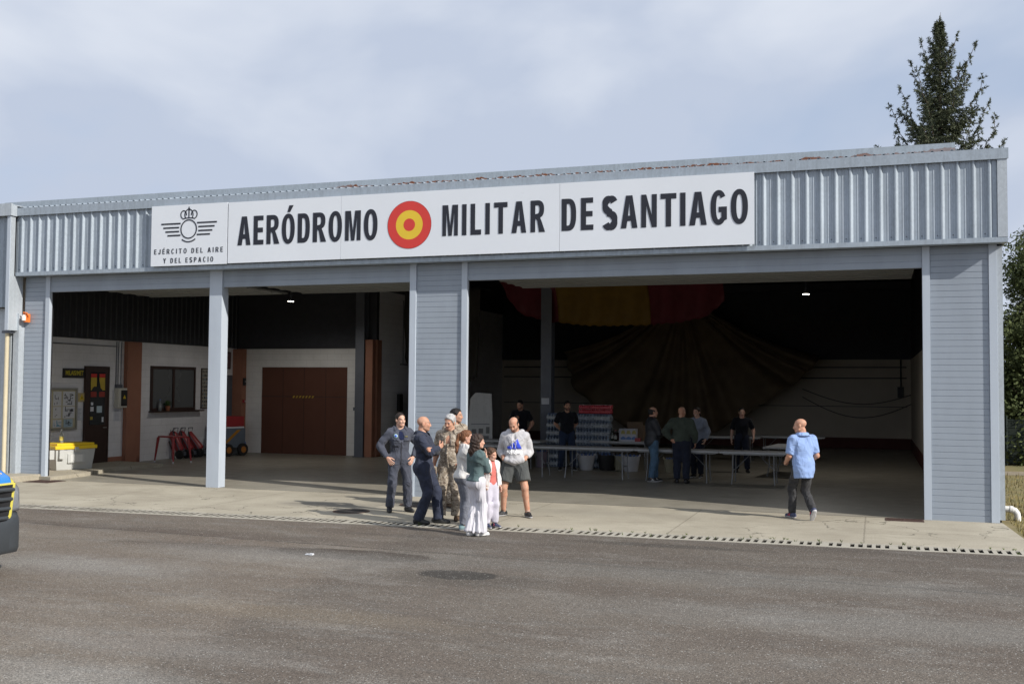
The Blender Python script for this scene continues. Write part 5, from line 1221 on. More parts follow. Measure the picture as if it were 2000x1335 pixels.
p.body(smile=False, hairmat=h_black); p.hair('fringe', h_black); p.top('padded_jacket', M('black_padded_nylon', (.018, .020, .026), .55, 0, .2, 9, .4, 16, aniso=(.3, .3, 2)), .038, .95, -.13, .50, .034, .003, 1); p.trousers('jeans', c_den, .016, fold=.005); p.shoes(c_bsh, c_wsole, accent=c_wsh)
p = Person('stout bald man in dark green jacket seen from behind, hand on hip', 1331, 943, 172, H=1.78, res=R2, feet=((.11, 0, 12), (-.11, .02, 12)), head=(-15, 4, 0), groupname=IN, build=1.28, skin='tan')
p.arm(1, (-.21, -.10, .02), (-1, -.4, 0), hdir=(.75, -.4, -.2), palm=(.4, .9, 0), curl=.35); p.arm(0, (.30, .08, -.04), (.5, -1, .1), curl=.5)
p.body(smile=False); p.top('jacket', c_olive, .030, .90, .0, .50, .026, .006, 3); p.trousers('trousers', c_ddark, .020, top=.04, fold=.005); p.shoes(c_boot)
mb = MB(); mb.tube([p.t(.185*math.cos(a)*1.05, .145*math.sin(a), .015) for a in np.linspace(0, 6.283, 25)], .018, 6); mb.build('belt', m_belt, p.root, smooth=True)
p = Person('smiling woman in a blue grey sweatshirt behind the man in the green jacket', 1362, 932, -18, H=1.74, res=R2, feet=((.09, 0, 8), (-.09, 0, 8)), head=(-10, 4, 4), groupname=IN, female=True)
p.arm_side(0); p.arm(1, (-.24, .12, -.02), (-.5, -1, 0), curl=.6)
p.body(hairmat=h_dark); p.hair('pony', h_dark); p.top('sweatshirt', c_gh, .030, .9, -.12, .49, .026, .005, 3); p.trousers('trousers', c_ddark, .014, fold=.004); p.shoes(c_bsh, c_wsole)
p = Person('young man in black standing alone behind the tables before the hanging parachute', 1449, 922, 2, H=1.70, res=R2, feet=((.15, 0, 12), (-.15, 0, 12)), head=(4, 4, 0), groupname=IN)
p.arm_side(0); p.arm(1, (-.31, .02, -.02), (-.5, -1, .1), curl=.5)
p.body(smile=False, hairmat=h_black); p.hair('crop', h_black); p.top('polo_shirt', c_blk, .022, -.15, -.12, .488, .022, .004, 1); p.trousers('trousers', c_ddark, .016, fold=.004); p.shoes(c_boot)

# ------------------------------------------------------------------ things in the left bay
def wallpos(px, py): return atx(px, py, XW)
def wallthing(name, lab, cat, y0, z0, y1, z1, group=None):        # root at the lower corner on the left wall; local u along +y
    return thing(name, lab, cat, (XW, y0, z0), 0, group)
def wbox(y0, z0, y1, z1, t0, t1): return MB().box(t0, y0, z0, t1, y1, z1)
# storage box
p1, p2 = gr(108, 919, .08), gr(182, 914.5, .08); a = math.atan2(p2[1]-p1[1], p2[0]-p1[0])
w = np.linalg.norm((p2-p1)[:2])+.05; d = .62; H_ = .62
t = thing('storage_box', 'grey grit bin with a bright yellow lid on the ledge inside the left doorway', 'storage bin', (p1[0], p1[1], .08), a)
m_bin = M('grey_bin_plastic', (.50, .51, .50), .45, 0, .04); m_lid = M('yellow_lid_plastic', (.80, .56, .025), .4, 0, .05)
mb = MB(); i0 = .055
mb.add([(i0, i0, 0), (w-i0, i0, 0), (w-i0, d-i0, 0), (i0, d-i0, 0), (0, 0, H_-.11), (w, 0, H_-.11), (w, d, H_-.11), (0, d, H_-.11)], [(0, 3, 2, 1), (4, 5, 6, 7), (0, 1, 5, 4), (1, 2, 6, 5), (2, 3, 7, 6), (3, 0, 4, 7)])
mb.build('tub', m_bin, t, bevel=.025, smooth=True)
MB().box(.30*w, -.012, .17, .72*w, .05, .40).build('recess_panel', m_bin, t, bevel=.01); MB().box(.36*w, -.018, .20, .66*w, -.012, .37).build('label_plate', M('pale_label', (.60, .61, .60), .5), t, bevel=.004)
for x in (.06*w, -.20): MB().box(x, -.07, .28, x+.13, .02, .50).build('lifting_lug', m_bin, t, bevel=.01)
mb = MB(); mb.box(-.03, -.035, H_-.11, w+.03, d+.03, H_-.02); mb.box(.03, .0, H_-.02, w-.03, d-.0, H_+.035); mb.build('lid', m_lid, t, bevel=.02, smooth=True)
mb = MB(); mb.box(w*.5-.05, -.045, H_-.16, w*.5+.05, -.02, H_-.06); mb.build('latch', m_bin, t, bevel=.006)
def bottle(name, lab, loc, h, col, cap, label=None, group=None, r=None, alpha=None):
    t = thing(name, lab, 'bottle', loc, 0, group); r = r or h*.145
    MB().lathe([(r*.9, 0), (r, .01), (r, h*.56), (r*.92, h*.62), (r*.42, h*.80), (r*.36, h*.93)], n=16).build('bottle_body', col, t, smooth=True)
    MB().lathe([(r*.42, h*.93), (r*.42, h), (r*.38, h*1.0)], n=12).build('cap', cap, t)
    if label: MB().lathe([(r*1.02, h*.18), (r*1.02, h*.48)], n=16).build('label', label, t, smooth=True)
    return t
m_pet = M('clear_pet', (.55, .60, .62), .08, 0, .05, trans=.65); m_blucap = M('blue_cap', (.05, .16, .45), .4)
p = at(125, 858, p1[1]+.30); bottle('water_bottle', 'clear plastic bottle with a yellow label standing on the yellow lid', (p1[0]+math.cos(a)*.30-math.sin(a)*.30, p1[1]+math.sin(a)*.30+math.cos(a)*.30, .08+H_+.034), .33, m_pet, m_white, M('yellow_label', (.6, .52, .15), .6))
p = gr(276, 899); bottle('water_bottle', 'clear bottle with blue cap standing on the floor beside the black bins', (p[0], p[1], 0), .33, M('pale_blue_pet', (.30, .42, .60), .12, 0, .05, trans=.5), m_blucap)
# signs and boards on the wall
t = wallthing('door_sign', 'black sign with yellow letters reading MILAIS/MET above the notice board', 'sign', 2.5, 2.34, 3.3, 2.58)
wbox(0, 0, .80, .245, 0, .03).build('board', m_black, t); text_mb('MILAIS/MET', .165, lambda x, y, tt: (tt, .40+x*.78, .125+y*1.0), .03, .033, .004).build('lettering', M('yellow_lettering', (.55, .47, .03), .6), t)
t = wallthing('notice_board', 'glazed notice board full of white charts on the wall behind the yellow lidded bin', 'notice board', 1.75, 1.0, 3.01, 2.08)
wbox(0, 0, 1.26, 1.08, 0, .03).build('backing', M('cream_board', (.50, .46, .32), .8), t)
mb = MB(); [mb.box(.0, *q) if False else mb.add(*[[], []]) for q in ()]
for q in ((0, 0, 1.26, .05), (0, 1.03, 1.26, 1.08), (0, .05, .05, 1.03), (1.21, .05, 1.26, 1.03)): mb.box(.031, q[0], q[1], .06, q[2], q[3])
mb.build('frame', M('aluminium_frame', (.45, .45, .42), .4, .6), t)
def poster(t, y0, z0, y1, z1, mat, ink, n, seed, x=.031):
    r_ = random.Random(seed); o = wbox(y0, z0, y1, z1, x, x+.004).build('poster', mat, t); mb = MB()
    for i in range(n):
        y = y0+.03+(y1-y0-.14)*r_.random(); z = z0+.03+(z1-z0-.1)*r_.random(); e = .0045+.0004*i/n*4
        if r_.random() < .6: mb.box(x+.004, y, z, x+e+.001, y+.03+.09*r_.random(), z+.012+.012*r_.random())
        else: mb.box(x+.004, y, z, x+e+.001, y+.012+.01*r_.random(), z+.03+.07*r_.random())
    mb.build('print', ink, o)
poster(t, .76, .62, 1.18, .99, m_paper, m_print, 22, 1); poster(t, .76, .30, 1.18, .60, m_paper, m_print, 18, 2); poster(t, .42, .62, .70, .99, m_paper, m_print, 5, 3); poster(t, .42, .30, .70, .60, m_paper, m_print, 3, 4)
poster(t, .42, .07, .72, .27, m_paper, m_printb, 10, 5); poster(t, .80, .07, 1.12, .28, M('pale_blue_chart', (.36, .48, .56), .7), m_print, 12, 6); poster(t, .08, .3, .36, .99, m_paper, m_print, 8, 7)
q0, q1 = wallpos(148, 767), wallpos(167, 784)
t = wallthing('caution_sign', 'small beige sign with a yellow warning triangle left of the brown office door', 'sign', q0[1], q1[2], q1[1], q0[2]); wy, wz = q1[1]-q0[1]-.02, q0[2]-q1[2]
wbox(0, 0, wy, wz, 0, .03).build('board', M('beige_sign', (.52, .42, .22), .6), t); mb = MB(); c_ = wy*.55
mb.prism([(c_-.09, .05), (c_+.09, .05), (c_, .20)], lambda a_, b_, tt: (tt, a_, b_), .03, .033); mb.build('triangle', M('warning_yellow', (.65, .48, .02), .5), t)
MB().prism([(c_-.015, .08), (c_+.02, .08), (c_+.005, .16)], lambda a_, b_, tt: (tt, a_, b_), .033, .035).build('bolt', m_black, t)
for (xa_, ya_, xb_, yb_), lab in (((150, 795, 161, 820), 'white typed sheet taped below the beige warning sign'), ((222, 797, 236, 822), 'white typed sheet taped below the electric box')):
    q0, q1 = wallpos(xa_, ya_), wallpos(xb_, yb_); t = wallthing('paper_notice', lab, 'notice', q0[1], q1[2], 0, 0); wy, wz = q1[1]-q0[1], q0[2]-q1[2]
    wbox(0, 0, wy, wz, 0, .004).build('sheet', m_paper, t); mb = MB()
    for i in range(9): mb.box(.004, .04, wz-.05-.035*i, .0055, wy-.05-.05*random.random(), wz-.04-.035*i)
    mb.build('print', M('faint_print', (.25, .27, .34), .8), t)
t = wallthing('electric_box', 'white electric box with a black warning door between office door and brown pilaster', 'electric box', 4.46, 1.54, 0, 0)
wbox(0, 0, .36, .54, 0, .14).build('cabinet', M('cream_cabinet', (.55, .54, .48), .5), t, bevel=.01); wbox(.12, .05, .345, .48, .141, .16).build('door', m_black, t)
MB().prism([(.17, .25), (.29, .25), (.23, .35)], lambda a_, b_, tt: (tt, a_, b_), .16, .164).build('triangle', M('warning_yellow', (.65, .48, .02), .5), t)
t = wallthing('picture_board', 'narrow framed board of small badges to the right of the office window', 'picture board', 8.36, 1.45, 0, 0)
wbox(0, 0, .60, 1.25, 0, .03).build('frame', m_dkbrown, t); wbox(.03, .03, .57, 1.22, .03, .034).build('panel', M('beige_panel', (.33, .31, .26), .8), t)
mb = MB(); mb2 = MB()
for i in range(6):
    for j in range(10): (mb if (i*7+j*3) % 4 else mb2).lathe([(.026+.008*((i+j) % 3), 0), (.02, .003)], (0, 0, 0), 8) if False else (mb if (i*7+j*3) % 4 else mb2).box(.034, .05+.085*i, .07+.115*j, .037, .05+.085*i+.04+.012*((i*j) % 3), .07+.115*j+.055+.015*((i+j) % 2))
mb.build('badges', m_print, t); mb2.build('badges', M('dull_blue_badge', (.08, .14, .22), .7), t)
q0, q1 = wallpos(453, 690), wallpos(477, 722); t = wallthing('wall_poster', 'framed dark red poster above the blue grey door', 'poster', 9.15, 2.70, 0, 0)
wbox(0, 0, .75, .55, 0, .03).build('frame', m_dkbrown, t); wbox(.04, .04, .71, .51, .031, .034).build('print', M('dusky_pink_print', (.16, .09, .10), .7), t)
# pot plant and bottle on the sill
t = thing('pot_plant', 'small green plant in a terracotta pot on the office window sill', 'plant', (XW+.12, 6.62, 1.418))
MB().lathe([(.05, 0), (.075, .12), (.08, .12), (.08, .14), (.06, .14)], n=14).build('pot', M('terracotta_pot', (.32, .12, .06), .8), t, smooth=True)
mb = MB()
for i in range(60):
    a_ = 6.28*random.random(); h = .14+.16*random.random(); r_ = .02+.10*random.random(); x, y = math.cos(a_)*r_, math.sin(a_)*r_
    mb.add([(x*.2, y*.2, .13), (x-.015*math.sin(a_), y+.015*math.cos(a_), h), (x*1.4, y*1.4, h+.01), (x+.015*math.sin(a_), y-.015*math.cos(a_), h)], [(0, 1, 2, 3)])
mb.build('foliage', M('pot_leaf', (.06, .11, .03), .6), t, fix=False)
bottle('water_bottle', 'pale blue bottle standing on the office window sill beside the pot plant', (XW+.11, 6.28, 1.418), .34, m_pet, m_blucap)
# black bins
for px, lab, s_ in ((256, 'black slatted bin against the brown pilaster', 1), (271, 'black bin with a dented rim right of its twin by the pilaster', .97)):
    p = gr(px, 899 if px < 260 else 897); t = thing('waste_bin', lab, 'bin', (p[0], p[1], 0), .3)
    mb = MB(); mb.lathe([(.16, 0), (.19, .7*s_), (.20, .72*s_), (.17, .72*s_), (.15, .1)], n=18); mb.build('bin_body', m_black, t, smooth=True)
    mb = MB(); [mb.box(.175*math.cos(k*.524)-.012, .175*math.sin(k*.524)-.012, .06, .195*math.cos(k*.524)+.012, .195*math.sin(k*.524)+.012, .66*s_) for k in range(12)]; mb.build('ribs', M('dark_ribs', (.035, .033, .036), .5), t)
    MB().box(-.03, -.22, .5*s_, .03, -.18, .56*s_).build('handle', m_black, t)
# red metal table
q = [gr(302, 902), gr(338, 905), gr(373, 903)]; qc = (q[0]+q[1]*0+q[2])/2; q3 = q[0]+q[2]-q[1]
t = thing('metal_table', 'small red metal table with splayed legs below the office window', 'table', (qc[0], qc[1], 0)); m_redm = M('red_enamel', (.33, .035, .04), .35, 0, .08)
for v in (q[0], q[1], q[2], q3):
    v = v-qc; mb = MB(); mb.tube([(v[0], v[1], .05), (v[0]*.82, v[1]*.82, .70)], [.022, .042], 8); mb.build('leg', m_redm, t, smooth=True); MB().cyl((v[0], v[1], 0), (v[0], v[1], .05), .022).build('foot_cap', m_paper, t)
pl = [(v-qc)*.86 for v in (q[0], q[1], q[2], q3)]; MB().prism([(v[0], v[1]) for v in pl], lambda a_, b_, tt: (a_, b_, tt), .70, .74).build('top', m_redm, t, bevel=.012)
# fire extinguisher trolleys
for k, (px, py, lab) in enumerate(((352, 898, 'red wheeled fire extinguisher standing behind the red metal table'), (372, 896, 'red fire extinguisher leaning right of its neighbour behind the red table'), (392, 894, 'red wheeled fire extinguisher nearest the white door post'))):
    p = gr(px, py-3); t = thing('fire_extinguisher', lab, 'fire extinguisher', (p[0], p[1], 0), 0, 'wheeled fire extinguishers'); le = .22+.08*k
    dx = np.array([-.75, -.3, 0])*le; A = V3(0, 0, .22); B = A+V3(0, 0, .56)*math.cos(le)+dx*1.4
    mb = MB(); mb.tube([A, A+(B-A)*.06, A+(B-A)*.9, B, B+(B-A)*.07], [.09, .125, .125, .09, .04], 16); mb.build('cylinder', m_redm, t, smooth=True)
    mb = MB(); mb.tube([B+(B-A)*.07, B+(B-A)*.14], .03, 8); mb.tube([B+(B-A)*.12, B+V3(-.16, -.08, .12)], .014, 6); mb.tube([B+(B-A)*.12, B+V3(.1, .02, .12)], .012, 6); mb.build('valve', m_steel, t)
    mb = MB(); mb.tube([B+V3(.02, 0, .05), B+V3(.15, -.12, .02), B+V3(.24, -.16, -.25), B+V3(.12, -.16, -.5), B+V3(.0, -.14, -.25)], .017, 8); mb.build('hose', m_rubber, t, smooth=True)
    for y in (-.17, .17): MB().tube([(.1, y-.03, .13), (.1, y+.03, .13)], .13, 16).build('wheel', m_rubber, t)
    mb = MB(); mb.tube([(.1, -.17, .13), (.1, .17, .13)], .015); mb.box(-.1, -.12, .08, .12, .12, .20); mb.tube([(.1, -.12, .13), B+V3(.10, -.10, .0), B+V3(.13, -.1, .14), B+V3(.13, .1, .14), B+V3(.10, .10, 0), (.1, .12, .13)], .014, 6); mb.build('trolley', m_dsteel, t)
# ground power cart with red box, jerrycans
p = gr(444, 889); t = thing('service_cart', 'blue grey service cart with a red box on top behind the middle door post', 'cart', (p[0], p[1], 0), 1.35)
MB().box(-.45, -.30, .25, .45, .30, .85).build('cart_body', M('blue_grey_enamel', (.13, .16, .20), .5), t, bevel=.02)
MB().box(-.40, -.29, .90, .40, .29, 1.22).build('red_box', m_redm, t, bevel=.02); MB().box(-.40, -.29, .852, .40, .29, .898).build('white_band', m_paper, t)
MB().prism([(-.44, .40), (-.30, .40), (.25, .80), (.1, .80)], lambda a_, b_, tt: (a_, tt, b_), -.306, -.302).build('orange_stripe', M('orange_stripe', (.45, .20, .02), .5), t)
for x, y in ((-.3, -.34), (.3, -.34), (-.3, .34), (.3, .34)):
    wh = MB().tube([(x, y-.05, .19), (x, y+.05, .19)], .19, 20).build('wheel', m_rubber, t); MB().tube([(x, y-.056, .19), (x, y+.056, .19)], .10, 16).build('hub', M('orange_hub', (.42, .16, .03), .5), wh)
for px, lab in ((461, 'translucent white jerrycan touching the service cart'), (472, 'translucent white jerrycan nearer the brown pilaster')):
    p = gr(px, 887); t = thing('jerrycan', lab, 'jerrycan', (p[0], p[1], 0), .5); mj = M('milky_jerrycan', (.36, .38, .38), .4)
    MB().box(-.13, -.10, 0, .13, .10, .34).build('can', mj, t, bevel=.03, smooth=True); mb = MB(); mb.tube([(-.10, 0, .33), (-.08, 0, .40), (.04, 0, .40), (.06, 0, .33)], .018, 8); mb.build('handle', mj, t, smooth=True); MB().cyl((.09, 0, .33), (.09, 0, .40), .032).build('cap', m_blucap, t)
# hose stand by the brown gate
p = gr(694, 886); t = thing('hose_stand', 'black standpipe with a coiled green hose beside the grey column', 'hose stand', (p[0], p[1], 0))
mb = MB(); mb.tube([(0, 0, 0), (0, 0, 1.12)], .03, 8); mb.tube([(0, 0, 1.05), (-.08, -.04, 1.15)], .03, 8); mb.tube([(0, 0, .3), (.25, -.05, .3), (.25, -.05, .02)], .018, 6); mb.box(-.15, -.1, 0, .2, .1, .02); mb.build('standpipe', m_black, t)
mb = MB(); mb.tube([(.02+.30*u+.03*math.sin(u*60), .05*math.cos(u*60)-.02, .86+.05*math.sin(u*44)) for u in np.linspace(0, 1, 60)], .018, 6); mb.build('green_hose', M('green_hose', (.03, .085, .04), .5), t, smooth=True)
MB().box(-.16, .05, .62, -.02, .056, .98).build('instruction_card', m_paper, t); MB().box(-.15, .03, .50, -.03, .05, .60).build('green_sign', M('green_sign', (.03, .12, .08), .6), t)
p = atx(778, 787, -14.68); t = thing('wall_phone', 'black handset box hanging on the block wall above the man in slate coveralls', 'phone', (-14.675, p[1], p[2]-.25)); MB().box(-.0, -.13, .0, .10, .13, .55).build('case', m_black, t, bevel=.02); mb = MB(); mb.tube([(.06, .0, 0), (.08, .06, -.2), (.06, .0, -.35), (.07, -.06, -.15)], .012, 6); mb.build('cord', m_black, t)
for px, py, y0, lab in ((487, 745, 9.9, 'small dark switch box on the white corner strip left of the brown gate'), (485, 783, 9.9, 'small red alarm button left of the brown gate')):
    p = at(px, py, YB-.01); t = thing('switch_box', lab, 'switch', (XW+.37, YB-.16, p[2])); MB().box(0, -.05, -.12 if 'dark' in lab else -.05, .06, .05, .12 if 'dark' in lab else .05).build('case', m_black if 'dark' in lab else m_redm, t, bevel=.01); MB().box(.06, -.02, -.02, .075, .02, .02).build('button', m_steel, t)

# ------------------------------------------------------------------ things in the right bay
# folding tables
m_top = M('light_grey_table_plastic', (.40, .41, .42), .5, 0, .03); m_leg = M('grey_table_tube', (.22, .23, .24), .45, .4)
def make_table(lab, x, y, L=1.80, rz=0., D_=.75, group='folding tables in the front row'):
    t = thing('folding_table', lab, 'table', (x, y, 0), rz, group)
    MB().box(-L/2, -D_/2, .70, L/2, D_/2, .745).build('tabletop', m_top, t, bevel=.014, smooth=True)
    MB().box(-L/2+.08, -D_/2+.06, .672, L/2-.08, -D_/2+.085, .699).box(-L/2+.08, D_/2-.085, .672, L/2-.08, D_/2-.06, .699).build('rail', m_leg, t)
    for s_ in (-1, 1):
        x0 = s_*(L/2-.30); mb = MB(); mb.tube([(x0, -D_/2+.09, .69), (x0, -D_/2+.11, .30), (x0+s_*.02, -D_/2+.05, .0)], .015, 8); mb.tube([(x0, D_/2-.09, .69), (x0, D_/2-.11, .30), (x0+s_*.02, D_/2-.05, 0)], .015, 8)
        mb.tube([(x0, -D_/2+.11, .30), (x0, D_/2-.11, .30)], .012, 6); mb.tube([(x0, 0, .30), (x0-s_*.38, 0, .685)], .010, 6); mb.build('leg', m_leg, t, smooth=True)
    return t
YT = 5.35
def xt(px, py): return at(px, py, YT)[0]
ed = [xt(893, 866), xt(1080, 869), xt(1238, 873), xt(1404, 879), xt(1538, 884)]
tl = ['front folding table nearest the white van door', 'front folding table before the man in the black T-shirt', 'front folding table beside the man in the black padded jacket', 'front folding table at the right end of the row']
for i in range(4): make_table(tl[i], (ed[i]+ed[i+1])/2, YT+.375, ed[i+1]-ed[i]-.012)
p = gr(1210, 861, .745); make_table('folding table carrying bottles behind the front row', p[0]+.1, p[1]+.2, 1.8, .03, group='folding tables further back'); TB = (p[0]+.1, p[1]+.2)
for px, lab in ((1415, 'far folding table left of the pair by the back wall'), (1540, 'far folding table right of the pair by the back wall')):
    p = gr(px, 852, .745); make_table(lab, p[0], p[1]+.4, 1.83*1.15, 0, group='folding tables further back')
p = gr(1005, 858, .745); make_table('folding table in front of the man looking at his phone', p[0], p[1]-.2, 1.8, .05, group='folding tables further back')
p = gr(1480, 866, .745); make_table('folding table turned lengthwise behind the walking man', p[0]+.75, p[1]-.6, 1.83, 1.45, group='folding tables further back')
# bottles, carton and boxes on the second table
def ont(px): p = at(px, 850, TB[1]); return p[0]
m_dg = M('dark_green_glass', (.012, .025, .012), .08, spec=.7); m_db = M('dark_brown_glass', (.02, .012, .008), .08, spec=.7); m_wb = M('white_bottle', (.42, .42, .40), .4); m_lab = M('bottle_label', (.42, .42, .38), .7); m_pl = M('pink_label', (.40, .16, .22), .7)
spec = [(1171.5, .19, m_wb, 'small white sauce bottle, leftmost of the three on the second table'), (1175.5, .19, m_wb, 'small white sauce bottle, middle of the three on the second table'), (1180, .19, m_wb, 'small white sauce bottle, rightmost of the three on the second table'),
        (1186, .33, m_wb, 'white bottle with a pink label among the bottles on the second table'), (1192, .33, m_wb, 'tall white bottle next to the dark bottles on the second table'), (1199, .36, m_dg, 'dark green wine bottle with a pale label'), (1206, .30, m_db, 'dark brown bottle with a pale label beside the printed carton')]
for i, (px, h, mt, lab) in enumerate(spec): bottle('bottle', lab, (ont(px), TB[1]-.22+.04*(i % 2), .745), h, mt, m_black if h > .34 else m_redm, m_pl if i == 3 else (m_lab if i > 3 else None), 'bottles on the second table', r=.042 if h > .25 else .03)
t = thing('carton', 'white printed drinks carton on the second table', 'carton', (ont(1229), TB[1]-.12, .745)); wc = (ont(1245)-ont(1213))/2
MB().box(-wc, -.14, 0, wc, .14, .34).build('carton_body', M('white_carton', (.46, .47, .52), .7), t, bevel=.006); mb = MB(); mb2 = MB()
for k in range(3):
    x = -wc+.05+k*wc*.66; mb.prism([(x, .20), (x+.13, .20), (x+.10, .30), (x+.03, .30)], lambda a_, b_, tt: (a_, tt, b_), -.143, -.1405); mb2.prism([(x, .05), (x+.14, .05), (x+.14, .10), (x+.07, .14), (x, .10)], lambda a_, b_, tt: (a_, tt, b_), -.143, -.1405)
mb.build('yellow_print', M('dull_yellow_print', (.42, .36, .12), .7), t); mb2.build('blue_print', M('dull_blue_print', (.12, .2, .42), .7), t)
t = thing('cardboard_box', 'open brown cardboard box behind the printed carton', 'box', (ont(1240), TB[1]+.2, .745)); MB().box(-.22, -.15, 0, .22, .15, .42).build('box_body', M('brown_card', (.16, .11, .07), .85), t); MB().box(-.22, -.20, .40, .22, -.152, .52).build('flap', M('brown_card', (.16, .11, .07), .85), t)
t = thing('napkin_pack', 'red packet lying beside the printed carton', 'packet', (ont(1249), TB[1]-.2, .745)); MB().box(-.07, -.08, 0, .07, .08, .10).build('packet', m_redm, t, bevel=.01)
# tubs on the floor
def tub(px, py, wpx, hpx, mat, lab, cat='tub'):
    p = gr(px, py); dep = np.dot(np.array(p)-CAM, RM[2]); r = wpx/2/FPX*dep; h = hpx/FPX*dep
    t = thing('tub', lab, cat, (p[0], p[1]+r*.8, 0), 0, 'tubs under the tables')
    MB().lathe([(r*.74, 0), (r*.76, .01), (r*.98, h*.96), (r*1.03, h*.96), (r*1.03, h), (r*.95, h), (r*.74, .06)], n=24).build('tub_body', mat, t, smooth=True)
    for s_ in (-1, 1): mb = MB(); mb.tube([(s_*r*.95, -.06, h*.97), (s_*r*1.0, -.05, h*1.10), (s_*r*1.0, .05, h*1.10), (s_*r*.95, .06, h*.97)], .012, 6); mb.build('handle', mat, t, smooth=True)
    mb = MB()
    for k in range(9):
        a_ = k*2.4; q_ = r*.75*math.sqrt(k/9); mb.lathe([(.03, h*.75), (.03, h*.96), (.014, h*1.05), (.014, h*1.09)], (q_*math.cos(a_), q_*math.sin(a_), 0), 8)
    tag(mb.build('drinks', M('blue_bottle_tops', (.04, .10, .28), .4), t, smooth=True), None, None, kind='stuff')
    return t
m_wt = M('white_tub_plastic', (.50, .51, .54), .5); m_bt = M('beige_tub_plastic', (.30, .28, .20), .5)
tub(1141, 918, 36, 29, m_wt, 'white tub right of the man in the black T-shirt'); tub(1181, 918, 36, 30, m_black, 'black tub between the white and the beige tubs'); tub(1209, 918, 28, 28, m_bt, 'beige tub partly hidden behind its white neighbour')
tub(1229, 921, 36, 30, m_wt, 'white tub left of the man in the padded jacket'); tub(1307, 923, 26, 27, m_bt, 'beige tub left of the man in the green jacket'); tub(1053, 912, 26, 30, M('mauve_tub_plastic', (.19, .15, .19), .5), 'mauve tub behind the grey column')
# stacks of water packs and can packs
m_film = M('bottled_water', (.24, .29, .36), .15, 0, .25, 9, spec=.9); m_cap2 = M('pack_cap', (.10, .16, .30), .5); m_can = M('red_can', (.42, .018, .035), .3, .35); m_cant = M('can_top', (.5, .5, .5), .3, .8)
def pack_proto(name, nx, ny, r, h, mat, capm, cat):
    t = thing(name, 'x', cat); W_, D_ = nx*2*r, ny*2*r
    mb = MB(); [mb.lathe([(r*.9, 0), (r, .01), (r, h*.70), (r*.45, h*.88), (r*.45, h*.9)] if capm is m_cap2 else [(r*.9, 0), (r, .008), (r, h*.93), (r*.85, h*.97)], (-W_/2+r+i*2*r, -D_/2+r+j*2*r, 0), 10) for i in range(nx) for j in range(ny)]
    mb.build('bottles' if capm is m_cap2 else 'cans', mat, t, smooth=True)
    mb = MB(); [mb.lathe([(r*.5 if capm is m_cap2 else r*.8, h*.9), (r*.5 if capm is m_cap2 else r*.8, h)], (-W_/2+r+i*2*r, -D_/2+r+j*2*r, 0), 8) for i in range(nx) for j in range(ny)]; mb.build('caps' if capm is m_cap2 else 'can_tops', capm, t)
    mb = MB(); mb.add([(-W_/2-.002, -D_/2-.002, h*.25), (W_/2+.002, -D_/2-.002, h*.25), (W_/2+.002, D_/2+.002, h*.25), (-W_/2-.002, D_/2+.002, h*.25), (-W_/2-.002, -D_/2-.002, h*.62), (W_/2+.002, -D_/2-.002, h*.62), (W_/2+.002, D_/2+.002, h*.62), (-W_/2-.002, D_/2+.002, h*.62)], [(0, 1, 5, 4), (1, 2, 6, 5), (2, 3, 7, 6), (3, 0, 4, 7)])
    mb.build('wrapper', M('pack_wrap', (.30, .34, .40), .2, 0, .5, 14, spec=.8) if capm is m_cap2 else M('red_wrap', (.50, .06, .08), .3), t); return t
YS2 = 8.6; ORD = ['bottom', 'second', 'third', 'fourth', 'fifth', 'sixth', 'seventh']
wp = pack_proto('water_pack', 6, 4, .042, .208, m_film, m_cap2, 'water pack'); first = True
for px, nm in ((1083, 'stack beside the grey column'), (1141, 'stack under the left-end cans'), (1172, 'stack behind the bottle table')):
    x = at(px, 850, YS2)[0]
    for k in range(7 if px != 1083 else 7):
        o = wp if first else copy_tree(wp); first = False; o.location = (x+.012*math.sin(k*5+px), YS2+.2+.02*math.cos(k*3), .004+k*.2105)
        o.rotation_euler.z = .02*math.sin(k*7); o['label'] = 'clear water bottle pack, '+ORD[k]+' from the floor, '+nm; o['group'] = 'stacked water packs'
        if k == 6: o['label'] = 'clear water bottle pack, topmost of the '+nm
cp = pack_proto('can_pack', 6, 4, .0265, .118, m_can, m_cant, 'can pack'); first = True
for r_ in range(2):
    for c_, px in enumerate((1141, 1161, 1182)):
        o = cp if first else copy_tree(cp); first = False; x = at(px, 800, YS2)[0]; o.location = (x, YS2+.12, 1.482+r_*.1195)
        o['label'] = 'red can pack, %s of the %s row on the water stacks' % (('left end', 'middle', 'right end')[c_], ('lower', 'upper')[r_]); o['group'] = 'red can packs on the water stacks'
# paper on the column
p = at(1065, 783, 9.56); t = thing('paper_notice', 'white paper taped to the grey steel column in the right bay', 'notice', (p[0], 9.575, p[2])); MB().box(-.12, 0, -.09, .11, .006, .09).build('sheet', m_paper, t); MB().box(-.05, -.003, .09, .05, .006, .10).build('tape', m_black, t)
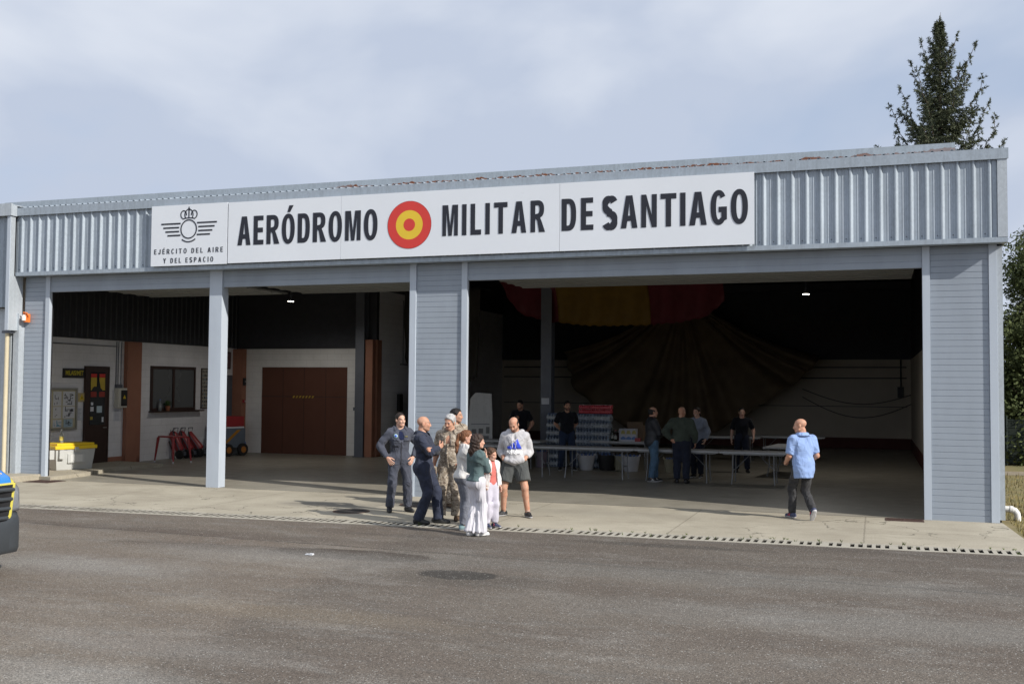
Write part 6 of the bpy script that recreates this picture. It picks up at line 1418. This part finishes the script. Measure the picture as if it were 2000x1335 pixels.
# white van with its rear door open
vx = at(912, 800, 8.2)[0]; t = thing('parked_van', 'white van parked inside the hangar with its rear door open', 'van', (vx-.76, 8.05, 0), RAD(25)); t.scale = (.82, .9, .93); m_van = M('white_van_paint', (.48, .48, .47), .3, 0, .04)
mb = MB(); prof = [(-.95, .35), (-.98, 1.0), (-.93, 1.6), (-.80, 2.15), (-.62, 2.25), (.62, 2.25), (.80, 2.15), (.93, 1.6), (.98, 1.0), (.95, .35)]; n = len(prof)
ys = [(.05, 1.), (4.0, 1.), (4.6, .97), (5.6, .62), (5.9, .5)]
vs = []; 
for yy, sc in ys: vs += [(a_*(1 if sc > .9 else .95), yy, .35+(b_-.35)*sc) for a_, b_ in prof]
mb.add(vs, [(i*n+j, i*n+(j+1) % n, (i+1)*n+(j+1) % n, (i+1)*n+j) for i in range(len(ys)-1) for j in range(n)]+[tuple((len(ys)-1)*n+j for j in range(n))]); mb.build('van_body', m_van, t, smooth=True)
MB().prism([(a_*.9, .45+(b_-.35)*.9) for a_, b_ in prof], lambda a_, b_, tt: (a_, tt, b_), .30, .31).build('load_space_dark', m_black, t)  # black panel painting in the darkness behind the rear opening
MB().box(-.93, -.08, .38, .93, .06, .55).build('bumper', m_black, t, bevel=.02)
for x in (-.85, .85):
    for y in (.95, 4.6): wh = MB().tube([(x-.11, y, .34), (x+.11, y, .34)], .34, 22).build('wheel', m_rubber, t); MB().tube([(x-.115, y, .34), (x+.115, y, .34)], .20, 18).build('rim', m_steel, wh)
MB().prism([(-.93, .56), (-.02, .56), (-.02, 2.15), (-.75, 2.12), (-.90, 1.6), (-.95, 1.0)], lambda a_, b_, tt: (a_, tt, b_), -.03, .04).build('closed_door', m_van, t, bevel=.012)
for nm, x0, sgn in (('rear_door', .98, 1),):
    mb = MB(); mb.prism([(0, .50), (.84, .50), (.84, 1.5), (.80, 2.15), (.25, 2.18), (.06, 2.0), (0, 1.3)], lambda a_, b_, tt: (x0+sgn*a_*.97, -.02-a_*.18+tt, b_), -.03, .03); dr_ = mb.build(nm, m_van, t, bevel=.012)
    mb = MB()
    for q_ in ((.12, .62, .36, .88), (.46, .62, .72, .88), (.12, .95, .28, 1.08), (.36, .95, .52, 1.1), (.62, .95, .74, 1.15)):
        mb.prism([(q_[0], q_[1]), (q_[2], q_[1]), (q_[2], q_[3]), (q_[0], q_[3])], lambda a_, b_, tt: (x0+sgn*a_*.97, -.02-a_*.18+tt, b_), -.034, -.0305)
    mb.build('door_recess', M('grey_recess', (.16, .16, .16), .6), dr_); mb = MB(); mb.prism([(.10, 1.22), (.74, 1.22), (.74, 1.24), (.10, 1.24)], lambda a_, b_, tt: (x0+sgn*a_*.97, -.02-a_*.18+tt, b_), -.036, -.0305); mb.build('door_seam', m_dsteel, dr_)
    MB().tube([(x0+sgn*.03, -.05, .7), (x0+sgn*.03, -.05, 1.0)], .02, 8).build('hinge', m_dsteel, dr_)
for z, mt in ((1.05, m_redm), (.80, m_redm)): MB().box(-.985, -.0, z, -.955, .05, z+.2).build('tail_light', mt, t)
# parachutes hung as decoration
def drape(name, lab, mat, fn, nu, nv, th=.02):
    mb = MB(); mb.grid(fn, nu, nv); o = mb.build(name, mat, smooth='all', solid=th); o.location = (0, 0, 0); return o
m_chute = M('olive_brown_nylon', (.17, .125, .075), .8, 0, .25, 1.2); m_chute2 = M('dark_olive_nylon', (.05, .046, .038), .8, 0, .2, 1.5)
apx = at(1335, 575, 20.5); Lp = [at(x, y, 20.5) for x, y in ((1105, 690), (1120, 745), (1165, 800), (1230, 835), (1310, 852), (1390, 845), (1450, 815), (1510, 775), (1570, 735), (1605, 700))]
def fan(u, v):
    k = u*(len(Lp)-1); i = min(int(k), len(Lp)-2); e_ = Lp[i]+(Lp[i+1]-Lp[i])*(k-i)
    b_ = np.array(apx)*(1-v)+e_*v; f = math.sin(u*70+2*math.sin(u*13))*.20*v+math.sin(u*31)*.20*v
    return (b_[0], b_[1]-.3+f+.3*math.sin(v*3.1), b_[2]-.35*math.sin(math.pi*v)*(.4+abs(u-.5))+.05*v*math.sin(u*70+1.2))
o = drape('parachute', '', m_chute, fan, 150, 24); tag(o, 'big olive brown parachute hung in radiating folds before the back wall', 'parachute', 'parachutes hung in the hangar')
for us, lab in ((0, 'left'), (1, 'right')):
    pass
A0 = [at(x, y, 12.) for x, y in ((733, 560), (800, 562), (880, 560), (930, 560))]; B0 = [at(x, y, 12.) for x, y in ((742, 600), (775, 690), (835, 780), (925, 735))]
def side(u, v):
    k = u*3; i = min(int(k), 2); a_ = A0[i]+(A0[i+1]-A0[i])*(k-i); b_ = B0[i]+(B0[i+1]-B0[i])*(k-i); q_ = a_+(b_-a_)*v
    return (q_[0]+.02, q_[1]+.35+.12*math.sin(u*34+3*v)*v, q_[2])
o = drape('parachute', '', m_chute2, side, 60, 16); tag(o, 'dark parachute draped from the roof over the block wall left of the centre panel', 'parachute', 'parachutes hung in the hangar')
# red, yellow and red canopy under the roof
def canopy(u0, u1):
    pts = [(975, 556, 575), (1010, 556, 612), (1060, 556, 626), (1085, 556, 628), (1140, 556, 634), (1200, 556, 634), (1262, 556, 632), (1310, 556, 628), (1370, 556, 618), (1410, 556, 585)]
    def fn(u, v):
        px = u0+(u1-u0)*u; yb = np.interp(px, [q_[0] for q_ in pts], [q_[2] for q_ in pts]); q_ = at(px, 548+(yb-548)*v, 9.4)
        return (q_[0], q_[1]+.5*math.sin(v*1.6)+.10*math.sin(px*.09+v*2), q_[2]+.02*math.sin(px*.35)*v)
    return fn
t = thing('flag_canopy', 'red and yellow parachute canopy slung under the roof of the right bay', 'parachute', (0, 0, 0))
for a_, b_, mt in ((975, 1083, M('dark_red_nylon', (.10, .005, .012), .7)), (1083, 1263, M('ochre_nylon', (.17, .095, .006), .7)), (1263, 1410, M('dark_red_nylon', (.10, .005, .012), .7))):
    mb = MB(); mb.grid(canopy(a_, b_), 40, 8); mb.build('red_gore' if 'red' in mt.name else 'yellow_gore', mt, t, smooth='all', solid=.01)

# ------------------------------------------------------------------ ambulance nose at the left edge
p = gr(40, 1070, .24); hd = RAD(4)                                        # heading of the nose
fw = np.array([math.cos(hd), math.sin(hd)]); lf = np.array([-fw[1], fw[0]])
# p is the front corner on the vehicle's own left side; its middle lies 1 m to its right
c0 = np.array(p[:2])-lf*.88+fw*.03
t = thing('ambulance', 'blue and yellow ambulance van with dark bumper, nose at the left edge of the picture', 'ambulance', (c0[0], c0[1], 0), hd); t.scale = (1, 1, 1.06)   # local +x forward, +y its left
m_ab = M('ambulance_yellow', (.62, .55, .10), .3, 0, .03); m_abl = M('ambulance_blue', (.03, .20, .62), .25, 0, .04); m_bump = M('dark_grey_bumper', (.045, .052, .060), .5, 0, .06)
def loft(secs, name, mat, parent, **k):
    """secs: list of (x, [(y,z)...]) cross-sections"""
    mb = MB(); n = len(secs[0][1]); vs = [(x, y, z) for x, pr in secs for y, z in pr]
    mb.add(vs, [(i*n+j, i*n+(j+1) % n, (i+1)*n+(j+1) % n, (i+1)*n+j) for i in range(len(secs)-1) for j in range(n)]+[tuple(range(n-1, -1, -1)), tuple((len(secs)-1)*n+j for j in range(n))])
    return mb.build(name, mat, parent, smooth=True, **k)
def sec(hw, z0, z1, r): return [(-hw+r*.3, z0), (-hw, z0+r*.5), (-hw, z1-r), (-hw+r*.35, z1-r*.3), (-hw+r, z1), (hw-r, z1), (hw-r*.35, z1-r*.3), (hw, z1-r), (hw, z0+r*.5), (hw-r*.3, z0)]
loft([(-5.6, sec(.97, .45, 2.6, .2)), (-1.75, sec(.97, .45, 2.6, .25)), (-1.55, sec(.96, .45, 2.45, .3)), (-.95, sec(.95, .45, 1.32, .2))], 'cabin', m_ab, t)
loft([(-1.3, sec(.955, .5, 1.30, .20)), (-.6, sec(.94, .5, 1.20, .16)), (-.25, sec(.90, .55, 1.10, .13)), (-.06, sec(.80, .62, 1.02, .10))], 'bonnet', m_ab, t)
loft([(-1.2, sec(.83, .9, 1.325, .10)), (-.6, sec(.82, .9, 1.228, .10)), (-.25, sec(.79, .9, 1.132, .08)), (-.04, sec(.70, .93, 1.05, .05)), (.0, sec(.66, .955, 1.00, .02))], 'bonnet_panel', m_abl, t)
mb = MB(); mb.prism([(-.24, .42), (-.13, .50), (-.16, .52), (-.08, .60), (-.22, .52), (-.18, .50)], lambda a_, b_, tt: (a_, b_, 1.134-(a_+.25)*.40+tt), .004, .014); mb.build('emblem', M('pale_emblem', (.65, .50, .28), .5), t)
loft([(-.75, sec(.96, .22, .62, .10)), (-.30, sec(.965, .20, .64, .10)), (-.08, sec(.90, .20, .66, .10)), (.06, sec(.74, .22, .62, .10)), (.10, sec(.55, .26, .56, .08))], 'bumper', m_bump, t)
loft([(-.55, [(.88, .6), (.965, .6), (.965, .98), (.90, 1.02), (.86, .9)]), (-.18, [(.74, .60), (.935, .62), (.925, .96), (.82, 1.0), (.70, .9)]), (-.03, [(.62, .64), (.85, .66), (.83, .90), (.74, .95), (.60, .88)]), (.0, [(.62, .68), (.78, .70), (.77, .84), (.70, .88), (.62, .82)])], 'headlight', M('headlight_glass', (.30, .32, .35), .12, .3, .2, 12, spec=.8), t)
loft([(-.55, [(-.88, .6), (-.965, .6), (-.965, .98), (-.90, 1.02), (-.86, .9)]), (-.18, [(-.74, .60), (-.935, .62), (-.925, .96), (-.82, 1.0), (-.70, .9)]), (-.03, [(-.62, .64), (-.85, .66), (-.83, .90), (-.74, .95), (-.60, .88)]), (.0, [(-.62, .68), (-.78, .70), (-.77, .84), (-.70, .88), (-.62, .82)])], 'headlight', M('headlight_glass', (.30, .32, .35), .12, .3, .2, 12, spec=.8), t)
mb = MB(); mb.prism([(-.66, .98), (-.60, .62), (-.48, .50), (.48, .50), (.60, .62), (.66, .98)], lambda a_, b_, tt: (tt-.05*abs(a_)**2, a_, b_), -.05, .09); mb.build('grille_surround', m_ab, t, bevel=.015)
mb = MB(); mb.prism([(-.60, .965), (-.54, .64), (-.44, .55), (.44, .55), (.54, .64), (.60, .965)], lambda a_, b_, tt: (tt-.05*abs(a_)**2, a_, b_), .05, .098); mb.build('grille_mesh', m_black, t)
for z in (.61, .71, .81, .91): mb = MB(); w_ = .50+.10*(z-.6)/.3; mb.tube([(.105-.05*w_*w_, -w_, z), (.125, -.3, z+.012), (.13, 0, z+.015), (.125, .3, z+.012), (.105-.05*w_*w_, w_, z)], .022, 8); mb.build('grille_bar', m_bump, t, smooth=True)
for s_ in (1, -1):
    MB().tube([(-.02, s_*.72, .42), (.03, s_*.72, .42)], .05, 14).build('fog_lamp', M('headlight_glass', (.30, .32, .35), .12), t)
    wh = MB().tube([(-.95, s_*.82, .36), (-.95, s_*.99, .36)], .36, 24).build('wheel', m_rubber, t); MB().tube([(-.95, s_*.83, .36), (-.95, s_*.995, .36)], .21, 20).build('rim', m_steel, wh)
    wh = MB().tube([(-4.6, s_*.82, .36), (-4.6, s_*.99, .36)], .36, 24).build('wheel', m_rubber, t); MB().tube([(-4.6, s_*.83, .36), (-4.6, s_*.995, .36)], .21, 20).build('rim', m_steel, wh)
mb = MB(); mb.add([(-1.53, -.80, 2.30), (-1.53, .80, 2.30), (-1.0, .86, 1.36), (-1.0, -.86, 1.36)], [(0, 1, 2, 3)]); mb.v = [(x+.03, y, z+.02) for x, y, z in mb.v]; mb.build('windscreen', m_glass, t, solid=.01)

# ------------------------------------------------------------------ trees and fence behind
def leafmat(name, c0, c1):
    mt, g, b = newmat(name); oc = g.n('ShaderNodeTexCoord').outputs['Object']
    c = g.mix(g.noise(oc, .9, 4), c0, c1); g.set(b.inputs['Base Color'], g.mix(g.ramp(g.noise(oc, 7, 3), .3, .7), c, tuple(x*1.5 for x in c1))); b.inputs['Roughness'].default_value = .75; b.inputs['Specular IOR Level'].default_value = .25
    return mt
m_needle = leafmat('spruce_needles', (.034, .045, .030), (.072, .082, .046)); m_bark = M('bark', (.09, .065, .045), .9, 0, .3, 4, .6, 20)
def conifer(lab, x, y, h, z_from, spread, nb, seed, up=.35, big=()):
    r_ = np.random.default_rng(seed); t = thing('spruce_tree', lab, 'tree', (x, y, -.1)); mb = MB(); mb.tube([(0, 0, 0), (.05, 0, h*.5), (0, .03, h*.8), (.03, 0, h)], [h*.016, h*.010, h*.005, .012], 8)
    nv = []; nf = []
    def tuft(p, d, L, w):
        s_ = np.cross(d, r_.normal(size=3)); s_ /= np.linalg.norm(s_)+1e-9; o = len(nv); nv.extend([p-s_*w*.5, p+d*L*.3+s_*w, p+d*L, p+d*L*.3-s_*w]); nf.append((o, o+1, o+2, o+3))
    def twig(p, d, L):
        n = max(3, int(L/.060)); 
        for i in range(n):
            q = p+d*L*(i+.5)/n+np.array([0, 0, -.12*L*((i/n)**2)])
            for _ in range(6): dd = d*.9+r_.normal(size=3)*.55; dd /= np.linalg.norm(dd); tuft(q, dd, .09+.08*r_.random(), .012+.010*r_.random())
    def branch(z, az, L, upk):
        pts = []; rad = np.array([math.cos(az), math.sin(az), 0]); n = max(4, int(L/.16))
        for i in range(n+1):
            u = i/n; pts.append(rad*L*u*(1-.12*u)+np.array([0, 0, z-.12*L*math.sin(u*3.1)+upk*L*u*u])+r_.normal(size=3)*.02*L*u)
        mb.tube(pts, [.010+.016*L*(1-i/n)*.5 for i in range(n+1)], 5)
        for i in range(1, n+1):
            d = pts[i]-pts[i-1]; d /= np.linalg.norm(d); sd_ = np.cross(d, [0, 0, 1.]); sd_ /= np.linalg.norm(sd_)+1e-9; u = i/n; ln = (.16+.42*min(1, L*.55)*(1-u)**.5)*1.2; ln = min(ln, .08+.55*L)
            for s_ in (1, -1):
                dd = d*.6+sd_*s_*.8+np.array([0, 0, -.25+.3*r_.random()]); dd /= np.linalg.norm(dd); twig(pts[i], dd, ln*(.6+.7*r_.random()))
            dd = d*.35+sd_*r_.normal()*.5+np.array([0, 0, -.8]); dd /= np.linalg.norm(dd); twig(pts[i], dd, ln*(.5+.6*r_.random()))
        twig(pts[-1], d, min(.24, .1+.3*L))
    for i in range(nb):
        u = (i+.5)/nb; z = z_from+(h-z_from)*u; L = spread*min(1, (1-u)*1.9)**.9*(1-.45*u)*(.25+.85*r_.random())+.05; branch(z, i*2.399+r_.normal()*.3, L, up+.35*u)
    for z, az, L, upk in big: branch(z, az, L, upk)
    twig(np.array([0, 0, h-.25]), np.array([.05, 0, 1.]), .55); mb.tube([(0.03, 0, h-.1), (.06, 0, h+.45)], [.012, .006], 5)
    for z in np.arange(z_from, h-.3, .22): twig(np.array([r_.normal()*.06, r_.normal()*.06, z]), np.array([r_.normal()*.5, r_.normal()*.5, .7])/1.0, .12+.25*(1-(z-z_from)/(h-z_from)))
    mb.build('trunk', m_bark, t, smooth='all', fix=False); mb = MB(); mb.add(nv, nf); mb.build('crown', m_needle, t, fix=False); return t
yT = 27.; top = at(1834, 20, yT); base = at(1845, 330, yT)
conifer('tall dark spruce with upswept limbs rising behind the right end of the roof', top[0], yT, top[2]-.45, base[2]-1.6, 2.15, 92, 4, .22,
        big=[(base[2]+z_, a_, L_, u_) for z_, a_, L_, u_ in ((.5, 3.1, 2.15, 1.05), (1.5, 3.25, 1.75, 1.15), (2.9, 3.0, 1.25, 1.35), (3.2, -.1, 1.45, 1.25), (1.9, .1, 1.85, 1.0), (.6, -.15, 2.0, 1.0), (.1, .05, 2.5, .75),
             (-.6, 3.15, 2.6, .65), (-.6, -.05, 2.6, .6), (4.2, 3.3, .8, 1.5), (4.4, -.2, .75, 1.5), (1.0, 4.4, 1.9, .9), (2.2, 5.2, 1.5, 1.1), (.2, 5.4, 2.0, .9), (2.4, 3.9, 1.4, 1.1))])
m_leaf = leafmat('broadleaf_leaves', (.030, .048, .018), (.070, .085, .030))
def broad(lab, x, y, h, w, seed, nleaf=7000):
    r_ = np.random.default_rng(seed); t = thing('leafy_tree', lab, 'tree', (x, y, -.1)); mb = MB(); mb.tube([(0, 0, 0), (.1, 0, h*.3), (0, .1, h*.6), (.1, 0, h*.9)], [.22, .17, .10, .03], 8); cl = []
    for i in range(46):
        z = h*(.04+.92*r_.random()); rr = w*(1-.75*(z/h)**1.6)*math.sqrt(r_.random()); a_ = 6.28*r_.random(); c_ = np.array([rr*math.cos(a_), rr*math.sin(a_), z]); cl.append((c_, .35+.6*r_.random()))
        mb.tube([(0, 0, z*.7), tuple(c_*.5+np.array([0, 0, z*.42])), tuple(c_)], [.06, .04, .015], 5)
    mb.build('trunk', m_bark, t, smooth='all', fix=False); nv = []; nf = []
    for i in range(nleaf):
        c_, rad = cl[r_.integers(len(cl))]; d = r_.normal(size=3); d /= np.linalg.norm(d); p_ = c_+d*rad*r_.random()**.4*np.array([1, 1, .75]); u = r_.normal(size=3); u /= np.linalg.norm(u); v_ = np.cross(u, d); L = .09+.08*r_.random(); o = len(nv)
        nv += [p_, p_+u*L*.5+v_*L*.3, p_+u*L, p_+u*L*.5-v_*L*.3]; nf.append((o, o+1, o+2, o+3))
    mb = MB(); mb.add(nv, nf); mb.build('crown', m_leaf, t, fix=False)
q_ = at(1990, 620, 17.); broad('dense leafy tree standing beyond the right corner of the hangar', q_[0]+.75, 17., at(1990, 455, 17.)[2], 1.9, 3, 20000)
q_ = at(1992, 620, 19.5); broad('leafy tree with a dark crown squeezed between the two spruces', q_[0]+.6, 19.8, at(1990, 500, 19.5)[2], 1.8, 31, 16000)
q_ = at(1990, 620, 22.); conifer('dark spruce standing behind the leafy tree at the right edge', q_[0]+.75, 22., at(1992, 380, 22.)[2], .8, 2.3, 70, 9, .1)
q_ = at(1990, 620, 26.); broad('dark bushy tree farthest back at the right edge', q_[0]+.8, 27., 8.5, 3.0, 8, 14000)
for px_, yy, lab in ((1972, 16.3, 'dark bush growing in front of the green fence near the hangar corner'), (1996, 16.6, 'dark bush growing behind the green fence at the picture edge')):
    q_ = at(px_, 800, yy); broad(lab, q_[0]+.4, yy, 3.4, 1.25, int(px_), 9000)
# green fence at the far side of the grass
fx = at(1962, 860, 15.2)[0]; t = thing('green_fence', 'dark green mesh fence standing under the trees beyond the grass', 'fence', (fx, 15.2, 0)); m_gf = M('dark_green_fence', (.012, .022, .018), .6)
MB().box(0, 0, .04, 9, .02, 1.35).build('screen', M('green_netting', (.010, .018, .013), .85), t)
for i in range(5): MB().cyl((i*2.2+.05, -.03, -.05), (i*2.2+.05, -.03, 1.45), .03).build('post', m_gf, t)
mb = MB(); [mb.box(0, -.012, z, 9, -.002, z+.015) for z in np.arange(.1, 1.4, .2)]; mb.build('wires', m_gf, t)
# vegetation behind the hangar on the far side, glimpsed from other positions
for i, (x, y, h) in enumerate(((9, 30, 9), (14, 26, 8))): broad(('bushy tree right of the farthest tree, outside the fence', 'round tree standing alone at the far right of the grass')[i], x, y, h, 3., 20+i, 5000)
